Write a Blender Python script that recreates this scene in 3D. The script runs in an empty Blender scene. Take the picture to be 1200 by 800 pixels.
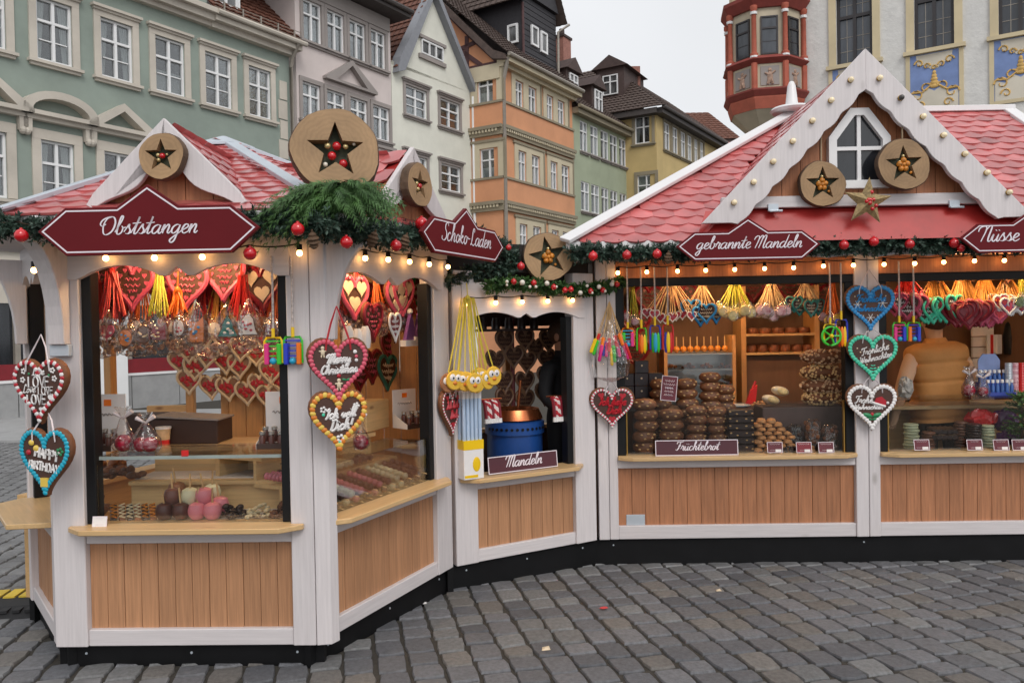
import bpy, bmesh, math, random
from math import sin, cos, pi, radians, sqrt, atan2
from mathutils import Matrix, Vector
random.seed(7)
SC = bpy.context.scene
COL = SC.collection
# ------------------------------------------------------------------ camera
FPX, EYE = 919.0, 1.6
CAMR = Matrix.Rotation(pi/2 - math.atan(15/FPX), 3, 'X') @ Matrix.Rotation(-0.018, 3, 'Z')
CAMP = Vector((0, 0, EYE))
cd = bpy.data.cameras.new('camera'); cam = bpy.data.objects.new('camera', cd); COL.objects.link(cam)
cd.sensor_width = 36; cd.lens = 36*FPX/1200; cd.clip_end = 500; cd.clip_start = .05
cam.matrix_world = Matrix.Translation(CAMP) @ CAMR.to_4x4()
SC.camera = cam
# ------------------------------------------------------------------ sky, sun, exposure
SUN_EL, SUN_AZ = radians(46), radians(158)     # azimuth clockwise from +Y: behind the camera, to the right
wd = bpy.data.worlds.new('World'); SC.world = wd; wd.use_nodes = True
nt = wd.node_tree; nt.nodes.clear()
sky = nt.nodes.new('ShaderNodeTexSky'); sky.sky_type = 'NISHITA'; sky.sun_disc = False
sky.sun_elevation = SUN_EL; sky.sun_rotation = SUN_AZ; sky.dust_density = 6; sky.air_density = 1.2; sky.ozone_density = 1
hs = nt.nodes.new('ShaderNodeHueSaturation'); hs.inputs['Saturation'].default_value = .13; hs.inputs['Value'].default_value = 1
tcw = nt.nodes.new('ShaderNodeTexCoord')
nzw = nt.nodes.new('ShaderNodeTexNoise'); nzw.inputs['Scale'].default_value = 1.7; nzw.inputs['Detail'].default_value = 3
mrw = nt.nodes.new('ShaderNodeMapRange'); mrw.inputs[1].default_value = .3; mrw.inputs[2].default_value = .7; mrw.inputs[3].default_value = .9; mrw.inputs[4].default_value = 1.06
mmw = nt.nodes.new('ShaderNodeMix'); mmw.data_type = 'RGBA'; mmw.blend_type = 'MULTIPLY'; mmw.inputs[0].default_value = 1
ovc = nt.nodes.new('ShaderNodeMix'); ovc.data_type = 'RGBA'; ovc.inputs[0].default_value = .72
ovc.inputs[7].default_value = (7.3, 7.45, 7.7, 1)        # an even overcast layer under the clear sky's light
bgw = nt.nodes.new('ShaderNodeBackground'); bgw.inputs['Strength'].default_value = .136
ow = nt.nodes.new('ShaderNodeOutputWorld')
L_ = nt.links.new
L_(sky.outputs[0], hs.inputs['Color']); L_(hs.outputs[0], ovc.inputs[6]); L_(ovc.outputs[2], mmw.inputs[6])
L_(tcw.outputs['Generated'], nzw.inputs['Vector']); L_(nzw.outputs[0], mrw.inputs[0]); L_(mrw.outputs[0], mmw.inputs[7])
L_(mmw.outputs[2], bgw.inputs['Color']); L_(bgw.outputs[0], ow.inputs['Surface'])
sd = bpy.data.lights.new('sun', 'SUN'); sd.energy = .95; sd.angle = radians(25); sd.color = (1, .97, .93)
so = bpy.data.objects.new('sun', sd); COL.objects.link(so)
sv = Vector((sin(SUN_AZ)*cos(SUN_EL), cos(SUN_AZ)*cos(SUN_EL), sin(SUN_EL)))
so.rotation_euler = sv.to_track_quat('Z', 'Y').to_euler(); so.location = (0, 0, 30)
SC.view_settings.view_transform = 'Standard'; SC.view_settings.look = 'None'
SC.view_settings.exposure = 0.0; SC.view_settings.gamma = 1; SC.view_settings.use_curve_mapping = False
# ------------------------------------------------------------------ helpers
I4 = Matrix.Identity(4)
def T(x, y=0, z=0): return Matrix.Translation((x, y, z)) if not isinstance(x, Vector) else Matrix.Translation(x)
def RX(a): return Matrix.Rotation(a, 4, 'X')
def RY(a): return Matrix.Rotation(a, 4, 'Y')
def RZ(a): return Matrix.Rotation(a, 4, 'Z')
def SCL(x, y=None, z=None):
    if y is None: y = z = x
    return Matrix.Diagonal((x, y, z, 1))
def frame(A, B):
    x = Vector((B[0]-A[0], B[1]-A[1], 0)).normalized(); y = Vector((-x.y, x.x, 0))
    m = Matrix(((x.x, y.x, 0, A[0]), (x.y, y.y, 0, A[1]), (0, 0, 1, A[2] if len(A) > 2 else 0), (0, 0, 0, 1)))
    return m
def ray(u, v): return CAMR @ Vector(((u-600)/FPX, -(v-400)/FPX, -1))
def fpx(F, u, v, d=0.0):
    """where the sight line meets the plane at depth d of a facade frame: local (x, z)"""
    Fi = F.inverted(); o = Fi @ CAMP; r = Fi.to_3x3() @ ray(u, v); t = (d-o.y)/r.y
    p = o+r*t; return p.x, p.z
def fpy(u, v, y):
    r = ray(u, v); return CAMP + r*(y/r.y)
WM = {}
class MB:
    def __init__(s): s.v = []; s.f = []; s.mi = []; s.m = 0
    def add(s, vs, fs, mw=None):
        b = len(s.v)
        s.v += [tuple(mw @ Vector(p)) for p in vs] if mw is not None else [tuple(p) for p in vs]
        s.f += [tuple(b+i for i in f) for f in fs]; s.mi += [s.m]*len(fs); return s
    def box(s, x0, x1, y0, y1, z0, z1, mw=None):
        vs = [(x0,y0,z0),(x1,y0,z0),(x1,y1,z0),(x0,y1,z0),(x0,y0,z1),(x1,y0,z1),(x1,y1,z1),(x0,y1,z1)]
        return s.add(vs, [(0,3,2,1),(4,5,6,7),(0,1,5,4),(1,2,6,5),(2,3,7,6),(3,0,4,7)], mw)
    def prism(s, pts, y0, y1, mw=None):
        """polygon in XZ (counter-clockwise seen from -Y), extruded from y0 to y1"""
        n = len(pts); vs = [(p[0], y0, p[1]) for p in pts]+[(p[0], y1, p[1]) for p in pts]
        fs = [tuple(range(n)), tuple(range(2*n-1, n-1, -1))]+[((i+1) % n, i, n+i, n+(i+1) % n) for i in range(n)]
        return s.add(vs, fs, mw)
    def slab(s, pts, z0, z1, mw=None):
        """polygon in XY (counter-clockwise from above), extruded z0..z1"""
        n = len(pts); vs = [(p[0], p[1], z0) for p in pts]+[(p[0], p[1], z1) for p in pts]
        fs = [tuple(range(n-1, -1, -1)), tuple(range(n, 2*n))]+[(i, (i+1) % n, n+(i+1) % n, n+i) for i in range(n)]
        return s.add(vs, fs, mw)
    def tube(s, pts, r, n=6, mw=None, cap=True):
        pts = [Vector(p) for p in pts]; k = len(pts); vs = []; fs = []; up = None
        for i, p in enumerate(pts):
            d = (pts[min(i+1, k-1)]-pts[max(i-1, 0)])
            if d.length < 1e-9: d = Vector((0, 0, 1))
            d.normalize()
            if up is None: up = Vector((0, 0, 1)) if abs(d.z) < .9 else Vector((1, 0, 0))
            a = d.cross(up)
            if a.length < 1e-4: a = d.orthogonal()
            a.normalize(); b = d.cross(a); up = -b if False else up
            rr = r[i] if isinstance(r, (list, tuple)) else r
            for j in range(n):
                t = 2*pi*j/n; vs.append(p+a*(rr*cos(t))+b*(rr*sin(t)))
        for i in range(k-1):
            for j in range(n): fs.append((i*n+j, i*n+(j+1) % n, (i+1)*n+(j+1) % n, (i+1)*n+j))
        if cap: fs += [tuple(range(n-1, -1, -1)), tuple((k-1)*n+j for j in range(n))]
        return s.add(vs, fs, mw)
    def ball(s, c, r, nu=10, nv=7, mw=None):
        rx, ry, rz = (r, r, r) if not isinstance(r, (list, tuple)) else r
        vs = [(c[0], c[1], c[2]-rz)]; fs = []
        for i in range(1, nv):
            a = -pi/2+pi*i/nv
            for j in range(nu):
                t = 2*pi*j/nu; vs.append((c[0]+rx*cos(a)*cos(t), c[1]+ry*cos(a)*sin(t), c[2]+rz*sin(a)))
        vs.append((c[0], c[1], c[2]+rz)); top = len(vs)-1
        for j in range(nu):
            fs.append((0, 1+(j+1) % nu, 1+j)); fs.append((top, 1+(nv-2)*nu+j, 1+(nv-2)*nu+(j+1) % nu))
        for i in range(nv-2):
            for j in range(nu):
                a = 1+i*nu; fs.append((a+j, a+(j+1) % nu, a+nu+(j+1) % nu, a+nu+j))
        return s.add(vs, fs, mw)
    def lathe(s, prof, n=16, mw=None):
        vs = []; fs = []
        for r, z in prof:
            for j in range(n): t = 2*pi*j/n; vs.append((r*cos(t), r*sin(t), z))
        for i in range(len(prof)-1):
            for j in range(n): fs.append((i*n+j, i*n+(j+1) % n, (i+1)*n+(j+1) % n, (i+1)*n+j))
        if prof[0][0] > 1e-5: fs.append(tuple(range(n-1, -1, -1)))
        if prof[-1][0] > 1e-5: fs.append(tuple((len(prof)-1)*n+j for j in range(n)))
        return s.add(vs, fs, mw)
    def mesh(s, name, mats, smooth=False, bev=0.0, fixn=False):
        me = bpy.data.meshes.new(name); me.from_pydata(s.v, [], s.f)
        for m in (mats if isinstance(mats, (list, tuple)) else [mats]): me.materials.append(m)
        if any(s.mi): me.polygons.foreach_set('material_index', s.mi)
        if bev or fixn:
            b = bmesh.new(); b.from_mesh(me)
            if fixn: bmesh.ops.recalc_face_normals(b, faces=b.faces)
            if bev:
                ed = [e for e in b.edges if len(e.link_faces) == 2 and e.calc_face_angle(0) > .5]
                bmesh.ops.bevel(b, geom=ed, offset=bev, segments=1, affect='EDGES', clamp_overlap=True)
            b.to_mesh(me); b.free()
        if smooth:
            me.polygons.foreach_set('use_smooth', [True]*len(me.polygons))
            me.set_sharp_from_angle(angle=radians(42))
        me.update(); return me
    def build(s, name, mats, parent=None, mw=I4, smooth=False, bev=0.0, fixn=False):
        return put(s.mesh(name, mats, smooth, bev, fixn), name, parent, mw)
def put(me, name, parent=None, mw=I4):
    o = bpy.data.objects.new(name, me); COL.objects.link(o); WM[o] = mw.copy()
    if parent is not None:
        o.parent = parent; o.matrix_basis = WM[parent].inverted() @ mw
    else: o.matrix_basis = mw
    return o
def tag(o, label, cat=None, group=None, kind=None):
    if label: o['label'] = label
    if cat: o['category'] = cat
    if group: o['group'] = group
    if kind: o['kind'] = kind
    return o
def thing(name, label, cat, mw=I4, group=None):
    o = bpy.data.objects.new(name, None); COL.objects.link(o); o.empty_display_size = .05
    o.matrix_basis = mw; WM[o] = mw.copy(); return tag(o, label, cat, group)
# ------------------------------------------------------------------ materials
def S(r, g, b):
    f = lambda c: (c/255/12.92) if c/255 <= .04045 else ((c/255+.055)/1.055)**2.4
    return (f(r), f(g), f(b))
MATS = {}
def mk(name, col, rough=.6, var=.15, scale=6, st=(1, 1, 1), bump=0.0, bdist=.01, metal=0, spec=.5, rnd=.12, coat=0, sheen=0, hi=None, fine=0, trans=0, emit=0, knots=None, emcol=None):
    if name in MATS: return MATS[name]
    m = bpy.data.materials.new(name); m.use_nodes = True; t = m.node_tree; N = t.nodes; K = t.links.new
    p = N['Principled BSDF']; p.inputs['Roughness'].default_value = rough; p.inputs['Metallic'].default_value = metal
    p.inputs['Specular IOR Level'].default_value = spec; p.inputs['Coat Weight'].default_value = coat; p.inputs['Coat Roughness'].default_value = .12
    p.inputs['Transmission Weight'].default_value = trans
    tc = N.new('ShaderNodeTexCoord'); oi = N.new('ShaderNodeObjectInfo')
    ad = N.new('ShaderNodeVectorMath'); ad.operation = 'ADD'
    ml = N.new('ShaderNodeMath'); ml.operation = 'MULTIPLY'; ml.inputs[1].default_value = 17.3
    K(oi.outputs['Random'], ml.inputs[0]); K(tc.outputs['Object'], ad.inputs[0]); K(ml.outputs[0], ad.inputs[1])
    mp = N.new('ShaderNodeMapping'); mp.inputs['Scale'].default_value = st; K(ad.outputs[0], mp.inputs['Vector'])
    nz = N.new('ShaderNodeTexNoise'); nz.inputs['Scale'].default_value = scale; nz.inputs['Detail'].default_value = 5; nz.inputs['Roughness'].default_value = .6
    K(mp.outputs[0], nz.inputs['Vector'])
    cr = N.new('ShaderNodeValToRGB'); e = cr.color_ramp.elements
    lo = tuple(max(0, c*(1-var)) for c in col); h = hi if hi else tuple(min(1, c*(1+var)) for c in col)
    e[0].position = .3; e[0].color = (*lo, 1); e[1].position = .7; e[1].color = (*h, 1)
    K(nz.outputs[0], cr.inputs[0]); out = cr.outputs[0]
    if knots:
        vo = N.new('ShaderNodeTexVoronoi'); vo.inputs['Scale'].default_value = knots[0]
        mp2 = N.new('ShaderNodeMapping'); mp2.inputs['Scale'].default_value = knots[2]; K(ad.outputs[0], mp2.inputs['Vector']); K(mp2.outputs[0], vo.inputs['Vector'])
        r2 = N.new('ShaderNodeMapRange'); r2.inputs[1].default_value = .04; r2.inputs[2].default_value = .13; r2.inputs[3].default_value = knots[3]; r2.inputs[4].default_value = 0
        K(vo.outputs['Distance'], r2.inputs[0])
        mx = N.new('ShaderNodeMix'); mx.data_type = 'RGBA'; mx.inputs[7].default_value = (*knots[1], 1); K(r2.outputs[0], mx.inputs[0]); K(out, mx.inputs[6]); out = mx.outputs[2]
    if rnd:
        r = N.new('ShaderNodeMapRange'); r.inputs[3].default_value = 1-rnd; r.inputs[4].default_value = 1+rnd; K(oi.outputs['Random'], r.inputs[0])
        mx = N.new('ShaderNodeMix'); mx.data_type = 'RGBA'; mx.blend_type = 'MULTIPLY'; mx.inputs[0].default_value = 1
        K(out, mx.inputs[6]); K(r.outputs[0], mx.inputs[7]); out = mx.outputs[2]
    K(out, p.inputs['Base Color'])
    if bump:
        b = N.new('ShaderNodeBump'); b.inputs['Strength'].default_value = bump; b.inputs['Distance'].default_value = bdist
        src = nz.outputs[0]
        if fine:
            n2 = N.new('ShaderNodeTexNoise'); n2.inputs['Scale'].default_value = fine; n2.inputs['Detail'].default_value = 3; K(mp.outputs[0], n2.inputs['Vector']); src = n2.outputs[0]
        K(src, b.inputs['Height']); K(b.outputs[0], p.inputs['Normal'])
    if emit:
        p.inputs['Emission Strength'].default_value = emit; p.inputs['Emission Color'].default_value = (*(emcol or col), 1)
    MATS[name] = m; return m
def mkglass(name, tint=(1, 1, 1), gl=.1, rough=.02, bump=0, milk=0.0):
    if name in MATS: return MATS[name]
    m = bpy.data.materials.new(name); m.use_nodes = True; t = m.node_tree; N = t.nodes; K = t.links.new; N.clear()
    o = N.new('ShaderNodeOutputMaterial'); tr = N.new('ShaderNodeBsdfTransparent'); tr.inputs[0].default_value = (*tint, 1)
    g = N.new('ShaderNodeBsdfGlossy'); g.inputs['Roughness'].default_value = rough
    mx = N.new('ShaderNodeMixShader'); fr = N.new('ShaderNodeLayerWeight'); fr.inputs[0].default_value = .35
    mr = N.new('ShaderNodeMapRange'); mr.inputs[3].default_value = gl; mr.inputs[4].default_value = min(1, gl+.6)
    K(fr.outputs['Fresnel'], mr.inputs[0]); K(mr.outputs[0], mx.inputs[0]); K(tr.outputs[0], mx.inputs[1]); K(g.outputs[0], mx.inputs[2])
    res = mx.outputs[0]
    if bump:
        tc = N.new('ShaderNodeTexCoord'); nz = N.new('ShaderNodeTexNoise'); nz.inputs['Scale'].default_value = 22; nz.inputs['Detail'].default_value = 2
        b = N.new('ShaderNodeBump'); b.inputs['Strength'].default_value = bump; b.inputs['Distance'].default_value = .03
        K(tc.outputs['Object'], nz.inputs['Vector']); K(nz.outputs[0], b.inputs['Height']); K(b.outputs[0], g.inputs['Normal']); K(b.outputs[0], fr.inputs['Normal'])
    if milk:
        df = N.new('ShaderNodeBsdfDiffuse'); df.inputs[0].default_value = (.8, .8, .8, 1); m2 = N.new('ShaderNodeMixShader'); m2.inputs[0].default_value = milk
        K(res, m2.inputs[1]); K(df.outputs[0], m2.inputs[2]); res = m2.outputs[0]
    K(res, o.inputs['Surface']); MATS[name] = m; return m
WV = mk('white_wood_upright', S(208, 201, 201), .55, .075, 5, (14, 14, .7), .22, .004, rnd=.05, knots=(1.0, S(158, 150, 146), (5, 5, 2.2), .7))
WH = mk('white_wood_level', S(208, 201, 201), .55, .075, 5, (.7, 14, 14), .22, .004, rnd=.05, knots=(1.0, S(158, 150, 146), (2.2, 5, 5), .7))
WP = mk('white_paint_metal', S(226, 224, 224), .35, .04, 3, rnd=.03)
PLK = mk('larch_plank', S(176, 128, 92), .6, .2, 4, (22, 22, .8), .3, .003, rnd=.1)
PLR = mk('red_larch_plank', S(166, 112, 78), .55, .22, 4, (16, 16, .9), .3, .003, rnd=.1)
PLG = mk('gable_plank', S(172, 112, 76), .6, .2, 4, (18, 18, .8), .25, .003, rnd=.09)
PINE = mk('pine_board', S(204, 164, 112), .5, .13, 4, (.8, 16, 16), .2, .003, rnd=.06, knots=(1.0, S(120, 74, 40), (3.2, 7, 7), .7))
PINEV = mk('pine_upright', S(196, 146, 92), .5, .13, 4, (16, 16, .8), .2, .003, rnd=.07, knots=(1.0, S(120, 74, 40), (7, 7, 3.2), .7))
LEDGE = mk('oiled_ledge', S(205, 170, 122), .35, .12, 4, (.8, 14, 14), .15, .003, rnd=.05, knots=(1.0, S(130, 90, 55), (2.5, 8, 8), .5))
BLK = mk('black_plinth', S(14, 14, 16), .6, .3, 5, bump=.1, rnd=.05, spec=.25)
BLKF = mk('black_frame', S(18, 18, 20), .5, .1, 5, rnd=.05, spec=.3)
TILE = mk('red_roof_tile', S(184, 94, 93), .36, .36, 3, bump=.12, bdist=.01, rnd=.15, coat=.6, spec=.6)
ROOFU = mk('red_roof_sheet', S(168, 44, 40), .4, .15, 6, rnd=.03)
FLASH = mk('zinc_flashing', S(190, 198, 206), .4, .08, 5, rnd=.03, metal=.3)
SIGNM = mk('sign_red', S(98, 15, 23), .5, .06, 4, rnd=.02, spec=.2)
INK = mk('white_lettering', S(226, 216, 222), .6, .03, 20, rnd=0)
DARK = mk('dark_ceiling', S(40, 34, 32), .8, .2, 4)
GLASS = mkglass('display_glass', (.97, .98, .98), .035)
CELLO = mkglass('cellophane', (.97, .96, .95), .045, .1, .5, .015)
# ================================================================== GROUND
def gz(x, y):
    yy = min(max(y, -3), 9.0)
    return -.112-.041*(yy-4)-.004*max(-4, min(6, x))
JOINT = mk('joint_sand', S(60, 56, 50), .95, .35, 30, bump=.5, rnd=0)
COB = mk('cobble_granite', S(111, 111, 114), .6, .26, 7, bump=.6, bdist=.012, rnd=.2, fine=55)
COBV = [COB, COB, mk('cobble_brownish', S(115, 111, 107), .62, .26, 7, bump=.6, bdist=.012, rnd=.16, fine=55), COB, mk('cobble_dark', S(98, 99, 103), .58, .26, 7, bump=.6, bdist=.012, rnd=.16, fine=55), mk('cobble_light', S(121, 121, 121), .62, .26, 7, bump=.6, bdist=.012, rnd=.16, fine=55)]
b = MB(); ys = [-6, 0, 9, 20, 60, 400]; xs = [-300, -40, -4, 6, 40, 300]
vs = [(x, y, gz(x, y)-.014 if y < 12 else gz(x, y)-.02) for y in ys for x in xs]
b.add(vs, [(j*6+i, j*6+i+1, (j+1)*6+i+1, (j+1)*6+i) for j in range(5) for i in range(5)])
ground = tag(b.build('ground', JOINT), 'old market square paved with grey cobblestones', kind='structure')
def cobble_mesh(k):
    rr = random.Random(k); bb = MB(); n = 8
    def ring(s, z, jit=0.0):
        o = []
        for i in range(n):
            a = 2*pi*i/n+pi/8 if False else 2*pi*i/n; cx, cy = cos(a), sin(a); m_ = max(abs(cx), abs(cy)); q = .62*s
            px, py = cx/m_, cy/m_
            px = math.copysign(min(1, abs(px)*1.0+.0), px); k_ = .93 if abs(abs(cx)-abs(cy)) < .3 else 1.0; px *= k_; py *= k_
            o.append((px*.5*s+jt[i][0], py*.5*s+jt[i][1], z+jit*jt[i][2]))
        return o
    jt = [(rr.uniform(-.03, .03), rr.uniform(-.03, .03), rr.uniform(-1, 1)) for _ in range(n)]
    r = ring(1, -.05)+ring(.99, -.006, .0015)+ring(.935, .0012, .0015)
    c = (rr.uniform(-.1, .1), rr.uniform(-.1, .1), .003)
    vs = r+[c]; fs = []
    for i in range(n):
        j = (i+1) % n; fs += [(i, j, n+j, n+i), (n+i, n+j, 2*n+j, 2*n+i), (2*n+i, 2*n+j, 3*n)]
    bb.add(vs, fs); return bb, bb.mesh('cobblestone', COBV[k % 6])
CV = [cobble_mesh(i) for i in range(6)]
rg = random.Random(3); spots = []
cdv = Vector((-.2, 1, 0)).normalized(); cxv = Vector((cdv.y, -cdv.x, 0))
STALLPOLY = [(-2.98, 4.8), (-2.37, 4.03), (-1.02, 4.0), (-.43, 5.27), (.63, 5.9), (4.6, 5.8), (4.6, 9), (-2.6, 6.1)]
def inside(x, y, P):
    c = False
    for i in range(len(P)):
        (x0, y0), (x1, y1) = P[i], P[i-1]
        if (y0 > y) != (y1 > y) and x < (x1-x0)*(y-y0)/(y1-y0)+x0: c = not c
    return c
for i in range(-92, 80):
    s = -1.5-rg.random()*.2; wcol = .157+rg.uniform(-.006, .006)
    while s < 17:
        ln = rg.choice([.13, .15, .165, .18, .2, .22])+rg.uniform(-.01, .01)
        curve = .03*sin(s*.9+i*.05)+rg.uniform(-.004, .004)
        p = cxv*(i*.167+curve)+cdv*(s+ln/2)
        q = CAMR.inverted() @ (Vector((p.x, p.y, gz(p.x, p.y)))-CAMP)
        if q.z < -.5:
            u = 600+FPX*q.x/-q.z; v = 400-FPX*q.y/-q.z
            if -500 < u < 1750 and v < 1000 and not inside(p.x+.02, p.y-.16, STALLPOLY):
                if p.y < 6.6 or p.x < -2.2 or p.x > 4.6:
                    show = 0 if v < 800 and 0 < u < 1200 else 1
                    spots.append((show, p.y, p.x, wcol, ln))
        s += ln+.015
spots.sort(); near = spots[:300]; far = spots[300:]
def cmat(y, x, w, l):
    return T(x, y, gz(x, y)+rg.uniform(-.003, .002)) @ RZ(atan2(-cdv.x, cdv.y)+rg.uniform(-.05, .05)) @ RX(-.041+rg.uniform(-.011, .011)) @ RY(rg.uniform(-.011, .011)) @ SCL(w-.004, l-.004, 1.3)
for (_, y, x, w, l) in near: put(rg.choice(CV)[1], 'cobblestone', ground, cmat(y, x, w, l))
bb = MB()
for (_, y, x, w, l) in far:
    c_ = rg.choice(CV)[0]; bb.add(c_.v, c_.f, cmat(y, x, w, l))
COBF = mk('cobble_granite_far', S(112, 112, 113), .6, .36, 3.2, bump=.3, bdist=.012, rnd=0, fine=55)
tag(bb.build('cobblestones', COBF, ground), None, kind='stuff')
# pavement strip and cable ramp on the left, seen beside the kiosk
PAVE = mk('pavement_slab', S(150, 150, 150), .8, .12, 3, rnd=.06)
b = MB(); b.slab([(-22, 14.2), (-5.5, 14.2), (-2.2, 19.5), (-18.5, 19.5)], gz(0, 14)-.03, gz(0, 14)+.06)
tag(b.build('pavement', PAVE), 'pale pavement in front of the green house', kind='structure')
# ================================================================== HOUSES
GP = [None]
def glassmat(name, lo, hi, sc=2.5):
    m = mk(name, lo, .08, 0, sc, (2.2, 1, .5), rnd=.6, hi=hi, spec=.7); return m
PANE = glassmat('window_glass', (.010, .011, .013), (.2, .2, .2))
PANEL = glassmat('dark_leaded_glass', (.02, .025, .032), (.05, .056, .068))
WF = mk('white_window_frame', S(228, 228, 228), .5, .03, 4, rnd=.04)
WM_CACHE = {}
def window_mesh(w, h, cols, rows, fr=.055, tr=None):
    """white casement: outer frame, posts and glazing bars, origin bottom centre, face at y=0"""
    k = ('w', round(w, 2), round(h, 2), cols, rows, tr)
    if k in WM_CACHE: return WM_CACHE[k]
    bb = MB(); d0, d1 = -.035, .05
    bb.box(-w/2, -w/2+fr, d0, d1, 0, h); bb.box(w/2-fr, w/2, d0, d1, 0, h)
    bb.box(-w/2+fr, w/2-fr, d0, d1, 0, fr); bb.box(-w/2+fr, w/2-fr, d0, d1, h-fr, h)
    iw = w-2*fr
    for i in range(1, cols): x = -w/2+fr+iw*i/cols; bb.box(x-.035, x+.035, d0-.006, d1, fr, h-fr)
    zt = h*(tr or .64); bb.box(-w/2+fr, w/2-fr, d0-.012, d1, zt-.03, zt+.03)
    for j in range(1, rows):
        z = fr+(zt-fr)*j/rows
        for i in range(cols): bb.box(-w/2+fr+iw*i/cols+.036, -w/2+fr+iw*(i+1)/cols-.036, d0+.012, d1, z-.013, z+.013)
    pn = MB(); pn.box(-w/2+fr*.6, w/2-fr*.6, .02, .03, fr*.6, h-fr*.6)
    WM_CACHE[k] = (bb.mesh('window', WF), pn.mesh('pane', PANE)); return WM_CACHE[k]
def wall_holes(W, z0, z1, holes, d=.16, x0=0.0, thick=.4):
    """wall front with window openings and their reveals; holes = (xa, xb, za, zb)"""
    bb = MB(); xs = sorted({x0, W}|{h[0] for h in holes}|{h[1] for h in holes}); zs = sorted({z0, z1}|{h[2] for h in holes}|{h[3] for h in holes})
    xs = [x for x in xs if x0 <= x <= W]; zs = [z for z in zs if z0 <= z <= z1]
    for i in range(len(xs)-1):
        for j in range(len(zs)-1):
            cx, cz = (xs[i]+xs[i+1])/2, (zs[j]+zs[j+1])/2
            if any(h[0] < cx < h[1] and h[2] < cz < h[3] for h in holes): continue
            bb.add([(xs[i], 0, zs[j]), (xs[i+1], 0, zs[j]), (xs[i+1], 0, zs[j+1]), (xs[i], 0, zs[j+1])], [(0, 1, 2, 3)])
    for (a, c, e, f) in holes:
        bb.add([(a, 0, e), (c, 0, e), (c, 0, f), (a, 0, f), (a, d, e), (c, d, e), (c, d, f), (a, d, f)], [(0, 4, 5, 1), (1, 5, 6, 2), (2, 6, 7, 3), (3, 7, 4, 0)])
    bb.add([(x0, 0, z0), (x0, 0, z1), (x0, thick, z1), (x0, thick, z0)], [(0, 1, 2, 3)]); bb.add([(W, 0, z0), (W, 0, z1), (W, thick, z1), (W, thick, z0)], [(3, 2, 1, 0)])
    return bb
def pwin(F, ul, ur, vt, vb):
    um = (ul+ur)/2; xa, _ = fpx(F, ul, (vt+vb)/2); xb, _ = fpx(F, ur, (vt+vb)/2); _, zt = fpx(F, um, vt); _, zb = fpx(F, um, vb); return [xa, xb, zb, zt]
HGL = mkglass('house_glass', (.86, .89, .9), .09, .03, .12)
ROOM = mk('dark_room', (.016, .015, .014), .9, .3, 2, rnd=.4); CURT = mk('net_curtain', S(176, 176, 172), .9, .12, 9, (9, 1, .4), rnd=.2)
RW = random.Random(77); GPC = {}
def glazing(o, mw, w, h):
    k = (round(w, 2), round(h, 2))
    if k not in GPC:
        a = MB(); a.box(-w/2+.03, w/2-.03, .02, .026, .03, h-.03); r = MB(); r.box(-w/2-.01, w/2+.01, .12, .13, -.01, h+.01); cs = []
        for kind in range(3):
            c = MB(); n = 8
            def fold(x0, x1, z0, z1, taper=0.0):
                vs = []
                for i in range(n+1): s = i/n; vs += [(x0+(x1-x0)*s, .075+.012*(i % 2), z1), (x0+(x1-x0)*s*(1-taper), .075+.012*(i % 2), z0)]
                c.add(vs, [(2*i+1, 2*i+3, 2*i+2, 2*i) for i in range(n)])
            if kind == 0: fold(-w*.45, -w*.18, .04, h*.95, .45)
            elif kind == 1: fold(-w*.45, w*.45, .04, h*.42)
            else: fold(-w*.45, w*.45, h*.5, h*.96)
            if kind == 0: fold(w*.45, w*.18, .04, h*.95, .45)
            cs.append(c.mesh('curtain', CURT))
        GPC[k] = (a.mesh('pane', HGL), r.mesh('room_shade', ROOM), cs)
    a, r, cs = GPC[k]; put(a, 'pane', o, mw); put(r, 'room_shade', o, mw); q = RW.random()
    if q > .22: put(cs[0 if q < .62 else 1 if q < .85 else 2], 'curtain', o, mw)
def add_windows(H, F, rects, cols=2, rows=2, trim=None, sill=None, tw=.12, cap=None, tr=None):
    """each window its own part: casement (> pane) set in its opening, with casing trim"""
    for (a, c, e, f) in rects:
        w, h = c-a, f-e; fm, pm = window_mesh(w, h, cols, rows, tr=tr)
        mw = F @ T((a+c)/2, .07, e)
        o = put(fm, 'window', H, mw); glazing(o, mw, w, h)
        if trim:
            t = MB(); y0, y1 = -.05, .02
            t.box(a-tw, a, y0, y1, e, f); t.box(c, c+tw, y0, y1, e, f); t.box(a-tw, c+tw, y0-.004, y1, f, f+tw*1.2)
            if cap: t.box(a-tw-.06, c+tw+.06, -.16, y1, f+tw*1.2, f+tw*1.2+.07); t.box(a-tw-.02, c+tw+.02, -.1, y1, f+tw*1.2-.06, f+tw*1.2)
            t.build('casing', trim, o, F)
        if sill:
            t = MB(); t.box(a-tw-.05, c+tw+.05, -.14, .02, e-.1, e-.03); t.box(a-tw, c+tw, -.08, .02, e-.17, e-.1)
            t.build('sill', sill, o, F)
def plaster(n, c, v=.07): return mk(n, c, .85, v*1.7, .9, bump=.12, bdist=.01, rnd=.01, fine=40)
STN = plaster('sand_stone_trim', S(192, 184, 172), .08)
GRT = plaster('grey_trim', S(150, 142, 138), .06)
RTL = mk('brown_clay_tile', S(104, 66, 52), .75, .25, 6, rnd=.15)
RTD = mk('dark_clay_tile', S(88, 74, 68), .8, .25, 6, rnd=.15)
GUT = mk('gutter_zinc', S(150, 142, 132), .5, .1, 4, metal=.2)
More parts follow.
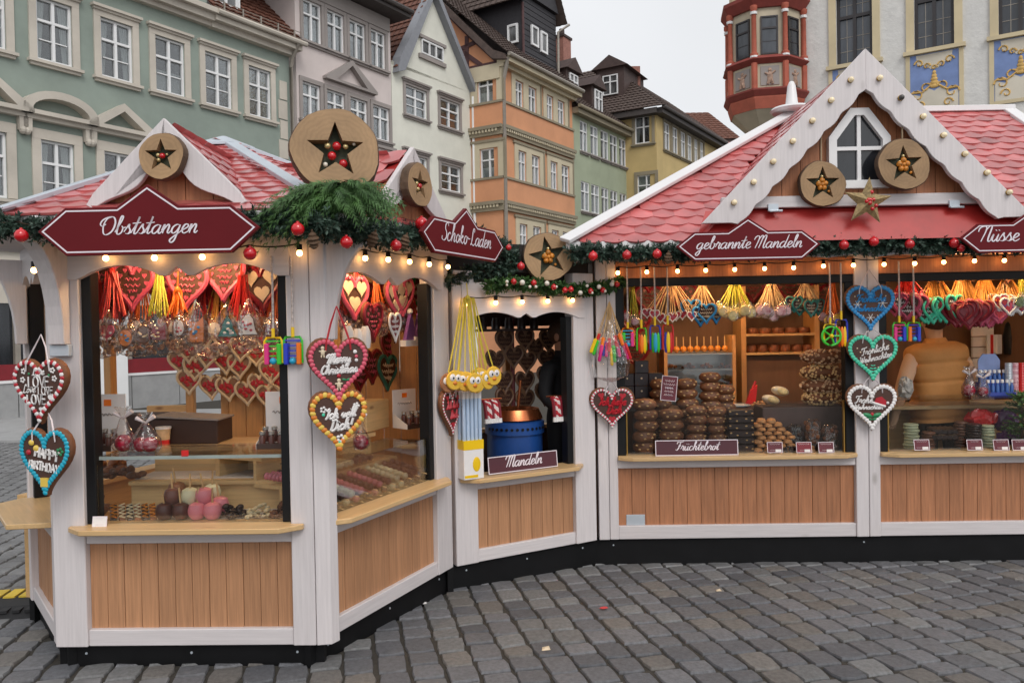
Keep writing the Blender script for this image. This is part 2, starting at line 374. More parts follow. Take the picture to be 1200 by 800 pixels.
def roof_tiles(name, P0, P1, P2, P3, mat, par, w=.26, e=.3, th=.05):
    """old clay roof: an underlay sheet and courses of tiles, one mesh per course"""
    P0, P1, P2, P3 = [Vector(p) for p in (P0, P1, P2, P3)]
    ex = (P1-P0).normalized(); n = ex.cross(P3-P0).normalized(); ey = n.cross(ex)
    b = MB(); b.add([P0, P1, P2, P3], [(0, 1, 2, 3)]); r = b.build(name, mat, par)
    H = (P3-P0).dot(ey); nr = max(1, int(H/e))
    bb = MB()
    for k in range(nr):
        t0, t1 = k/nr, (k+1)/nr
        a = P0.lerp(P3, t0); c = P1.lerp(P2, t0); L = (c-a).length; m = max(1, int(L/w))
        a2 = P0.lerp(P3, t1); c2 = P1.lerp(P2, t1)
        for i in range(m):
            s0, s1 = (i+.04)/m, (i+.96)/m
            q = [a.lerp(c, s0)+n*th, a.lerp(c, (s0+s1)/2)+n*(th*1.7)-ey*.03, a.lerp(c, s1)+n*th, a2.lerp(c2, s1)+n*.015, a2.lerp(c2, (s0+s1)/2)+n*.03, a2.lerp(c2, s0)+n*.015, a.lerp(c, s0), a.lerp(c, s1)]
            bb.add(q, [(0, 1, 4, 5), (1, 2, 3, 4), (6, 7, 2, 1, 0)])
    tag(bb.build('tile_courses', mat, r), None, kind='stuff'); return r
# ---- street line: the row of houses runs back to the right
SD = Vector((.653, 1, 0)).normalized()
G0 = Vector((-13.5, 15.15, 0)); GZ0 = -.36
def sline(px, P=Vector((-11.7, 17.9, 0)), d=SD):
    k = (px-600)/FPX; t = (k*P.y-P.x)/(d.x-k*d.y); return P+d*t
def street_frame(p0): return Matrix(((SD.x, -SD.y, 0, p0.x), (SD.y, SD.x, 0, p0.y), (0, 0, 1, 0), (0, 0, 0, 1)))
# ---------------- green house with pedimented windows
pA = sline(-60); pB = sline(346); F = street_frame(pA); W = (pB-pA).length
GREEN = plaster('green_plaster', S(138, 149, 140))
H = thing('green_house', 'sage green plastered house with pedimented windows and stone trim', 'house', F @ T(0, 0, GZ0))
up = [pwin(F, *r) for r in [(-36, 6, -19, 55), (42, 84, 3, 76), (117.5, 155, 26, 94.5), (181.6, 216, 47, 109.7), (240, 271, 64, 123), (291, 317, 77, 136.7)]]
lowr = [pwin(F, *r) for r in [(-31, 8, 158, 232), (48, 87, 171, 240), (122, 159, 182, 246)]]
z1 = sum(w[2] for w in lowr)/3; z2 = z1+1.5
zu0 = sum(w[2] for w in up)/6; zu1 = sum(w[3] for w in up)/6
for w in up: w[2] = zu0; w[3] = zu1
for w in lowr: w[2] = z1; w[3] = z2
_, ztop = fpx(F, 300, 52); ztop = max(ztop, zu1+.55)
wl = wall_holes(W, 3.6, ztop, up+lowr); wl.build('wall', GREEN, H, F)
add_windows(H, F, up, 2, 2, STN, STN, .17, cap=True)
add_windows(H, F, lowr, 2, 2, STN, STN, .2)
for k, (a, c, e, f) in enumerate(lowr):                # pediments over the lower windows
    t = MB(); cx = (a+c)/2; hw = (c-a)/2+.5; zb = f+.62
    t.box(cx-hw, cx+hw, -.3, .02, zb-.1, zb); t.box(cx-hw+.1, cx+hw-.1, -.18, .02, zb-.2, zb-.1)
    if k == 1:
        arc = [(cx+hw*cos(pi-pi*i/14), zb+.52*sin(pi*i/14)) for i in range(15)]; arc2 = [(cx+(hw-.22)*cos(pi*i/14), zb+.34*sin(pi*i/14)) for i in range(15)]
        for i in range(14):
            t.prism([arc[i], arc2[14-i], arc2[13-i], arc[i+1]], -.3, .02)
    else:
        t.prism([(cx-hw, zb), (cx-hw+.36, zb), (cx, zb+.42), (cx, zb+.62)], -.3, .02); t.prism([(cx+hw-.36, zb), (cx+hw, zb), (cx, zb+.62), (cx, zb+.42)], -.3, .02)
    for s in (-1, 1):
        x = cx+s*(hw-.17); t.prism([(x-.09, zb-.5), (x+.09, zb-.5), (x+.1, zb-.2), (x-.1, zb-.2)], -.16, .02); t.ball((x, -.1, zb-.5), (.09, .1, .1), 8, 6)
    t.build('pediment', STN, H, F, fixn=True)
xs_, _ = fpx(F, 243, 27)
t = MB(); zc = ztop
t.box(0, xs_, -.5, .02, zc+.28, zc+.42); t.box(0, xs_, -.34, .02, zc+.1, zc+.28); t.box(0, xs_, -.18, .02, zc-.02, zc+.1); t.build('cornice', STN, H, F)
t = MB(); t.box(0, xs_, 0, .4, zc+.42, zc+4); t.build('attic_wall', GREEN, H, F)
t = MB(); t.box(xs_, W+.2, -.42, .02, zc+.12, zc+.3); t.box(xs_, W+.1, -.22, .02, zc-.04, zc+.12); t.tube([(xs_, -.5, zc+.34), (W+.3, -.5, zc+.34)], .08, 8); t.build('eave_cornice', STN, H, F)
rf = roof_tiles('roof', F @ Vector((xs_, -.45, zc+.36)), F @ Vector((W+.3, -.45, zc+.36)), F @ Vector((W+.3, 2.6, zc+3.2)), F @ Vector((xs_, 2.6, zc+3.2)), RTL, H)
t = MB()
for k in range(5):
    x = xs_+.3+k*(W-xs_)/4.6; t.box(x-.02, x+.02, -.4, -.36, zc+.4, zc+.72)
for z in (.5, .6, .7): t.tube([(xs_, -.38, zc+z), (W+.2, -.38, zc+z)], .012, 5)
t.build('snow_guard', GUT, H, F)
xd, _ = fpx(F, 266, 8); t = MB(); t.box(xd-.55, xd+.55, .1, 2, zc+.7, zc+2.4); o = t.build('dormer', WF, H, F)
fm, pm = window_mesh(.8, 1.1, 2, 2); w_ = put(fm, 'window', H, F @ T(xd, .06, zc+.85)); put(pm, 'pane', w_, F @ T(xd, .06, zc+.85))
t = MB(); t.tube([(W-.02, -.5, zc+.3), (W-.02, -.2, zc-.1), (W-.02, -.12, zc-.4), (W-.02, -.12, .3)], .06, 8); t.build('downpipe', GUT, H, F, smooth=True)
for j in range(9):
    t = MB(); t.box(W-.42-.06*(j % 2), W-.13, -.03, .02, 4+j*.62, 4.58+j*.62); t.build('quoin', STN, H, F)
# ground floor: shop front with dark glass, a red band and a grey stone base
t = MB(); t.box(0, W, .1, .4, 2.4, 3.6); t.build('shop_fascia', STN, H, F)
t = MB(); t.box(0, W, .02, .4, .62, .98); t.build('shop_band', mk('shop_red', S(126, 24, 34), .5, .1), H, F)
t = MB(); t.box(0, W, -.03, .4, .55, .615); t.build('shop_sill', WP, H, F)
for k in range(7):
    t = MB(); t.box(k*W/7+.012, (k+1)*W/7-.012, 0, .4, GZ0, .545); t.build('base_stone', PAVE, H, F)
t = MB(); t.box(0, W, .18, .22, .98, 2.4); t.build('shop_glass', PANEL, H, F)
for k in range(8):
    t = MB(); x = k*(W-.12)/7; t.box(x, x+.12, .06, .17, .98, 2.4); t.build('mullion', GUT, H, F)
t = MB(); t.box(fpx(F, 60, 440)[0], fpx(F, 145, 440)[0], -.2, -.05, GZ0+.05, 1.75); t.build('white_board', WF, H, F)
# ---------------- pinkish house
pA = sline(297); pB = sline(464.5); F = street_frame(pA); W = (pB-pA).length
PINK = plaster('pink_grey_plaster', S(206, 194, 190), .05)
H = thing('pink_house', 'pinkish grey plastered house with grey window surrounds under dark eave', 'house', F @ T(0, 0, GZ0))
u1 = [pwin(F, *r) for r in [(354.6, 376, 5, 50), (382.7, 402.5, 15, 60.7), (409, 427.7, 26, 70), (434, 451, 35, 79)]]
l1 = [pwin(F, *r) for r in [(354, 375, 100, 141), (382.7, 403.6, 108, 149), (410, 430, 116, 157), (436.7, 456, 124, 165)]]
for g in (u1, l1):
    m0 = sum(w[2] for w in g)/4; m1 = sum(w[3] for w in g)/4
    for w in g: w[2], w[3] = m0, m1
_, ze = fpx(F, 464, 27)
wall_holes(W, -.4, ze, u1+l1, x0=fpx(F, 347.5, 100)[0], thick=6).build('wall', PINK, H, F)
add_windows(H, F, u1, 2, 1, GRT, GRT, .12, tr=.66); add_windows(H, F, l1, 2, 1, GRT, GRT, .12, tr=.66)
t = MB(); a = fpx(F, 378, 92)[0]; c = fpx(F, 438, 108)[0]; zb = l1[0][3]+.3
t.box(a, c, -.2, .02, zb, zb+.09); t.prism([(a, zb+.09), (a+.5, zb+.09), ((a+c)/2, zb+.72), ((a+c)/2, zb+.9)], -.2, .02); t.prism([(c-.5, zb+.09), (c, zb+.09), ((a+c)/2, zb+.9), ((a+c)/2, zb+.72)], -.2, .02)
t.build('pediment', GRT, H, F, fixn=True)
t = MB(); t.box(l1[0][0]-.2, l1[3][1]+.3, -.1, .02, l1[0][2]-.3, l1[0][2]-.2); t.build('string_course', GRT, H, F); t = MB(); t.box(u1[0][0]-.2, u1[3][1]+.2, -.09, .02, ze-.5, ze-.02); t.build('frieze_band', GRT, H, F)
DEAVE = mk('dark_eave', S(74, 68, 66), .7, .15, 4)
t = MB(); t.box(u1[0][0]-2.6, W+.35, -.75, .3, ze, ze+.22); t.tube([(u1[0][0]-2.6, -.82, ze+.2), (W+.35, -.82, ze+.2)], .09, 8); t.build('eave', DEAVE, H, F)
t = MB(); t.box(0, W, .01, 6, ze+.22, ze+.24); t.build('roof_deck', DEAVE, H, F)
roof_tiles('roof', F @ Vector((u1[0][0]-2.6, -.7, ze+.25)), F @ Vector((W+.3, -.7, ze+.25)), F @ Vector((W+.3, 3.5, ze+3)), F @ Vector((u1[0][0]-2.6, 3.5, ze+3)), RTL, H)
# ---------------- pale gabled house
pA = sline(465); pB = sline(557); F = street_frame(pA); W = (pB-pA).length
PALE = plaster('pale_cream_plaster', S(218, 217, 205), .05)
H = thing('pale_gable_house', 'pale cream gabled house with grey bargeboards and grey window hoods', 'house', F @ T(0, 0, GZ0))
g1 = [pwin(F, 475, 499.7, 104, 137.6), pwin(F, 515.4, 538, 118, 149.6)]; g2 = [pwin(F, 475, 500, 183, 214), pwin(F, 516.5, 539.4, 194, 225)]
for g in (g1, g2):
    m0 = sum(w[2] for w in g)/2; m1 = sum(w[3] for w in g)/2
    for w in g: w[2], w[3] = m0, m1
zr = fpx(F, 559, 112)[1]; gw = pwin(F, 492.8, 518, 52, 68); xap, zap = fpx(F, 504, -6)
wall_holes(W, -.4, zr, g1+g2).build('wall', PALE, H, F)
GREYB = mk('grey_bargeboard', S(140, 142, 148), .6, .08, 4)
zl_ = fpx(F, 470, 74)[1]; xl = fpx(F, 470, 74)[0]
t = MB(); t.prism([(0, zr), (W, zr), (xap, zap), (xl, zl_), (0, zl_-.2)], 0, .3); t.build('gable_wall', PALE, H, F)
add_windows(H, F, g1, 2, 2, GRT, GRT, .13, cap=True); add_windows(H, F, g2, 2, 2, GRT, GRT, .13, cap=True)
fm, pm = window_mesh(gw[1]-gw[0], gw[3]-gw[2], 3, 1, tr=.98); mw = F @ T((gw[0]+gw[1])/2, -.05, gw[2]); w_ = put(fm, 'window', H, mw); put(pm, 'pane', w_, mw)
t = MB(); t.box(gw[0]-.15, gw[1]+.15, -.1, -.01, gw[2]-.2, gw[2]-.04); t.box(gw[0]-.15, gw[1]+.15, -.12, -.01, gw[3]+.04, gw[3]+.16); t.build('casing', GRT, w_, F)
t = MB(); t.prism([(W+.12, zr-.25), (W+.34, zr-.22), (xap, zap+.35), (xap, zap)], -.3, .1); t.prism([(xap, zap), (xap, zap+.35), (xl-.35, zl_+.1), (xl-.5, zl_-.5), (xl-.1, zl_-.35)], -.3, .1); t.build('bargeboard', GREYB, H, F, fixn=True)
roof_tiles('roof', F @ Vector((xl-.42, 3.5, zl_-.3)), F @ Vector((xl-.42, -.25, zl_-.3)), F @ Vector((xap, -.25, zap+.3)), F @ Vector((xap, 3.5, zap+.3)), RTL, H)
roof_tiles('roof', F @ Vector((W+.3, -.25, zr-.2)), F @ Vector((W+.3, 3.5, zr-.2)), F @ Vector((xap, 3.5, zap+.3)), F @ Vector((xap, -.25, zap+.3)), RTL, H)
t = MB(); t.tube([(W-.05, -.15, zr-.2), (W-.05, -.1, 0)], .06, 8); t.build('downpipe', WF, H, F, smooth=True)
# ---------------- orange corner house with black slate dormer
CO = Vector((-.28, 32.65, 0)); LD = Vector((1.74, -1, 0)).normalized()
F = street_frame(CO); W = (sline(675, CO)-CO).length
LL = 5.2; FL = Matrix(((LD.x, -LD.y, 0, CO.x-LD.x*LL), (LD.y, LD.x, 0, CO.y-LD.y*LL), (0, 0, 1, 0), (0, 0, 0, 1)))
ORA = plaster('orange_plaster', S(208, 148, 110), .06); CREAM = plaster('cream_trim', S(196, 184, 158), .06); OLV = plaster('olive_trim', S(142, 132, 112), .06)
H = thing('orange_house', 'orange plastered corner house with half timbered gable and black dormer', 'house', F @ T(0, 0, GZ0))
r1 = [pwin(F, *r) for r in [(603.5, 612.5, 95, 125), (618.7, 628, 101, 131), (640, 647.6, 113, 141), (653, 661, 121, 148.5)]]
r2 = [pwin(F, *r) for r in [(607, 616, 176, 212), (622.8, 632, 182, 216), (644.7, 652.7, 191, 223), (657.6, 666.7, 196, 227)]]
for g in (r1, r2):
    m0 = sum(w[2] for w in g)/4; m1 = sum(w[3] for w in g)/4
    for w in g: w[2], w[3] = m0, m1
dz = r1[0][2]-r2[0][2]; r3 = [[a, c, e-dz, f-dz] for a, c, e, f in r2]
zeo = fpx(F, 606, 68)[1]-.7
wall_holes(W, -.4, zeo, r1+r2+r3, .1).build('wall', ORA, H, F)
lw = []
for (ul, ur, vt, vb) in [(560, 582, 88, 121), (563, 584, 174, 211)]: lw.append(pwin(FL, ul, ur, vt, vb))
wall_holes(LL, -.4, zeo, lw, .1).build('side_wall', ORA, H, FL)
add_windows(H, F, r1, 2, 1, None, None); add_windows(H, F, r2, 2, 1, None, None); add_windows(H, F, r3, 2, 1, None, None)
add_windows(H, FL, lw, 2, 1, None, None)
for g in (r1, r2, r3):
    for k in (0, 2):
        a, c, e, f = g[k][0], g[k+1][1], g[k][2], g[k][3]; t = MB()
        t.box(a-.3, a-.01, -.05, .02, e, f+.25); t.box(c+.01, c+.3, -.05, .02, e, f+.25); t.box(g[k][1]+.01, g[k+1][0]-.01, -.05, .02, e, f+.25); t.box(a-.01, g[k][1]+.01, -.05, .02, f+.01, f+.25); t.box(g[k+1][0]-.01, c+.01, -.05, .02, f+.01, f+.25)
        t.build('casing', CREAM, H, F); t = MB(); t.box(a-.4, c+.4, -.09, .02, f+.251, f+.36); t.box(c+.301, c+.4, -.08, .02, e, f+.25); t.build('hood_mould', OLV, H, F)
for (a, c, e, f) in lw:
    t = MB(); t.box(a-.35, a-.01, -.05, .02, e, f+.25); t.box(c+.01, c+.3, -.05, .02, e, f+.25); t.box(a-.01, c+.01, -.05, .02, f+.01, f+.25); t.build('casing', CREAM, H, FL)
    t = MB(); t.box(a-.45, c+.4, -.09, .02, f+.251, f+.36); t.box(c+.301, c+.4, -.08, .02, e, f+.25); t.build('hood_mould', OLV, H, FL)
for g in (r1, r2, r3):
    e = g[0][2]
    for FF, WW in ((F, W), (FL, LL)):
        x1 = WW+(.1 if FF is FL else 0)
        t = MB(); t.box(0, x1, -.12, .02, e-.1, e-.004); t.build('sill_band', OLV, H, FF)
        t = MB(); t.box(0, x1, -.06, .02, e-1.02, e-.101); t.build('apron_band', ORA, H, FF)
        t = MB(); t.box(0, x1, -.22, .02, e-1.16, e-1.02); t.box(0, x1, -.12, .02, e-1.42, e-1.161); t.build('cornice', OLV, H, FF)
        t = MB()
        for k in range(int(WW/.16)): t.box(k*.16+.03, k*.16+.12, -.19, -.11, e-1.28, e-1.165)
        t.build('dentils', CREAM, H, FF)
t = MB(); t.tube([(-.1, -.45, zeo+.25), (-.05, -.3, zeo-.2), (.02, -.14, zeo-.6), (.02, -.14, 0)], .08, 8); t.build('downpipe', GUT, H, F, smooth=True)
t = MB(); t.prism([(-.1, zeo-.05), (W+.1, zeo-.05), (W+.1, zeo+.1), (-.1, zeo+.1)], -.22, .1); t.prism([(-.1, zeo+.1), (W+.1, zeo+.1), (W+.1, zeo+.34), (-.1, zeo+.34)], -.5, .1); t.build('eave_cornice', CREAM, H, F)
t = MB(); t.tube([(-.2, -.58, zeo+.36), (W+.1, -.58, zeo+.36)], .09, 8); t.build('gutter', GUT, H, F)
t = MB(); t.box(0, LL, -.1, .02, zeo-.5, zeo+.12); t.build('frieze', CREAM, H, FL)
# half-timbered gable over the left face: rises away from the corner
zg = zeo+.14; gx = LL-6.3; zt_ = zg+6.4
t = MB(); t.prism([(LL+.1, zg), (LL-.2, zg+.12), (LL-1.4, zg+1.35), (gx, zt_), (gx, zg)], -.02, .3); t.build('gable_wall', ORA, H, FL, fixn=True)
TIMB = mk('dark_timber', S(84, 58, 58), .75, .2, 5)
for (x0, z0, x1, z1) in [(0, 0, -6, 0), (-.1, .05, -1.5, 1.45), (-1.5, 1.45, -5.5, 5.6), (-1.6, .1, -1.6, 1.4), (-.9, .05, -2.1, 1.0), (-2.1, .95, -3.9, 1.2), (-1.2, 1.05, -2.3, .85), (-3.0, .05, -2.4, .95), (-2.4, .9, -3.4, 3.2), (-3.6, .05, -4.4, 1.9), (-2.4, 2.1, -4.6, 2.3)]:
    a = Vector((LL+x0, 0, zg+z0)); c = Vector((LL+x1, 0, zg+z1)); d = (c-a); n = Vector((-d.z, 0, d.x)).normalized()*.09
    t = MB(); t.prism([(p.x, p.z) for p in (a-n, c-n, c+n, a+n)], -.06, -.021); t.build('timber', TIMB, H, FL, fixn=True)
t = MB(); t.prism([(LL+.45, zg-.0), (LL+.4, zg+.22), (LL-.2, zg+.5), (LL-1.45, zg+1.75), (gx, zt_+.4), (gx, zt_), (LL-1.4, zg+1.35), (LL-.2, zg+.12)], -.3, .1); t.build('verge', RTD, H, FL, fixn=True)
roof_tiles('roof', F @ Vector((-.35, -.5, zeo+.42)), F @ Vector((W+.1, -.5, zeo+.42)), F @ Vector((W+.1, 5.2, zeo+5.6)), F @ Vector((-.35, 5.2, zeo+5.6)), RTD, H)
SLATE = mk('black_slate', S(46, 44, 48), .6, .25, 12, bump=.3, rnd=.03)
xa, za = fpx(F, 613, 45, .5); xb = fpx(F, 651, 60, .5)[0]; zb_ = fpx(F, 613, -6, .5)[1]; z0_ = zeo+.5
t = MB(); t.box(xa, xb, .5, 6.5, z0_, zb_); dm = t.build('dormer', SLATE, H, F)
for k in range(14):
    t = MB(); z = z0_+k*(zb_-z0_)/14; t.box(xa-.02, xb+.02, .47-.02*(k % 2)*0, .499, z, z+(zb_-z0_)/14-.03); t.build('slate_course', SLATE, dm, F)
for (ul, ur, vt, vb) in [(622, 630.5, 29, 57), (633, 641, 36, 65)]:
    a, zt2 = fpx(F, ul, vt, .45); c, zb2 = fpx(F, ur, vb, .45); fm, pm = window_mesh(c-a, zt2-zb2, 1, 1, .09, tr=.97); mw = F @ T((a+c)/2, .42, zb2); w_ = put(fm, 'window', H, mw); put(pm, 'pane', w_, mw)
FD = F @ T(xa, .5, 0) @ RZ(-pi/2)                       # dormer's left flank (its x runs toward the street)
FD = F @ T(xa, 6.5, 0) @ RZ(-pi/2)
a, zt2 = fpx(FD, 595.5, 31, 0); c, zb2 = fpx(FD, 608, 50, 0)
fm, pm = window_mesh(max(.5, c-a), max(.6, zt2-zb2), 1, 1, .09, tr=.97); mw = FD @ T((a+c)/2, -.06, zb2); w_ = put(fm, 'window', H, mw); put(pm, 'pane', w_, mw)
xm = (xa+xb)/2; t = MB(); t.prism([(xa, zb_), (xb, zb_), (xm, zb_+2.6)], .3, 6.5); t.build('dormer_gable', SLATE, H, F)
roof_tiles('dormer_roof', F @ Vector((xa-.5, 6.5, zb_-.35)), F @ Vector((xa-.5, .1, zb_-.35)), F @ Vector((xm, .1, zb_+2.9)), F @ Vector((xm, 6.5, zb_+2.9)), RTD, H, .3, .3)
roof_tiles('dormer_roof', F @ Vector((xb+.5, .1, zb_-.35)), F @ Vector((xb+.5, 6.5, zb_-.35)), F @ Vector((xm, 6.5, zb_+2.9)), F @ Vector((xm, .1, zb_+2.9)), RTD, H, .3, .3)
t = MB(); t.tube([(xb+.5, .0, zb_-.4), (xb+.1, .4, zb_-.8), (xb+.06, .4, z0_)], .06, 8); t.build('downpipe', GUT, H, F)
t = MB(); t.tube([(xa-.08, .44, zb_-.4), (xa-.08, .44, z0_)], .06, 8); t.build('downpipe', TIMB, H, F)
# ---------------- light green house
pA = sline(675, CO); pB = sline(737.5, CO); F = street_frame(pA); W = (pB-pA).length
G2 = plaster('pale_green_plaster', S(158, 166, 142), .06)
H = thing('light_green_house', 'light olive green house with a row of five narrow windows', 'house', F @ T(0, 0, GZ0))
k1 = [pwin(F, *r) for r in [(679.7, 688.6, 139, 175), (692, 701, 146, 181), (704, 713, 154, 187), (715, 723.7, 160, 192), (725.7, 733.7, 167, 197)]]
k2 = [pwin(F, *r) for r in [(681, 691, 213, 247), (693, 702.7, 217, 250), (705, 713.5, 220, 253), (715.6, 724, 224, 256), (726.5, 734.5, 228, 259)]]
for g in (k1, k2):
    m0 = sum(w[2] for w in g)/5; m1 = sum(w[3] for w in g)/5
    for w in g: w[2], w[3] = m0, m1
ze = fpx(F, 700, 136)[1]-.45
wall_holes(W, -.4, ze, k1+k2, .1).build('wall', G2, H, F)
add_windows(H, F, k1, 2, 1, None, GRT, .03, tr=.66); add_windows(H, F, k2, 2, 1, None, GRT, .03, tr=.66)
t = MB(); t.box(0, W+.3, -.35, .1, ze, ze+.28); t.tube([(-.1, -.45, ze+.3), (W+.4, -.45, ze+.3)], .09, 8); t.build('eave_cornice', OLV, H, F)
roof_tiles('roof', F @ Vector((-.1, -.4, ze+.32)), F @ Vector((W+.3, -.4, ze+.32)), F @ Vector((W+.3, 4, ze+4.2)), F @ Vector((-.1, 4, ze+4.2)), RTD, H)
DBR = mk('dark_brown_board', S(70, 54, 50), .7, .2, 5)
for (u, v0, v1) in [(671, 88, 113), (700, 107, 134)]:
    xc, zb2 = fpx(F, u, v1, .2); zt2 = fpx(F, u, v0, .2)[1]; w2 = .6
    t = MB(); t.box(xc-w2, xc+w2, .2, 3, zb2-.3, zt2+.15); t.prism([(xc-w2-.2, zt2+.15), (xc+w2+.2, zt2+.15), (xc, zt2+.8)], .0, 3); d_ = t.build('dormer', DBR, H, F)
    fm, pm = window_mesh(.8, zt2-zb2, 2, 1); w_ = put(fm, 'window', H, F @ T(xc, .12, zb2)); put(pm, 'pane', w_, F @ T(xc, .12, zb2))
p_, zb2 = fpx(F, 659, 80, 1.6); _, zt2 = fpx(F, 659, 47, 1.6)
BRK = mk('chimney_brick', S(150, 104, 92), .85, .25, 14)
t = MB(); t.box(p_-.4, p_+.4, 1.3, 1.9, zb2-1.5, zt2); ch = t.build('chimney', BRK, H, F)
t = MB(); t.box(p_-.46, p_+.46, 1.24, 1.96, zt2, zt2+.12); t.lathe([(.16, 0), (.14, .4)], 8, T(p_, 1.6, zt2+.12)); t.build('chimney_pot', DBR, ch, F)
# ---------------- yellow corner house
CY = Vector((7.9, 42.0, 0)); F = street_frame(CY); W = 13.0; LL = 1.9
FL = Matrix(((LD.x, -LD.y, 0, CY.x-LD.x*LL), (LD.y, LD.x, 0, CY.y-LD.y*LL), (0, 0, 1, 0), (0, 0, 0, 1)))
YEL = plaster('yellow_plaster', S(192, 168, 116), .06)
H = thing('yellow_house', 'ochre yellow corner house with hipped dark tile roof', 'house', F @ T(0, 0, GZ0))
y1 = [pwin(F, *r) for r in [(777.5, 785, 139, 172), (787.5, 794.5, 147, 179), (797, 803.5, 154, 185), (805, 811, 160, 191), (813, 818, 166, 194), (820, 824.5, 171, 197)]]
m0 = sum(w[2] for w in y1)/6; m1 = sum(w[3] for w in y1)/6
for w in y1: w[2], w[3] = m0, m1
y2 = [[a, c, e-3.3, f-3.3] for a, c, e, f in y1]
ze = m1+.12
wall_holes(W, -.4, ze, y1+y2, .1).build('wall', YEL, H, F)
yl = [pwin(FL, 744, 764, 136, 168), pwin(FL, 747, 768, 205, 235)]
yl[0][0] = max(.3, yl[0][0]); yl[1][0] = max(.3, yl[1][0])
wall_holes(LL, -.4, ze, yl, .1, x0=-.6).build('side_wall', YEL, H, FL)
add_windows(H, F, y1, 2, 1, OLV, OLV, .1); add_windows(H, F, y2, 2, 1, OLV, OLV, .1); add_windows(H, FL, yl, 2, 1, OLV, OLV, .16, tr=.6)
t = MB(); t.box(-.3, W, -.5, .1, ze, ze+.3); t.tube([(-.4, -.58, ze+.3), (W, -.58, ze+.3)], .1, 8); t.build('eave_cornice', DEAVE, H, F)
t = MB(); t.box(-3, LL+.2, -.5, .1, ze+.005, ze+.29); t.build('eave_cornice', DEAVE, H, FL)
RP = [F @ Vector(p) for p in [(-.5, -.6, ze+.32), (W, -.6, ze+.32), (W, 4.6, ze+4.5), (3.9, 4.6, ze+4.5)]]
roof_tiles('roof', *RP, RTD, H)
cl = FL @ Vector((-4.6, -.6, ze+.32)); ap = F @ Vector((3.9, 4.6, ze+4.5))
roof_tiles('roof', cl, RP[0], ap, ap+Vector((-2.4, 1.6, 0)), RTD, H)
xd, zd = fpx(FL, 716, 120, .9); t = MB(); t.box(xd-.8, xd+.8, .9, 4, zd-1, zd+1.9); t.prism([(xd-1.1, zd+1.9), (xd+1.1, zd+1.9), (xd, zd+2.6)], .7, 4); t.build('dormer', DBR, H, FL)
fm, pm = window_mesh(.9, 1.1, 2, 1); w_ = put(fm, 'window', H, FL @ T(xd, .83, zd+.4)); put(pm, 'pane', w_, FL @ T(xd, .83, zd+.4))
p_ = fpy(741.5, 104, 46); t = MB(); t.box(-.4, .4, -.3, .3, -2.5, 1.2); o = t.build('chimney', BRK, H, T(p_))
# ---------------- far house behind
p0 = fpy(800, 168, 66); p1 = fpy(858, 168, 66)
H = thing('far_roof_house', 'distant house whose brown tiled hip roof closes the street', 'house', T((p0.x+p1.x)/2, 66, GZ0))
t = MB(); t.box(p0.x-2, p1.x-.3, 65.2, 72, -.4, p0.z-.2); t.build('wall', WF, H)
t = MB(); t.box(p0.x-2, p1.x+.3, 64.8, 72, p0.z-.6, p0.z); t.build('eave', DBR, H)
a = fpy(800, 139, 69); c = fpy(830, 132, 69)
roof_tiles('roof', (p0.x-2, 64.7, p0.z), (p1.x+.4, 64.7, p0.z), c, (a.x-2, 69, c.z), RTL, H, .5, .4)
roof_tiles('roof', (p1.x+.4, 64.7, p0.z), (p1.x+.4, 72, p0.z), c+Vector((0, 1, 0)), c, RTL, H, .5, .4)
# ---------------- town hall with red oriel
P0 = Vector((9.76, 26, 0)); TD = Vector((1.545, -1, 0)).normalized()
F = Matrix(((TD.x, -TD.y, 0, P0.x), (TD.y, TD.x, 0, P0.y), (0, 0, 1, 0), (0, 0, 0, 1)))
WHT = mk('white_rough_plaster', S(212, 210, 206), .9, .07, 2.2, bump=.5, bdist=.03, rnd=0, fine=9)
SAND = plaster('ochre_stone', S(204, 188, 154), .07)
H = thing('town_hall', 'white town hall with ochre window frames and painted blue panels', 'town hall', F @ T(0, 0, GZ0))
tw = [pwin(F, 979, 1023, -14, 71), pwin(F, 1071, 1118, -31, 57), pwin(F, 1171, 1221, -49, 41)]
m0 = sum(w[2] for w in tw)/3; m1 = sum(w[3] for w in tw)/3; ww = sum(w[1]-w[0] for w in tw)/3
for w in tw: cx = (w[0]+w[1])/2; w[0], w[1], w[2], w[3] = cx-ww/2, cx+ww/2, m0, m1
WT = tw[2][1]+4
lowt = [[w[0], w[1], w[2]-4.6, w[3]-4.9] for w in tw]
wall_holes(WT, -.4, m1+1.6, tw+lowt, .25).build('wall', WHT, H, F)
DKF = mk('dark_window_frame', S(46, 42, 44), .5, .1, 5)
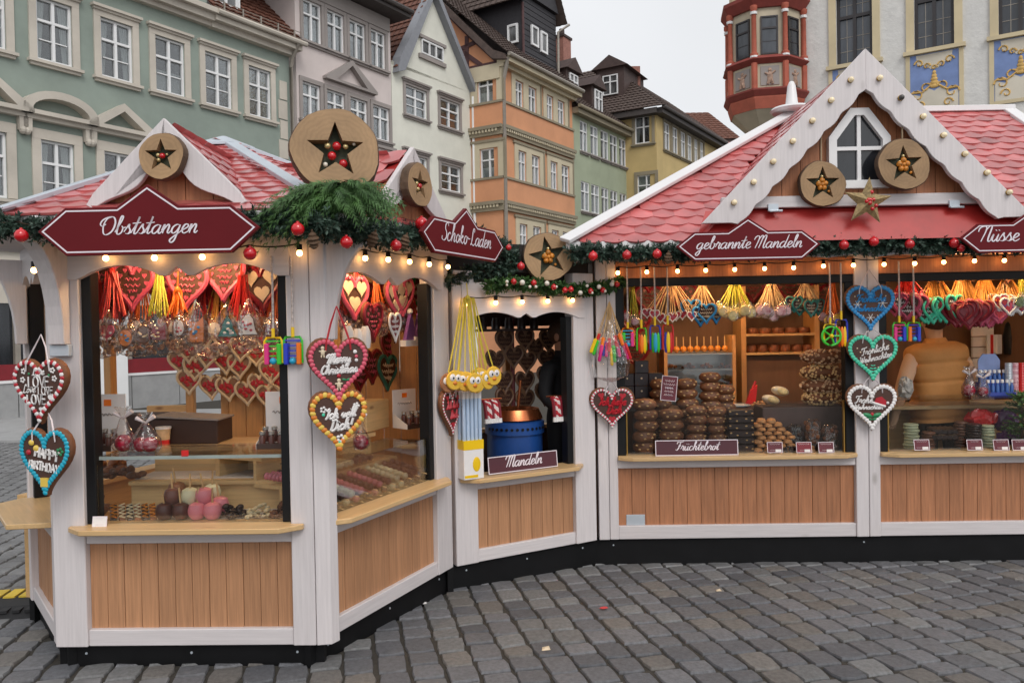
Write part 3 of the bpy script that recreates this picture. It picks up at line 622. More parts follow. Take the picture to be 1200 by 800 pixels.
for w in tw+lowt:
    a, c, e, f = w; t = MB(); fr = .09
    t.box(a, a+fr, .12, .2, e, f); t.box(c-fr, c, .12, .2, e, f); t.box(a+fr, c-fr, .12, .2, e, e+fr); t.box(a+fr, c-fr, .12, .2, f-fr, f)
    zt2 = e+(f-e)*.68; t.box(a+fr, c-fr, .11, .2, zt2-.05, zt2+.05); t.box((a+c)/2-.05, (a+c)/2+.05, .115, .2, e+fr, f-fr)
    o = t.build('window', DKF, H, F)
    t = MB()
    for q in (.28, .72): t.box(a+(c-a)*q-.008, a+(c-a)*q+.008, .165, .178, e+fr, f-fr)
    for q in (.2, .4, .85): t.box(a+fr, c-fr, .167, .18, e+(f-e)*q-.008, e+(f-e)*q+.008)
    t.build('lead_bars', GUT, o, F)
    t = MB(); t.box(a, c, .18, .19, e, f); t.build('pane', PANEL, o, F)
    t = MB(); tw_ = .22
    t.box(a-tw_, a-.002, -.06, .1, e, f+.3); t.box(c+.002, c+tw_, -.06, .1, e, f+.3); t.box(a, c, -.058, .1, f+.002, f+.3)
    t.box(a-tw_-.08, c+tw_+.08, -.14, .1, e-.12, e-.002); t.build('casing', SAND, o, F)
BLU = mk('painted_blue_panel', S(120, 140, 186), .85, .12, 3, rnd=0); CRM = plaster('panel_cream', S(206, 198, 182), .07); OCH = mk('painted_ochre', S(206, 168, 100), .8, .25, 5, rnd=0)
for w in tw:
    a, c, e = w[0]-.12, w[1]+.12, w[2]-.14; zb2 = e-1.75
    t = MB(); t.box(a, c, -.03, .02, zb2, e); pn = t.build('painted_panel', BLU, H, F)
    t = MB(); t.box(a-.12, a, -.05, .02, zb2-.1, e); t.box(c, c+.12, -.05, .02, zb2-.1, e); t.box(a, c, -.05, .02, zb2-.1, zb2); t.build('panel_border', SAND, pn, F)
    cx = (a+c)/2; hw = (c-a)/2
    t = MB(); t.prism([(cx-hw+.02, zb2+.004), (cx+hw-.02, zb2+.004), (cx+hw-.02, zb2+.55), (cx+hw*.6, zb2+.5), (cx+hw*.3, zb2+.72), (cx, zb2+.6), (cx-hw*.3, zb2+.72), (cx-hw*.6, zb2+.5), (cx-hw+.02, zb2+.6)], -.04, -.031); t.build('scroll_field', CRM, pn, F, fixn=True); t = MB()
    t.prism([(cx-hw*.75, e-.02), (cx-hw*.7, e-.3), (cx-hw*.35, e-.34), (cx-hw*.15, e-.48), (cx+hw*.15, e-.48), (cx+hw*.35, e-.34), (cx+hw*.7, e-.3), (cx+hw*.75, e-.02)], -.04, -.031); t.build('garland_field', CRM, pn, F, fixn=True)
    t = MB(); rr = random.Random(5)
    def swirl(x, z, r, s, n=12, k=1.05):
        t.tube([(x+s*r*(1-i/n*.75)*cos(k*2*pi*i/n), -.045, z+r*(1-i/n*.75)*sin(k*2*pi*i/n)) for i in range(n+1)], [.03*(1-.5*i/n) for i in range(n+1)], 5)
    for s in (-1, 1):
        swirl(cx+s*hw*.62, e-.28, .13, s); swirl(cx+s*hw*.3, e-.38, .1, -s); swirl(cx+s*hw*.72, zb2+.5, .2, s); swirl(cx+s*hw*.35, zb2+.72, .16, -s); swirl(cx+s*hw*.55, zb2+.2, .14, s)
        t.tube([(cx+s*hw*.1, -.045, zb2+.8), (cx+s*hw*.5, -.045, zb2+.6), (cx+s*hw*.95, -.045, zb2+.62)], .03, 5)
    for k in range(5): t.ball((cx, -.04, zb2+.75+k*.1), (.14-.022*k, .03, .07), 8, 6)
    swirl(cx, e-.45, .08, 1); t.build('scrollwork', OCH, pn, F, smooth=True)
# oriel: half octagon bay at the building's left corner
ORED = mk('oriel_red', S(172, 90, 70), .75, .15, 4, rnd=.04); ODK = mk('oriel_dark_red', S(132, 58, 50), .75, .15, 4, rnd=.04); OST = plaster('oriel_stone', S(184, 172, 150), .1)
oc = F @ Vector((-1.2, -.15, 0)); D_ = oc.y
def oz(v): return EYE+(379-v)/FPX*(D_-1)
def octo(r, z, ph=0): return [(r*cos(a_), r*sin(a_), z) for a_ in [pi+pi*(k+.5)/4+0 for k in range(-1, 5)]]
OA = [pi+.0+pi*k/4 for k in range(5)]
Oz = T(oc.x, oc.y, 0) @ RZ(atan2(TD.y, TD.x))
def ring(t, r0, r1, z0, z1):
    n = len(OA); vs = [(r0*cos(a), r0*sin(a), z0) for a in OA]+[(r1*cos(a), r1*sin(a), z1) for a in OA]
    t.add(vs, [(i, i+1, n+i+1, n+i) for i in range(n-1)]+[tuple(range(n-1, -1, -1)), tuple(range(n, 2*n))]); return t
R0 = 1.28
H2 = H
t = MB(); ring(t, .1, .55, oz(165), oz(150)); ring(t, .55, R0-.12, oz(150), oz(128)); t.build('oriel_corbel', OST, H2, Oz)
t = MB(); ring(t, R0-.1, R0, oz(128), oz(116)); ring(t, R0, R0, oz(116), oz(114)); t.build('oriel_base', ORED, H2, Oz)
t = MB(); ring(t, R0+.02, R0+.14, oz(114), oz(108)); ring(t, R0+.14, R0+.14, oz(108), oz(106)); t.build('oriel_cornice', ODK, H2, Oz)
t = MB(); ring(t, R0-.05, R0-.05, oz(106), oz(76)); t.build('oriel_parapet', OST, H2, Oz)
t = MB(); ring(t, R0-.02, R0+.16, oz(77), oz(72)); ring(t, R0+.16, R0+.05, oz(72), oz(68)); t.build('oriel_cornice', ODK, H2, Oz)
t = MB(); ring(t, R0-.1, R0-.1, oz(68), oz(4)); t.build('oriel_wall', OST, H2, Oz)
t = MB(); ring(t, R0, R0+.2, oz(12), oz(2)); ring(t, R0+.2, R0+.2, oz(2), oz(-2)); t.build('oriel_cornice', ODK, H2, Oz)
t = MB(); ring(t, R0-.1, R0-.1, oz(-2), oz(-70)); t.build('oriel_upper_wall', SAND, H2, Oz)
for k, a in enumerate(OA):
    c = Vector((R0*cos(a), R0*sin(a), 0))*.985
    t = MB(); t.lathe([(.1, oz(106)), (.1, oz(76))], 8, T(c)); t.lathe([(.13, oz(68)), (.13, oz(65)), (.085, oz(64)), (.075, oz(16)), (.12, oz(14)), (.12, oz(10))], 10, T(c)); t.build('oriel_column', ORED, H2, Oz, smooth=True)
    t = MB(); t.lathe([(.11, oz(20)), (.115, oz(17))], 10, T(c)); t.build('column_capital', WF, H2, Oz); t = MB(); t.lathe([(.135, oz(70)), (.135, oz(68))], 10, T(c)); t.build('column_band', WF, H2, Oz)
for k in range(4):
    a0, a1 = OA[k], OA[k+1]; p0 = Vector((cos(a0), sin(a0), 0))*(R0-.1); p1 = Vector((cos(a1), sin(a1), 0))*(R0-.1)
    FF = Oz @ frame(p0, p1); L = (p1-p0).length
    t = MB(); fr = .05; x0, x1, z0, z1 = L*.2, L*.8, oz(66), oz(22)
    t.box(x0, x0+fr, -.05, -.004, z0, z1); t.box(x1-fr, x1, -.05, -.004, z0, z1); t.box(x0, x1, -.052, -.004, z0, z0+fr); t.box(x0, x1, -.052, -.004, z1-fr, z1); t.box(x0, x1, -.054, -.004, z0+(z1-z0)*.66, z0+(z1-z0)*.66+.06); t.box(x0, x1, -.03, -.004, z0+(z1-z0)*.33, z0+(z1-z0)*.33+.02)
    o = t.build('oriel_window', DKF, H2, FF); t = MB(); t.box(x0, x1, -.02, -.003, z0, z1); t.build('pane', PANEL, o, FF)
    t = MB(); t.box(x0-.02, x1+.02, -.075, -.04, oz(102), oz(80)); pn = t.build('oriel_relief_panel', GRT, H2, FF @ T(0, 0, 0))
    t = MB(); xm = L/2; t.ball((xm, .02, oz(93)), (.09, .04, .2), 8, 6); t.ball((xm, .02, oz(85)), (.06, .04, .07), 8, 6); t.tube([(xm-.16, .02, oz(88)), (xm, .01, oz(91)), (xm+.16, .02, oz(86))], .035, 6); t.tube([(xm-.07, .02, oz(101)), (xm-.03, .01, oz(95))], .05, 6); t.tube([(xm+.08, .02, oz(101)), (xm+.03, .01, oz(95))], .05, 6); t.build('relief_figure', mk('relief_paint', S(170, 140, 122), .8, .3, 9), pn, FF @ T(0, -.1, 0), smooth=True)
t = MB(); t.tube([(-.06, -.1, m1+1.5), (-.06, -.1, 0)], .06, 8); t.build('downpipe', GUT, H, F)
# ================================================================== STALLS
A2 = (-2.98, 4.8); A = (-2.368, 4.03); B = (-1.02, 3.995); C = (-.43, 5.27); D = (.62, 5.885); E2 = (4.62, 5.805)
dist = lambda p, q: sqrt((p[0]-q[0])**2+(p[1]-q[1])**2)
F_LA = frame(A2, A); F_AB = frame(A, B); F_BC = frame(B, C); F_CD = frame(C, D); F_DE = frame(D, E2)
L_LA, L_AB, L_BC, L_CD, L_DE = dist(A2, A), dist(A, B), dist(B, C), dist(C, D), dist(D, E2)
def post(par, F, x0, x1, z0=0, z1=2.12, d0=-.012, d1=.1, name='post', mat=None):
    t = MB(); t.box(x0, x1, d0, d1, z0, z1); return t.build(name, mat or WV, par, F, bev=.004)
def bay(par, F, x0, x1, zp0=.085, zp1=.53, zl=.60, plank=PLK, pw=.088, ledge=True, proj=.12, ov=(.07, .07), jamb=.05, zj=1.92, glass=None, jambs=(1, 1)):
    t = MB(); t.box(x0, x1, 0, .07, 0, zp0); t.build('bottom_rail', WH, par, F, bev=.004)
    t = MB(); t.box(x0, x1, .0, .07, zp1, zl); t.build('top_rail', WH, par, F, bev=.004)
    n = max(1, round((x1-x0)/pw)); w = (x1-x0)/n
    t = MB(); t.box(x0, x1, .05, .068, zp0, zp1); t.build('panel_backing', DARK, par, F)
    pm = MB(); pm.box(.0012, w-.0012, .03, .05, zp0-.01, zp1+.01); me = pm.mesh('plank', plank, bev=.0015)
    for k in range(n): put(me, 'plank', par, F @ T(x0+k*w, random.uniform(-.0015, .0015), 0))
    if ledge:
        a, c = x0-ov[0], x1+ov[1]
        t = MB(); t.slab([(a, .0-.014), (a+.0, -.04), (a+.1, -proj), (c-.1, -proj), (c, -.04), (c, -.014), (x1, -.014), (x1, .1), (x0, .1), (x0, -.014)], zl+.001, zl+.029); t.build('ledge', LEDGE, par, F, bev=.004)
    for s, on in ((0, jambs[0]), (1, jambs[1])):
        if on:
            xa = x0 if s == 0 else x1-jamb
            t = MB(); t.box(xa, xa+jamb, .012, .09, zl+.03, zj); t.build('window_jamb', BLKF, par, F, bev=.003)
    if glass:
        t = MB(); t.box(x0+jamb, x1-jamb, .03, .036, zl+.03, glass); t.build('glass_pane', GLASS, par, F)
def frieze(par, F, x0, x1, z0, z1, amp=.075, d0=-.02, d1=.02, mat=None):
    """fascia board with a scalloped lower edge: two arches meeting in a small point"""
    n = 40; pts = [(x1, z1), (x0, z1)]
    L = x1-x0; low = [(x0, z0)]
    for i in range(n+1):
        s = i/n; e = .06
        if s < e or s > 1-e: q = 0
        else:
            u = (s-e)/(1-2*e); v = abs(u-.5)*2          # 1 at sides, 0 in the middle
            q = .9*sin(pi*min(1, (1-v)/.86)) if v > .14 else .75*(1-v/.14)+.0
            if v > .14: q = .9*abs(sin(pi*(1-v)/.86))**.8
        low.append((x0+L*s, z0+amp*q))
    low.append((x1, z0))
    pts = [(x0, z1)]+low+[(x1, z1)]
    t = MB(); t.prism(pts, d0, d1); return t.build('frieze_board', mat or WH, par, F, fixn=True)
def tile_mesh(w, e):
    t = MB(); n = 6; top = []; bot = []
    lo = [(-w/2+w*i/n, -.03*sin(pi*i/n)*1.0, (.012+.005*sin(pi*i/n))) for i in range(n+1)]
    hi = [(-w/2+w*i/n, e*1.12, .002+.006*sin(pi*i/n)) for i in range(n+1)]
    un = [(x, y, z-.012) for x, y, z in lo]
    vs = lo+hi+un; m = n+1
    t.add(vs, [(i, i+1, m+i+1, m+i) for i in range(n)]+[(2*m+i, 2*m+i+1, i+1, i) for i in range(n)])
    return t.mesh('tile', TILE, smooth=True)
TM = {}
def tiled(par, P, w=.17, e=.13, skip=None, name='roof', trim=(0, 0)):
    """P: eave left, eave right, top right, top left. underlay sheet + scalloped tiles, each its own object"""
    P = [Vector(p) for p in P]; ex = (P[1]-P[0]).normalized(); n = ex.cross(P[3]-P[0]).normalized(); ey = n.cross(ex)
    loc = [((p-P[0]).dot(ex), (p-P[0]).dot(ey)) for p in P]
    t = MB(); t.add([p-n*.01 for p in P]+[p-n*.03 for p in P], [(0, 1, 2, 3), (7, 6, 5, 4)]+[(i, 4+i, 4+(i+1) % 4, (i+1) % 4) for i in range(4)]); r = t.build(name, ROOFU, par)
    if (w, e) not in TM: TM[(w, e)] = tile_mesh(w, e)
    fm = Matrix(((ex.x, ey.x, n.x, 0), (ex.y, ey.y, n.y, 0), (ex.z, ey.z, n.z, 0), (0, 0, 0, 1)))
    Ht = loc[3][1]; k = 0
    while k*e < Ht-e*.35:
        y = k*e; tt = min(1, (y+e*.5)/Ht)
        xa = loc[0][0]+(loc[3][0]-loc[0][0])*tt; xb = loc[1][0]+(loc[2][0]-loc[1][0])*tt
        x = math.floor(xa/w)*w+(w/2 if k % 2 else 0)
        while x < xb+w*.5:
            if xa-.02+trim[0] <= x <= xb+.02-trim[1]:
                p = P[0]+ex*x+ey*y
                if not skip or not skip(p): put(TM[(w, e)], 'tile', r, T(p) @ fm @ RZ(random.uniform(-.012, .012)))
            x += w
        k += 1
    return r
def bar(par, name, p, q, w, h, mat, up=Vector((0, 0, 1)), bev=.004):
    """a straight board from p to q, w wide, h thick (upwards)"""
    p, q = Vector(p), Vector(q); x = (q-p).normalized(); y = up.cross(x).normalized(); z = x.cross(y)
    m = Matrix(((x.x, y.x, z.x, p.x), (x.y, y.y, z.y, p.y), (x.z, y.z, z.z, p.z), (0, 0, 0, 1)))
    t = MB(); t.box(0, (q-p).length, -w/2, w/2, 0, h); return t.build(name, mat, par, m, bev=bev)
def bracket(par, F, x, y0, z0, h, r, th=.07, axis='y'):
    """curved corner bracket under the eave, in the plane across the facade"""
    pts = [(0, 0), (0, h)]; n = 8
    pts = [(.03, 0)]+[(.03+r*(i/n)**1.0*.55+r*.45*(1-cos(pi/2*i/n)), h*sin(pi/2*i/n)*.0+h*(i/n)) for i in range(1, n+1)]
    poly = [(0, 0)]+[(.06+r*(1-cos(pi/2*i/n)), h*sin(pi/2*i/n)) for i in range(n+1)]+[(0, h)]
    t = MB(); t.prism([(p[0], p[1]) for p in poly], -th/2, th/2)
    return t.build('bracket', WV, par, F @ T(x, y0, z0) @ RZ(-pi/2), bev=.004, fixn=True)
# ------------------------------------------------ left kiosk (Obststangen / Schoko-Laden)
LK = thing('market_kiosk', 'polygonal white wooden sweets kiosk with red tiled pointed roof', 'kiosk', T(-1.7, 4.9, 0))
# plinth
def plinth(par, pts, z0f, z1, inset=.05, mat=BLK):
    for i in range(len(pts)-1):
        F = frame(pts[i], pts[i+1]); L = dist(pts[i], pts[i+1]); ga = z0f(*pts[i]); gb = z0f(*pts[i+1])
        t = MB(); t.prism([(-.02, ga), (L+.02, gb), (L+.02, z1), (-.02, z1)], inset, inset+.04); t.build('plinth_board', mat, par, F)
        for sx in (.12, L/2, L-.12): s_ = MB(); s_.lathe([(.007, 0), (.006, .003), (0, .003)], 8, T(sx, inset, z1-.05) @ RX(pi/2)); s_.build('screw', FLASH, par, F)
plinth(LK, [A2, A, B, C], lambda x, y: gz(x, y)-.03, .0, .035)
CB, AB_ = (-.75, 6.15), (-2.55, 6.1)
plinth(LK, [C, CB, AB_, A2], lambda x, y: gz(x, y)-.03, .0, .0)
t = MB(); t.slab([(-2.86, 4.82), (-2.3, 4.12), (-1.08, 4.1), (-.52, 5.3), CB, AB_], -.05, -.01); t.build("floor_deck", PINE, LK)
# front facet A-B
post(LK, F_AB, -.012, .155); post(LK, F_AB, L_AB-.125, L_AB-.008)
bay(LK, F_AB, .155, L_AB-.125, jambs=(1, 1), zj=1.93, glass=.93)
frieze(LK, F_AB, .10, L_AB-.1, 1.89, 2.14, d0=-.03, d1=.008)
# left facet
post(LK, F_LA, 0, .07); post(LK, F_LA, L_LA-.1, L_LA-.0, d0=-.01)
bay(LK, F_LA, .07, L_LA-.1, ov=(.03, .0), proj=.2, jambs=(1, 1))
frieze(LK, F_LA, .05, L_LA-.05, 1.89, 2.14)
# right facet B-C
post(LK, F_BC, .012, .1, d0=-.02); post(LK, F_BC, L_BC-.19, L_BC-.0, d0=-.008)
bay(LK, F_BC, .1, L_BC-.19, jambs=(0, 1), ov=(.06, .09), zj=1.9, glass=.9)
frieze(LK, F_BC, .06, L_BC-.1, 1.86, 2.14, d0=-.03, d1=.0)
# corner post between the facets
t = MB(); t.slab([(B[0]-.004, B[1]-.012), (B[0]+.07, B[1]+.0), (B[0]+.1, B[1]+.05), (B[0]+.06, B[1]+.12), (B[0]-.004, B[1]+.12)], 0, 2.12); t.build('corner_post', WV, LK, bev=.003)
bracket(LK, F_AB, .07, -.012, 1.56, .5, .24, .085); bracket(LK, F_BC @ T(.055, 0, 0) @ RZ(-radians(-28)), 0, -.03, 1.56, .5, .2, .085)
bracket(LK, F_LA, .1, -.0, 1.56, .5, .2, .06)
for F, x in ((F_AB, .07), (F_BC, .055)):
    t = MB(); t.box(x-.05, x+.05, -.05, -.012, 1.5, 1.56); t.build('metal_shoe', FLASH, LK, F, bev=.004)
# back walls of pine boards
def board_wall(par, P, Q, z0, z1, w=.13, mat=PINEV, name='wall_board', d=.02):
    F = frame(P, Q); L = dist(P, Q); n = max(1, round(L/w)); ww = L/n
    pm = MB(); pm.box(.002, ww-.002, 0, d, z0, z1); me = pm.mesh(name, mat, bev=.002)
    for k in range(n): put(me, name, par, F @ T(k*ww, 0, 0))
board_wall(LK, (-2.22, 6.11), CB, 0, 2.15); board_wall(LK, CB, (-.47, 5.33), 0, 2.15)
FB = frame(AB_, CB)
for x in (0, .27): post(LK, FB, x, x+.06, 0, 2.15, 0, .06, 'back_post', PINEV)
t = MB(); t.box(.06, .27, .0, .05, .75, .8); t.box(-.3, 0, .0, .05, 1.0, 1.05); t.build('back_rail', PINE, LK, FB)
FLB = frame(AB_, A2); LLB = dist(AB_, A2)
t = MB(); t.box(0, LLB, -.05, 0, 0, .6); t.build('back_panel', PINE, LK, FLB); t = MB(); t.box(0, LLB, -.1, .05, .6, .63); t.build('back_ledge', PINE, LK, FLB)
post(LK, FLB, LLB*.5, LLB*.5+.06, .63, 2.15, -.04, .02, 'back_post', PINEV)
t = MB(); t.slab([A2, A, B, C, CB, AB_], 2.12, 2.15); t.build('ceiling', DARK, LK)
# roof: overhanging corners and apex
def off(P, Q, R, o):                       # corner Q moved outwards by o
    d1 = (Vector(Q)-Vector(P)).normalized(); d2 = (Vector(R)-Vector(Q)).normalized(); n1 = Vector((d1.y, -d1.x)); n2 = Vector((d2.y, -d2.x)); m_ = (n1+n2).normalized()
    q = Vector(Q)+m_*(o/max(.4, m_.dot(n1))); return (q.x, q.y)
poly = [A2, A, B, C, CB, AB_]; RC = [off(poly[i-1], poly[i], poly[(i+1) % 6], .24) for i in range(6)]
APX = Vector((-1.86, 5.15, 2.86)); ZE = 2.19
R3 = [Vector((p[0], p[1], ZE)) for p in RC]
tiled(LK, (R3[1], R3[2], APX, APX), .135, .095); tiled(LK, (R3[2], R3[3], APX, APX), .135, .095)
tiled(LK, (R3[0], R3[1], APX, APX), .135, .095)
for i in (3, 4, 5):
    t = MB(); t.add([R3[i], R3[(i+1) % 6], APX], [(0, 1, 2)]); t.build('roof', ROOFU, LK)
for i in range(6): bar(LK, 'hip_flashing', R3[i]+Vector((0, 0, .005)), APX+Vector((0, 0, -.005)), .085, .028, FLASH)
for i in (0, 1, 2):
    bar(LK, 'eave_fascia', R3[i]+Vector((0, 0, -.06)), R3[i+1]+Vector((0, 0, -.06)), .02, .055, WP)
    q0, q1 = Vector((*poly[i], 2.115)), Vector((*poly[i+1], 2.115)); t = MB(); t.add([R3[i]-Vector((0, 0, .05)), R3[i+1]-Vector((0, 0, .05)), q1, q0], [(0, 1, 2, 3)]); t.build('soffit', WH, LK)
t = MB(); t.lathe([(.2, -.09), (.2, -.075), (.015, .0)], 6, T(APX.x, APX.y, APX.z+.03)); t.build('roof_cap', FLASH, LK)
def small_gable(par, F, cx, hw, z0, z1, depth, planks=5):
    """little dormer gable with wavy bargeboards, front at y=0 of F, running back to the roof"""
    n = 14
    for s in (-1, 1):
        out, inn = [], []
        for i in range(n+1):
            u = i/n; x = cx+s*hw*(1-u); z = z0+(z1-z0)*u
            wv = .05+.075*sin(pi*min(1, u*1.15))**1.5 if u < .87 else .055+.06*(1-u)
            wv = .055+.07*(sin(pi*u*1.05))**2 if u < .95 else .06
            out.append((x, z)); inn.append((x-s*wv*.62, z-wv*.9))
        inn[-1] = (cx, z1-.14); inn[0] = (cx+s*hw*.93, z0-.05); out[0] = (cx+s*(hw+.01), z0-.03)
        t = MB(); t.prism(out+inn[::-1], 0, .03); t.build('bargeboard', WV, par, F, fixn=True, bev=.003)
    w = 2*hw*.9/planks; rise = (z1-z0)*.92
    for k in range(planks):
        xa = cx-hw*.9+k*w+.002; xb = xa+w-.004
        f = lambda x: z0+rise*(1-abs(x-cx)/hw)-.03
        pts = [(xa, z0-.02), (xb, z0-.02), (xb, max(z0, f(xb)))]+([(cx, f(cx))] if xa < cx < xb else [])+[(xa, max(z0, f(xa)))]
        t = MB(); t.prism(pts, .07, .085); t.build('gable_plank', PLG, par, F, fixn=True)
    for s in (-1, 1):
        a = F @ Vector((cx+s*hw, .035, z0-.035)); b_ = F @ Vector((cx+s*hw, depth*.35, z0-.035)); c = F @ Vector((cx, depth, z1-.035)); d = F @ Vector((cx, .035, z1-.035))
        tiled(par, (a, b_, c, d) if s > 0 else (b_, a, d, c), .135, .095, name='gable_roof', trim=(.1, 0) if s > 0 else (0, .1))
FG1 = frame(RC[1], RC[2]) @ T(0, .06, 0); LG1 = dist(RC[1], RC[2])
xa, _ = fpx(FG1, 193, 200); small_gable(LK, FG1, xa, .385, 2.27, 2.655, .95)
FG2 = frame(RC[2], RC[3]) @ T(0, .03, 0)
xb_, _ = fpx(FG2, 486, 220); small_gable(LK, FG2, xb_, .385, 2.27, 2.655, .95)
# ------------------------------------------------ connecting booth (Mandeln)
MBH = thing('almond_booth', 'low white booth joining the two sweets stalls', 'booth', T(.1, 5.6, 0))
post(MBH, F_CD, .03, .2, 0, 2.0); post(MBH, F_CD, L_CD-.2, L_CD-.015, 0, 2.0)
bay(MBH, F_CD, .2, L_CD-.2, zp1=.5, zl=.565, ov=(.14, .05), jambs=(0, 1), zj=1.68, proj=.13)
frieze(MBH, F_CD, .1, L_CD-.1, 1.67, 1.92, amp=.05, d0=-.02, d1=.01)
plinth(MBH, [C, D], lambda x, y: gz(x, y)-.03, 0, .03)
FCB = frame((-.9, 6.55), (.25, 7.1)); 
t = MB(); P_ = [(C[0]+.0, C[1]+.12), (D[0]-.06, D[1]+.1), (.55, 7.1), (-.6, 6.5)]; t.slab(P_, -.05, -.01); t.build('floor_deck', PINE, MBH)
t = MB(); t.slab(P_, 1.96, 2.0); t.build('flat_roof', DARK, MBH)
t = MB(); t.slab([(-.62, 6.5), (.55, 7.1), (.53, 7.14), (-.64, 6.54)], 1.62, 1.95); t.build('back_beam', DBR, MBH)
t = MB(); t.slab([(-.62, 6.5), (.55, 7.1), (.53, 7.14), (-.64, 6.54)], 0, .72); t.build('back_panel', DBR, MBH)
t = MB(); t.slab([(-.66, 6.46), (.58, 7.06), (.53, 7.16), (-.7, 6.56)], .72, .75); t.build('back_ledge', PINE, MBH)
FMB = frame((-.62, 6.5), (.55, 7.1))
for x in (.02, .62): post(MBH, FMB, x, x+.06, .75, 1.62, -.02, .05, 'back_post', PINEV)
t = MB(); t.box(.03, L_CD-.02, -.08, .5, 2.0, 2.2); t.build('upper_beam', DARK, MBH, F_CD @ T(0, .12, 0))
# ------------------------------------------------ right stall
RS = thing('market_stall', 'long white wooden almond stall with red hip roof and big gable', 'stall', T(2.6, 6.5, 0))
XE = fpx(F_DE, 1018, 560)[0]
plinth(RS, [D, E2], lambda x, y: gz(x, y)-.03, 0, .03)
post(RS, F_DE, 0.012, .09, 0, 2.1); post(RS, F_DE, .094, .16, 0, 2.1, -.006); post(RS, F_DE, XE-.095, XE-.003, 0, 2.1); post(RS, F_DE, XE+.003, XE+.085, 0, 2.1, -.009)
post(RS, F_DE, L_DE-.1, L_DE, 0, 2.1)
bay(RS, F_DE, .16, XE-.095, zp0=.1, zp1=.535, zl=.6, plank=PLR, pw=.105, ov=(.0, .0), proj=.1, jamb=.065, zj=1.9, glass=1.02)
bay(RS, F_DE, XE+.085, L_DE-.1, zp0=.1, zp1=.535, zl=.6, plank=PLR, pw=.105, ov=(.0, .0), proj=.1, jamb=.065, zj=1.9, glass=1.0)
for x0, x1 in ((.16, XE-.095), (XE+.085, L_DE-.1)):
    t = MB(); t.box(x0, x1, .012, .09, 1.9, 1.96); t.build('window_head', BLKF, RS, F_DE, bev=.003)
    t = MB(); t.box(x0, x1, .0, .06, 1.96, 2.09); t.build('light_board', PLG, RS, F_DE, bev=.003)
    for xs in (x0+.07, x1-.078): 
        t = MB(); t.box(xs, xs+.008, .02, .05, .63, 1.02); t.build('brass_edge', mk('brass', S(190, 150, 80), .3, .1, metal=.8), RS, F_DE)
t = MB(); n = 60; pts = [(-.16, 2.22)]+[(-.16+(L_DE+.3)*i/n, 2.06+.018*abs(sin(pi*i/5))) for i in range(n+1)]+[(L_DE+.14, 2.22)]
t.prism(pts, -.3, -.275); t.build('frieze_board', WH, RS, F_DE, fixn=True)
t = MB(); t.box(-.16, L_DE+.14, -.275, .3, 2.1, 2.12); t.build('soffit', WH, RS, F_DE)
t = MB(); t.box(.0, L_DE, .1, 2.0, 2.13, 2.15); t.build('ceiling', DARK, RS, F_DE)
t = MB(); t.box(.0, L_DE, .1, 1.95, -.06, -.01); t.build('floor_deck', PINE, RS, F_DE)
BRW = mk('brown_wall_panel', S(120, 88, 66), .65, .12, 3, (6, 6, .6), rnd=.04)
t = MB(); t.box(0, L_DE, 1.95, 1.98, 0, 2.12); t.build('back_wall', BRW, RS, F_DE)
t = MB(); t.box(0, .03, .1, 1.95, 0, 2.12); t.build('side_wall', BRW, RS, F_DE); t = MB(); t.box(L_DE-.03, L_DE, .1, 1.95, 0, 2.12); t.build('side_wall', BRW, RS, F_DE)
# roof
EZ, EY = 2.2, -.32
def rp(u, v, y): return fpy(u, v, y)
RIDY = 7.1; RL = fpy(928, 138, RIDY); RR = fpy(1179, 131, RIDY); RL.z = RR.z = (RL.z+RR.z)/2
EL = F_DE @ Vector((-.2, EY, EZ)); ER = F_DE @ Vector((L_DE+.0, EY, EZ))
gx_, _ = fpx(F_DE, 1014, 160, -.42); GFR = F_DE @ T(gx_, -.42, 0); GZ_0 = fpx(F_DE, 838, 262, -.42)[1]; GZ_1 = fpx(F_DE, 1014, 58, -.42)[1]; GHW = gx_-fpx(F_DE, 822, 262, -.42)[0]
GI = GFR.inverted()
def under_gable(p):
    q = GI @ p; return abs(q.x) < GHW*.82*(GZ_1-q.z)/(GZ_1-GZ_0) and q.z < GZ_1-.02
tiled(RS, (EL, ER, RR, RL), .16, .108, skip=under_gable)
BKL = Vector((EL.x, RIDY+1.4, EZ)); BKR = Vector((ER.x, RIDY+1.4, EZ))
t = MB(); t.add([BKR, BKL, RL, RR], [(0, 1, 2, 3)]); t.build('back_roof', ROOFU, RS)
t = MB(); t.add([BKL, EL, RL], [(0, 1, 2)]); t.build('end_roof', ROOFU, RS)
t = MB(); t.add([ER, BKR, RR], [(0, 1, 2)]); t.build('end_roof', ROOFU, RS)
up_ = Vector((0, -.4, .9))
bar(RS, 'hip_board', EL+Vector((-.03, -.04, .0)), RL+Vector((0, 0, .02)), .1, .03, WP, up_); bar(RS, 'hip_board', ER+Vector((.02, -.02, .02)), RR+Vector((0, 0, .03)), .11, .03, WP, up_)
bar(RS, 'ridge_board', RL+Vector((0, 0, .01)), RR+Vector((.05, 0, .01)), .12, .05, WP)
bar(RS, 'eave_fascia', EL+Vector((-.02, .0, -.05)), ER+Vector((0, 0, -.05)), .02, .055, WP)
p = fpy(1158, 188, 6.55); q = fpy(1204, 206, 6.4); bar(RS, 'valley_flashing', p, q, .05, .02, WP, up_)
t = MB(); t.lathe([(.01, -.04), (.17, -.04), (.19, -.02), (.17, .0), (.07, .015), (.055, .03), (.035, .2), (.02, .235), (.0, .245)], 20, T(RL.x+.0, RL.y, RL.z+.075)); t.build('finial', WP, RS, smooth=True)
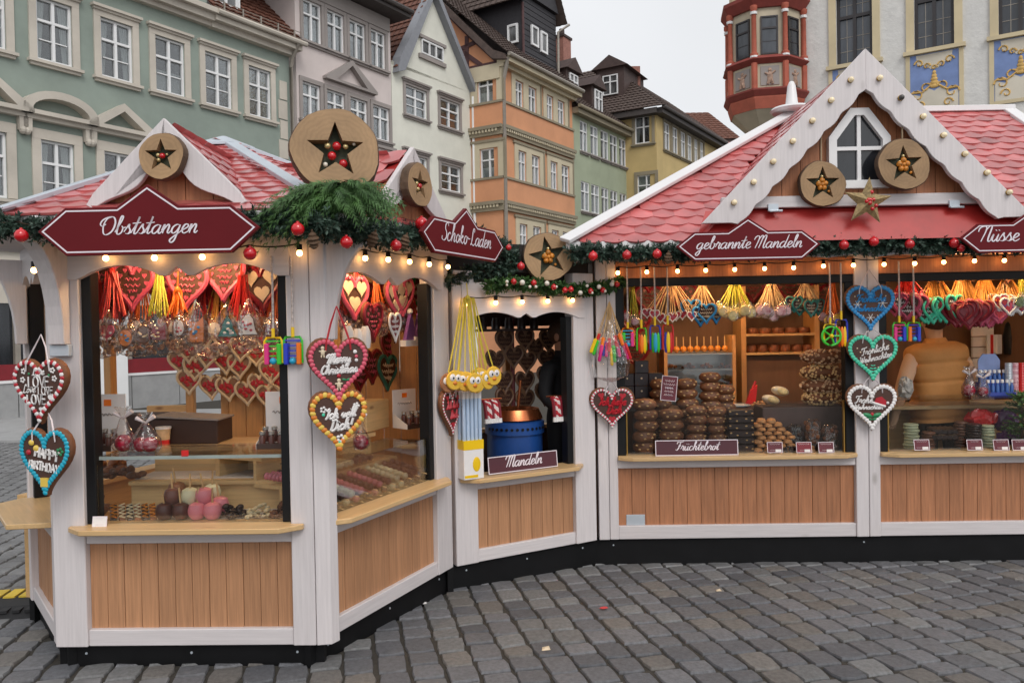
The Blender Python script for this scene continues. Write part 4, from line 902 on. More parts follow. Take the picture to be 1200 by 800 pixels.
# big gable
GH = GZ_1-GZ_0; GA = atan2(GH, GHW)
BW = .205
for s in (-1, 1):
    n = 70; out, inn = [], []; Ln = sqrt(GH*GH+GHW*GHW)
    for i in range(n+1):
        u = i/n; x, z = s*GHW*(1-u), GZ_0+GH*u
        wv = BW*(.88+.08*abs(sin(pi*u*9.5))); 
        out.append((x, z)); inn.append((x-s*wv*sin(GA), z-wv*cos(GA)))
    inn = [p for p in inn if s*p[0] > .0 and p[1] > GZ_0-.02]
    za_ = inn[-1][1]+inn[-1][0]*s*0
    inn.append((0, inn[-1][1]+abs(inn[-1][0])*GH/GHW))
    inn.insert(0, (s*(GHW-.2), GZ_0-.0))
    t = MB(); t.prism(out+inn[::-1], -.02, .02, None); t.build('bargeboard', WV, RS, GFR @ (SCL(1)), fixn=True, bev=.003)
n = 16; w = 2*GHW*.95/n; slope = GH/GHW; zb0 = GZ_0+.16
for k in range(n):
    xa = -GHW*.95+k*w+.002; xb = xa+w-.004; f = lambda x: GZ_1-.1-abs(x)*slope
    if max(f(xa), f(xb)) < zb0+.01: continue
    pts = [(xa, zb0), (xb, zb0), (xb, max(zb0, f(xb))), (xa, max(zb0, f(xa)))]
    t = MB(); t.prism(pts, .12, .14); t.build('gable_plank', PLG, RS, GFR, fixn=True)
zc_ = fpx(GFR, 1000, 236, .15)[1]
t = MB(); t.box(-GHW*.86, GHW*.86, .07, .12, zc_-.045, zc_+.035); t.build('gable_beam', WH, RS, GFR, bev=.004)
t = MB(); xs0 = GHW*.95; t.add([(-xs0, .12, zc_-.05), (xs0, .12, zc_-.05), (xs0+.1, -.0, GZ_0-.13), (-xs0-.1, -.0, GZ_0-.13)], [(3, 2, 1, 0)]); t.build('apron_sheet', ROOFU, RS, GFR)
for s in (-1, 1):
    xh = fpx(GFR, 903 if s < 0 else 1113, 247, .12)[0]; t = MB(); t.box(xh-.035, xh+.035, .055, .07, zc_-.07, zc_-.02); t.tube([(xh-.03, .05, zc_-.07), (xh+.06, .05, zc_-.07)], .008, 6); t.build('hinge', FLASH, RS, GFR)
    a = GFR @ Vector((s*GHW, .025, GZ_0-.06)); b_ = GFR @ Vector((s*GHW, .35, GZ_0-.06)); c = GFR @ Vector((0, RIDY-5.5, GZ_1-.06)); d = GFR @ Vector((0, .025, GZ_1-.06))
    tiled(RS, (a, b_, c, d) if s > 0 else (b_, a, d, c), .17, .125, name='gable_roof', trim=(.12, 0) if s > 0 else (0, .12))
# gable window
wl_, wr_ = fpx(GFR, 970, 200, .1)[0], fpx(GFR, 1042, 200, .1)[0]; wb, wt = fpx(GFR, 1006, 221, .1)[1], fpx(GFR, 1000, 128, .1)[1]
cx = (wl_+wr_)/2; hw = (wr_-wl_)/2; 
def arch(hw, z0, z1, c): return [(cx-hw, z0), (cx+hw, z0), (cx+hw, z1-c*1.0), (cx+hw-c*.75, z1), (cx-hw+c*.75, z1), (cx-hw, z1-c*1.0)]
o_ = arch(hw, wb, wt, .2); i_ = arch(hw-.055, wb+.055, wt-.05, .17)
t = MB()
for k in range(6): t.prism([o_[k], o_[(k+1) % 6], i_[(k+1) % 6], i_[k]], .07, .12)
t.box(cx-.013, cx+.013, .085, .118, wb+.055, wt-.05); t.box(cx-hw+.055, cx-.013, .085, .118, (wb+wt)/2-.013, (wb+wt)/2+.013); t.box(cx+.013, cx+hw-.055, .085, .118, (wb+wt)/2-.013, (wb+wt)/2+.013)
gwn = t.build('gable_window', WP, RS, GFR, fixn=True); t = MB(); t.prism(i_, .105, .115); t.build('pane', PANEL, gwn, GFR, fixn=True)
# lamps on the gable boards
BULBG = mk('gable_bulb_glass', S(236, 218, 182), .12, .02, 5, rnd=.1, emit=.08, emcol=(1, .8, .45)); SOCK = mk('bulb_socket', S(44, 38, 34), .5, .1, 5); DEADB = mk('dead_bulb', S(70, 66, 64), .2, .05, 5); GOLD = mk('gold_rim', S(176, 140, 70), .3, .1, 5, metal=.7)
bm_ = MB(); bm_.ball((0, -.02, 0), .019, 12, 8); BME = bm_.mesh('bulb', BULBG, smooth=True)
bm_ = MB(); bm_.ball((0, -.02, 0), .019, 12, 8); BMD = bm_.mesh('bulb', DEADB, smooth=True)
sm_ = MB(); sm_.lathe([(.019, 0), (.02, .008), (.015, .014)], 12, RX(pi/2)); SME = sm_.mesh('socket', GOLD, smooth=True)
for (u, v, on) in [(861, 237, 1), (884, 213, 1), (907, 189, 1), (930, 165, 1), (953, 141, 1), (975, 117, 1), (998, 93, 1), (1032, 91, 1), (1057, 114, 0), (1083, 136, 1), (1107, 158, 1), (1132, 180, 1), (1158, 202, 1), (1184, 225, 1)]:
    x, z = fpx(GFR, u, v, -.045); mw = GFR @ T(x, -.021, z); o = put(SME, 'lamp_socket', RS, mw); put(BME if on else BMD, 'bulb', o, mw)
# ================================================================== LETTERING (hand-drawn single-stroke script and capitals)
_bowl = [(.9,.85),(.6,1.0),(.2,.75),(.1,.3),(.35,0),(.7,.25),(.95,.95)]
GL = {
'a': (1.2, [_bowl, [(.95,.95),(.85,.3),(1.0,0),(1.3,.25)]]), 'd': (1.2, [_bowl, [(1.1,2.1),(.95,.9),(.85,.3),(1.0,0),(1.3,.25)]]),
'g': (1.15, [_bowl, [(.95,.95),(.85,0),(.7,-.8),(.4,-1.05),(.2,-.75),(.6,-.3),(1.25,.25)]]),
'b': (1.05, [[(0,.25),(.35,1.2),(.5,1.9),(.35,2.1),(.22,1.7),(.2,.4),(.4,0),(.75,.2),(.8,.7),(.6,.95)], [(.6,.95),(.85,.75),(1.15,.8)]]),
'c': (.9, [[(.8,.8),(.55,1),(.2,.75),(.15,.3),(.4,0),(.75,.1),(1.0,.3)]]),
'e': (.9, [[(0,.25),(.4,.45),(.75,.75),(.6,1),(.3,.9),(.15,.4),(.4,0),(.75,.1),(1.0,.3)]]),
'h': (1.1, [[(0,.25),(.4,1.3),(.5,1.95),(.35,2.1),(.25,1.7),(.2,0)], [(.2,.3),(.45,.85),(.7,1),(.8,.75),(.75,.2),(.9,0),(1.15,.25)]]),
'i': (.5, [[(0,.25),(.25,.95),(.2,.25),(.35,0),(.6,.25)], [(.3,1.45),(.36,1.52)]]),
'k': (1.0, [[(0,.25),(.4,1.3),(.5,1.95),(.35,2.1),(.25,1.7),(.2,0)], [(.22,.4),(.6,.95),(.75,.8),(.3,.5),(.6,.1),(.8,0),(1.05,.25)]]),
'l': (.55, [[(0,.25),(.4,1.3),(.5,1.95),(.35,2.1),(.22,1.6),(.22,.3),(.4,0),(.65,.25)]]),
'm': (1.45, [[(0,.3),(.2,1),(.2,0)], [(.2,.3),(.45,.9),(.62,1),(.7,.75),(.65,0)], [(.67,.3),(.92,.9),(1.1,1),(1.18,.75),(1.13,.2),(1.28,0),(1.5,.25)]]),
'n': (1.05, [[(0,.3),(.2,1),(.2,0)], [(.2,.3),(.5,.9),(.68,1),(.78,.75),(.73,.2),(.88,0),(1.1,.25)]]),
'o': (.95, [[(.65,.95),(.3,.9),(.12,.45),(.35,0),(.7,.2),(.75,.7),(.55,.98)], [(.55,.98),(.75,.8),(1.05,.85)]]),
'r': (.8, [[(0,.3),(.25,1.1),(.4,.9),(.65,.9),(.55,.4),(.65,0),(.9,.25)]]),
's': (.85, [[(0,.25),(.4,1.1),(.45,.8),(.7,.4),(.55,.05),(.2,.1)], [(.55,.05),(.95,.25)]]),
't': (.72, [[(0,.25),(.35,1.1),(.5,1.95),(.32,.4),(.45,0),(.75,.25)], [(-.12,1.22),(.35,1.24),(.85,1.3)]]),
'u': (1.1, [[(0,.3),(.2,.95),(.18,.3),(.4,0),(.7,.3),(.85,.95)], [(.85,.95),(.8,.25),(.95,0),(1.2,.25)]]),
'w': (1.45, [[(0,.3),(.2,.95),(.2,.25),(.4,0),(.65,.3),(.75,.95)], [(.75,.95),(.75,.25),(.95,0),(1.2,.35),(1.25,.9),(1.5,.8)]]),
'y': (1.1, [[(0,.3),(.2,.95),(.18,.3),(.4,0),(.7,.3),(.85,.95)], [(.85,.95),(.75,-.6),(.45,-1),(.25,-.75),(.6,-.3),(1.15,.25)]]),
'v': (.9, [[(0,.6),(.15,.95),(.3,.3),(.4,0),(.7,.6),(.75,.95),(.95,.85)]]),
'-': (.8, [[(.1,.7),(.65,.72)]]), '!': (.5, [[(.35,2.0),(.25,.7)], [(.2,.1),(.22,.16)]]), ' ': (.7, []),
'O': (1.75, [[(.95,2.0),(.4,1.75),(.2,1.0),(.45,.15),(.9,0),(1.4,.45),(1.5,1.3),(1.15,1.95),(.5,1.95),(-.05,1.65),(-.2,1.2),(.1,.95),(.45,1.2)]]),
'S': (1.15, [[(1.2,1.7),(1.0,2.05),(.6,1.9),(.55,1.4),(.95,.9),(1.0,.35),(.6,0),(.1,.15),(.05,.5)]]),
'L': (1.2, [[(.75,1.6),(.72,1.95),(.5,2.05),(.36,1.7),(.36,.9),(.3,.3),(.05,.02)], [(.05,.02),(.4,.14),(.8,-.02),(1.2,.25)]]),
'M': (1.75, [[(-.35,1.35),(-.2,1.8),(.15,2.0),(.4,1.7),(.35,1.0),(.15,0)], [(.33,1.3),(.7,2.0),(.95,1.9),(.9,1.2),(.72,0)], [(.9,1.3),(1.25,2.05),(1.5,1.85),(1.4,.6),(1.45,.1),(1.6,0),(1.85,.25)]]),
'N': (1.35, [[(-.55,1.3),(-.5,1.75),(-.1,2.0),(.35,1.9),(.4,1.3),(.15,0)], [(.36,1.4),(.75,2.05),(1.05,1.9),(.98,.6),(1.03,.1),(1.2,0),(1.45,.25)]]),
'F': (1.2, [[(.8,1.9),(.65,.6),(.35,.05),(0,.2)], [(.0,1.5),(.15,1.95),(.8,1.9),(1.5,2.1)], [(.45,1.05),(1.05,1.1)]]),
'I': (.8, [[(.1,1.6),(.35,2.0),(.65,2.0),(.5,.8),(.3,.1),(0,.15)]]),
'D': (1.35, [[(.45,2.0),(.42,1.0),(.25,.05)], [(.25,.05),(.75,0),(1.2,.5),(1.25,1.4),(.85,2.0),(.1,1.9)]]),
'W': (1.5, [[(0,1.8),(.2,2.0),(.25,1.0),(.35,0),(.65,.9),(.8,1.7)], [(.8,1.7),(.85,.6),(.95,0),(1.3,1.0),(1.5,2.0)]]),
'C': (1.1, [[(1.0,1.6),(.8,2.0),(.35,1.7),(.15,.8),(.45,0),(.95,.2)]]),
}
GL['ü'] = (1.1, GL['u'][1]+[[(.35,1.42),(.38,1.5)], [(.78,1.42),(.81,1.5)]]); GL['ö'] = (.95, GL['o'][1]+[[(.25,1.42),(.28,1.5)], [(.65,1.42),(.68,1.5)]])
CAPS = {'L': (1.1, [[(0,2),(0,0),(.9,0)]]), 'V': (1.3, [[(0,2),(.55,0),(1.1,2)]]), 'E': (1.1, [[(.9,2),(0,2),(0,0),(.9,0)], [(0,1.05),(.7,1.05)]]),
'O': (1.5, [[(.6+.6*cos(a*pi/6), 1+1*sin(a*pi/6)) for a in range(13)]]), 'H': (1.3, [[(0,2),(0,0)], [(1,2),(1,0)], [(0,1),(1,1)]]), 'A': (1.3, [[(0,0),(.55,2),(1.1,0)], [(.25,.7),(.85,.7)]]),
'P': (1.15, [[(0,0),(0,2),(.7,2),(.95,1.5),(.7,1),(0,1)]]), 'Y': (1.2, [[(0,2),(.5,1),(1,2)], [(.5,1),(.5,0)]]), 'B': (1.2, [[(0,0),(0,2),(.65,2),(.85,1.55),(.65,1.05),(0,1.05)], [(.65,1.05),(.95,.5),(.65,0),(0,0)]]),
'I': (.45, [[(.1,0),(.1,2)]]), 'R': (1.2, [[(0,0),(0,2),(.7,2),(.95,1.5),(.7,1),(0,1)], [(.5,1),(1,0)]]), 'T': (1.2, [[(0,2),(1,2)], [(.5,2),(.5,0)]]), 'D': (1.3, [[(0,0),(0,2),(.6,2),(1,1.4),(1,.6),(.6,0),(0,0)]]), ' ': (.7, [])}
def crom(p, k=5):
    if len(p) < 3: return [Vector((a, b)) for a, b in p]
    P = [Vector(q) for q in p]; P = [P[0]*2-P[1]]+P+[P[-1]*2-P[-2]]; o = []
    for i in range(1, len(P)-2):
        for j in range(k):
            t = j/k; a, b, c, d = P[i-1], P[i], P[i+1], P[i+2]
            o.append(.5*((2*b)+(c-a)*t+(2*a-5*b+4*c-d)*t*t+(3*b-a-3*c+d)*t**3))
    o.append(P[-2]); return o
def strokes(txt, caps=False, slant=.32, k=5):
    x = 0; out = []; tab = CAPS if caps else GL
    for ch in txt:
        adv, ss = tab.get(ch, (.7, []))
        for s in ss:
            pts = [Vector(q) for q in s] if caps else crom(s, k)
            out.append([Vector((p.x+x+(0 if caps else slant*p.y), p.y)) for p in pts])
        x += adv
    return out, x
def lettering_ribbon(t, txt, w, cx, cz, y, rise=0.0, pen=.3):
    """flat brush-script letters, w wide, centred at cx (x-height line middle at cz), on the plane y"""
    ss, W = strokes(txt); s = w/W; th = atan2(rise, w); k = 0
    for st in ss:
        n = len(st); P = [Vector((p.x*s-w/2, p.y*s-.5*s)) for p in st]; P = [Vector((cx+p.x*cos(th)-p.y*sin(th), cz+p.x*sin(th)+p.y*cos(th))) for p in P]
        vs = []
        for i in range(n):
            d = P[min(i+1, n-1)]-P[max(i-1, 0)]; d = d.normalized() if d.length else Vector((1, 0)); nn = Vector((-d.y, d.x))
            ww = s*pen*(.42+.58*abs(d.dot(Vector((.25, .97)).normalized())))/2*(1 if n < 4 else .55+.45*sin(pi*min(1, max(0, (i+.6)/(n+.2)))))
            yy = y-.0006*(k % 5)
            vs += [(P[i].x+nn.x*ww, yy, P[i].y+nn.y*ww), (P[i].x-nn.x*ww, yy, P[i].y-nn.y*ww)]
        t.add(vs, [(2*i+1, 2*i+3, 2*i+2, 2*i) for i in range(n-1)]); k += 1
def lettering_tube(t, txt, w, cx, cz, y, r, caps=False, rise=0.0):
    ss, W = strokes(txt, caps, k=3); s = w/W; th = atan2(rise, w)
    for st in ss:
        P = [Vector((p.x*s-w/2, p.y*s-(1 if caps else .5)*s)) for p in st]
        t.tube([(cx+p.x*cos(th)-p.y*sin(th), y, cz+p.x*sin(th)+p.y*cos(th)) for p in P], r, 4)
def inset(poly, d):
    n = len(poly); o = []
    for i in range(n):
        a, b, c = Vector(poly[i-1]), Vector(poly[i]), Vector(poly[(i+1) % n]); e1 = (b-a).normalized(); e2 = (c-b).normalized(); n1 = Vector((-e1.y, e1.x)); n2 = Vector((-e2.y, e2.x)); m = (n1+n2); m = m/max(.25, m.dot(n1)); o.append((b.x+m.x*d, b.y+m.y*d))
    return o
SIGNP = [(-.4, -.112), (.4, -.112), (.535, .0), (.4, .105), (.15, .105), (0, .205), (-.15, .105), (-.4, .105), (-.535, .0)]
def sign(label, F, x0, x1, z, d, txt, frac, rise=0.0, zs=1.0, tilt=0.0, group=None, tz=0.0):
    w = x1-x0; s = w/1.07; H = thing('shop_sign', label, 'sign', F @ T((x0+x1)/2, d, z) @ RY(tilt), group); mw = WM[H]
    P = [(x*s, q*s*zs) for x, q in SIGNP]
    t = MB(); t.prism(P, -.012, .012); t.build('board', SIGNM, H, mw, bev=.002)
    a, b = inset(P, .012), inset(P, .019); t = MB(); n = len(P)
    for i in range(n): t.add([(a[i][0], -.0135, a[i][1]), (a[(i+1) % n][0], -.0135, a[(i+1) % n][1]), (b[(i+1) % n][0], -.0135, b[(i+1) % n][1]), (b[i][0], -.0135, b[i][1])], [(0, 1, 2, 3)])
    t.build('border_line', INK, H, mw)
    t = MB(); lettering_ribbon(t, txt, w*frac, 0, tz, -.0145, rise, .215); t.build('lettering', INK, H, mw)
    for sx in (-.25, .25):
        t = MB(); t.box(sx*s-.015, sx*s+.015, .012, .26, .02, .045); t.build('mounting', DARK, H, mw)
    return H
d_ = -.41; x0, z0 = fpx(F_AB, 46, 272, d_); x1, z1 = fpx(F_AB, 305, 268, d_)
sign('dark red board reading Obststangen above the kiosk window', F_AB, x0, x1, z0, d_, 'Obststangen', .44, zs=1.05)
d_ = -.41; x0, z0 = fpx(F_BC, 492, 274, d_); x1, z1 = fpx(F_BC, 588.5, 288, d_)
sign('dark red board reading Schoko-Laden on the kiosk side', F_BC, x0, x1, (z0+z1)/2, d_, 'Schoko-Laden', .6, zs=.97)
d_ = -.5; x0, z0 = fpx(F_DE, 792, 289, d_); x1, z1 = fpx(F_DE, 961, 286, d_)
sign('dark red board reading gebrannte Mandeln under the big gable', F_DE, x0, x1, (z0+z1)/2, d_, 'gebrannte Mandeln', .73)
x0, z0 = fpx(F_DE, 1124, 280, d_); sign('dark red board beginning with Nüsse under the big gable', F_DE, x0, x0+(x1-fpx(F_DE, 792, 289, d_)[0]), z0+.003, d_, 'Nüsse au', .42, tz=0)
# the visible text starts at the board's left, so shift it there
for o in bpy.data.objects:
    if o.name.startswith('lettering') and o.parent and 'Nüsse' in o.parent.get('label', ''): o.matrix_basis = T(-.155, 0, 0) @ o.matrix_basis
# ================================================================== WOOD SLICES WITH STARS
def slice_mat():
    m = mk('cut_wood', S(158, 127, 93), .7, .22, 5, rnd=.1); t = m.node_tree; N = t.nodes; K = t.links.new; p = N['Principled BSDF']
    w = N.new('ShaderNodeTexWave'); w.wave_type = 'RINGS'; w.rings_direction = 'Y'; w.inputs['Scale'].default_value = 14; w.inputs['Distortion'].default_value = 7; w.inputs['Detail'].default_value = 2; w.inputs['Detail Scale'].default_value = 1.5
    tc = N.new('ShaderNodeTexCoord'); K(tc.outputs['Object'], w.inputs['Vector'])
    src = p.inputs['Base Color'].links[0].from_socket; r = N.new('ShaderNodeMapRange'); r.inputs[3].default_value = .93; r.inputs[4].default_value = 1.04; K(w.outputs[0], r.inputs[0])
    mx = N.new('ShaderNodeMix'); mx.data_type = 'RGBA'; mx.blend_type = 'MULTIPLY'; mx.inputs[0].default_value = 1; K(src, mx.inputs[6]); K(r.outputs[0], mx.inputs[7]); K(mx.outputs[2], p.inputs['Base Color']); return m
CUTW = slice_mat(); BARK = mk('bark', S(92, 72, 56), .9, .35, 14, bump=.8, rnd=.05)
NET = mk('green_netting', S(52, 56, 36), .7, .5, 60, rnd=0); GOLDN = mk('amber_filling', S(190, 120, 40), .4, .6, 45, rnd=0)
REDB = mk('red_bauble', S(196, 22, 32), .12, .08, 4, rnd=.12, coat=.6); GOLB = mk('gold_bauble', S(206, 184, 132), .15, .08, 4, metal=.5, rnd=.1); WHB = mk('pearl_bauble', S(226, 218, 204), .3, .05, 4, rnd=.05)
def wood_slice(label, mw, r, seed=1, th=.05, fill=None, balls=(), string=0.0, sr=.56, rot=0.0, ell=1.0):
    rr = random.Random(seed); H = thing('wood_slice', label, 'ornament', mw); n = 40
    ph = [rr.uniform(0, 6.3) for _ in range(3)]; rad = lambda a: r*(1+.035*sin(2*a+ph[0])+.02*sin(3*a+ph[1])+.012*sin(7*a+ph[2]))
    out = [(rad(2*pi*i/n)*cos(2*pi*i/n), rad(2*pi*i/n)*sin(2*pi*i/n)*ell) for i in range(n)]
    sv_ = [(r*(sr if k % 2 == 0 else sr*.42)*cos(pi/2+rot+pi*k/5), r*(sr if k % 2 == 0 else sr*.42)*sin(pi/2+rot+pi*k/5)) for k in range(10)]
    st = []
    for k in range(10):
        for j in range(4): t_ = j/4; a, b = sv_[k], sv_[(k+1) % 10]; st.append((a[0]+(b[0]-a[0])*t_, a[1]+(b[1]-a[1])*t_))
    # line up the outer samples with the star's directions
    out = []
    for (x, z) in st: a = atan2(z, x); out.append((rad(a)*cos(a), rad(a)*sin(a)*ell))
    t = MB(); h = th/2
    for i in range(n):
        j = (i+1) % n; t.m = 0
        t.add([(out[i][0], -h, out[i][1]), (out[j][0], -h, out[j][1]), (st[j][0], -h, st[j][1]), (st[i][0], -h, st[i][1])], [(3, 2, 1, 0)])
        t.add([(out[i][0], h, out[i][1]), (out[j][0], h, out[j][1]), (st[j][0], h, st[j][1]), (st[i][0], h, st[i][1])], [(0, 1, 2, 3)])
        t.add([(st[i][0], -h, st[i][1]), (st[j][0], -h, st[j][1]), (st[j][0], h, st[j][1]), (st[i][0], h, st[i][1])], [(0, 1, 2, 3)])
        t.m = 1; k = 1.035
        t.add([(out[i][0], -h, out[i][1]), (out[j][0], -h, out[j][1]), (out[j][0]*k, -h*.6, out[j][1]*k), (out[i][0]*k, -h*.6, out[i][1]*k), (out[i][0]*k, h, out[i][1]*k), (out[j][0]*k, h, out[j][1]*k)], [(0, 1, 2, 3), (3, 2, 5, 4)])
    t.build('disc', [CUTW, BARK], H, mw, fixn=False)
    t = MB(); t.prism([(x*.97, z*.97) for x, z in out], h*.5, h*.9); t.build('star_backing', fill or NET, H, mw, fixn=True)
    for (x, z, br, kind) in balls:
        t = MB(); t.ball((x*r, -h*.2-br*r*.3, z*r), br*r, 12, 8); t.build('bead', {'r': REDB, 'g': GOLB, 'w': WHB, 'a': GOLDN}[kind], H, mw, smooth=True)
    if string:
        t = MB(); t.tube([(0, 0, r*.96), (.005, .01, r+string)], .006, 5); t.build('cord', mk('jute', S(150, 130, 104), .9, .2, 20), H, mw)
    return H
BL3 = [(0, .02, .13, 'r'), (-.2, .06, .09, 'g'), (-.18, -.16, .09, 'g'), (.2, .08, .06, 'g')]
x, z = fpx(FG1, 192, 184, -.03); wood_slice('wood slice with one red bauble in its star on front kiosk gable', FG1 @ T(x, -.035, z), .108, 2, .05, balls=BL3, sr=.76)
x, z = fpx(FG2, 490, 217, -.05); wood_slice('wood slice with star on the kiosk gable above Schoko-Laden sign', FG2 @ T(x, -.04, z), .125, 3, .05, balls=[(.1, -.02, .13, 'r'), (-.13, .06, .1, 'g'), (-.03, -.18, .1, 'g')], sr=.72)
BIGB = [(.03, .13, .1, 'r'), (-.08, -.1, .1, 'r'), (.17, -.27, .1, 'r'), (-.17, .13, .075, 'g'), (.23, .13, .065, 'g'), (-.23, -.3, .055, 'w'), (.0, -.3, .06, 'g'), (.42, .2, .04, 'w')]
p = fpy(393, 179, 3.93); BIGS = T(p) @ RZ(radians(14)) @ RX(radians(-4)); wood_slice('largest wood slice with red and gold baubles standing on the kiosk corner', BIGS, .218, 5, .09, balls=BIGB, sr=.66, ell=.93)
AMB = [(.0, .17, .12, 'a'), (.15, .03, .12, 'a'), (-.15, .02, .12, 'a'), (.09, -.16, .11, 'a'), (-.09, -.16, .11, 'a'), (.02, .0, .1, 'a'), (.0, .34, .07, 'g'), (.3, -.32, .06, 'a'), (-.02, .0, .08, 'w'), (.15, .1, .06, 'r'), (-.14, .12, .06, 'g')]
x, z = fpx(F_CD, 642, 301, -.06); wood_slice('tilted wood slice with amber star on the almond booth roof', F_CD @ T(x, -.06, z) @ RZ(radians(-22)), .172, 7, .05, balls=AMB, sr=.86, rot=.2)
x, z = fpx(GFR, 963, 216, .03); wood_slice('smaller wood slice hanging left of the gable window', GFR @ T(x, .035, z), .155, 9, .05, balls=AMB, string=.24, sr=.78)
x, z = fpx(GFR, 1056, 194, .02); wood_slice('larger wood slice hanging right of the gable window', GFR @ T(x, .0, z), .172, 11, .05, balls=AMB, string=.2, sr=.76, rot=.05)
# straw star with berries
x, z = fpx(GFR, 1015, 237, .0); mw = GFR @ T(x, -.02, z) @ RY(.1); H = thing('straw_star', 'sparkling straw star with red berries below the gable window', 'ornament', mw)
STRAW = mk('straw', S(150, 128, 88), .6, .45, 60, bump=.6, rnd=0); t = MB(); R_ = .17
sp = [(R_*(1 if k % 2 == 0 else .42)*cos(pi/2+pi*k/5), R_*(1 if k % 2 == 0 else .42)*sin(pi/2+pi*k/5)) for k in range(10)]
t.add([(x, .0, z) for x, z in sp]+[(0, -.05, 0), (0, .03, 0)], [((k+1) % 10, k, 10) for k in range(10)]+[(k, (k+1) % 10, 11) for k in range(10)]); t.build('star_body', STRAW, H, mw, fixn=True)
rr = random.Random(4)
for k in range(10):
    a = rr.uniform(0, 6.3); q = rr.uniform(.0, .07); t = MB(); t.ball((q*cos(a), -.04+q*.25, q*sin(a)), .014, 8, 6); t.build('berry', REDB, H, mw, smooth=True)
# ================================================================== GARLANDS
FIR = mk('fir_needle', S(38, 62, 44), .6, .3, 9, rnd=0, hi=S(72, 104, 78)); FIRB = mk('fir_needle_bluish', S(30, 48, 40), .6, .4, 9, rnd=0, hi=S(74, 100, 84)); FIRF = mk('fir_needle_fresh', S(44, 80, 34), .6, .3, 9, rnd=0, hi=S(84, 122, 62))
TWIG = mk('twig', S(60, 46, 34), .9, .2, 9)
def sprig(t, p, d, L, nn, nl, rr, w=.0048):
    d = d.normalized(); a = d.orthogonal().normalized(); b = d.cross(a)
    t.add([p-a*.003, p+a*.003, p+d*L], [(0, 1, 2)])
    for i in range(nn):
        s = .1+.9*i/nn; ang = rr.uniform(0, 6.3); side = a*cos(ang)+b*sin(ang); nd = (side*.8+d*.75).normalized(); q = p+d*(L*s); ln = nl*rr.uniform(.7, 1.15)*(1.1-.4*s)
        pv = nd.cross(d).normalized()*w
        t.add([q-pv*.6, q+pv, q+nd*ln*.6+pv*1.1, q+nd*ln, q+nd*ln*.5-pv], [(0, 1, 2, 3, 4)])
def garland(label, pts, rad, mat, dens=110, seed=1, sag=0.0, L=.09, nl=.034, group=None, droop=.25, name='fir_garland'):
    rr = random.Random(seed); P = [Vector(p) for p in pts]; H = thing(name, label, 'garland', T(P[0]), group)
    path = []
    for i in range(len(P)-1):
        for j in range(8): s = j/8; q = P[i].lerp(P[i+1], s); q.z -= sag*4*s*(1-s); path.append(q)
    path.append(P[-1]); t = MB(); t.tube(path, .008, 5); t.build('wire', TWIG, H)
    t = MB()
    for i in range(len(path)-1):
        a, b = path[i], path[i+1]; ax = (b-a).normalized(); n = max(1, int((b-a).length*dens*2.3))
        for k in range(n):
            o = a.lerp(b, rr.random()); an = rr.uniform(0, 6.3); u = ax.orthogonal().normalized(); v = ax.cross(u)
            d = (u*cos(an)+v*sin(an))*rr.uniform(.5, 1)+ax*rr.uniform(-.9, .9); d.z -= droop*rr.random()
            if d.y > .5: d.y *= .3
            sprig(t, o, d, rad*rr.uniform(.7, 1.25), 15, nl, rr)
    t.build('needles', mat, H); return H
def F_path(F, us, d, jz=.012, seed=0):
    rr = random.Random(seed); o = []
    for (u, v) in us: x, z = fpx(F, u, v, d); o.append(F @ Vector((x, d, z+rr.uniform(-jz, jz))))
    return o
garland('long fir garland with red baubles along the almond stall eave', F_path(F_DE, [(668, 297), (700, 295), (740, 296), (790, 294), (850, 293), (920, 291), (970, 288), (1010, 287), (1060, 286), (1110, 287), (1150, 287), (1215, 285)], -.36), .075, FIRB, 170, 2)
garland('fir garland behind the Obststangen sign', F_path(F_AB, [(-30, 268), (20, 262), (60, 270), (110, 268), (180, 268), (250, 268), (300, 262), (345, 262), (378, 262)], -.27), .075, FIRB, 150, 3)
garland('fir garland along the kiosk eave beside Schoko-Laden sign', F_path(F_BC, [(372, 262), (410, 268), (440, 270), (470, 274), (500, 274), (530, 276), (560, 278)], -.25), .085, FIRB, 190, 4)
garland('dark fir garland on the roof of the almond booth', F_path(F_CD, [(560, 285), (585, 288), (605, 300), (590, 315), (560, 318), (530, 325), (505, 330)], .0), .075, FIRB, 150, 5)
garland('fresh green fir garland with pearls above almond booth window', F_path(F_CD, [(572, 336), (600, 332), (640, 336), (680, 339), (712, 336), (730, 328)], -.1), .055, FIRF, 230, 6, nl=.028)
# drooping conifer fronds piled round the largest slice
rr = random.Random(12); mw = T(fpy(400, 255, 3.85)); H = thing('conifer_branches', 'heap of drooping green conifer branches round the largest slice', 'branches', mw)
t = MB(); c0 = fpy(404, 236, 3.82)
for k in range(620):
    left = rr.random() < .62; ln = rr.uniform(.1, .62) if left else rr.uniform(.1, .34); base = c0+Vector((rr.uniform(-.08, .07), rr.uniform(-.06, .03), rr.uniform(-.05, .05)))
    dx = (-1 if left else 1)*ln*rr.uniform(.25, .95); dy = -rr.uniform(.02, .12); dzz = -ln*rr.uniform(.22, .5)
    pr = None; n = 15
    for i in range(n):
        s_ = (i+1)/n; q = base+Vector((dx*s_, dy*sin(pi*s_*.6), .05*sin(pi*s_*.8)+dzz*s_*s_))
        p0 = pr or base; ax = (q-p0).normalized(); sd_ = ax.cross(Vector((0, -.6, .8))).normalized(); wv = .036*(1-s_*.6)
        for sg in (-1, 1):
            tip = p0+ax*.024+sd_*sg*wv+Vector((0, -.008, rr.uniform(-.012, .006))); t.add([p0-ax*.004, p0+ax*.007, tip], [(0, 1, 2)])
        t.add([p0-sd_*.002, p0+sd_*.002, q], [(0, 1, 2)]); pr = q
t.build('fronds', FIRF, H)
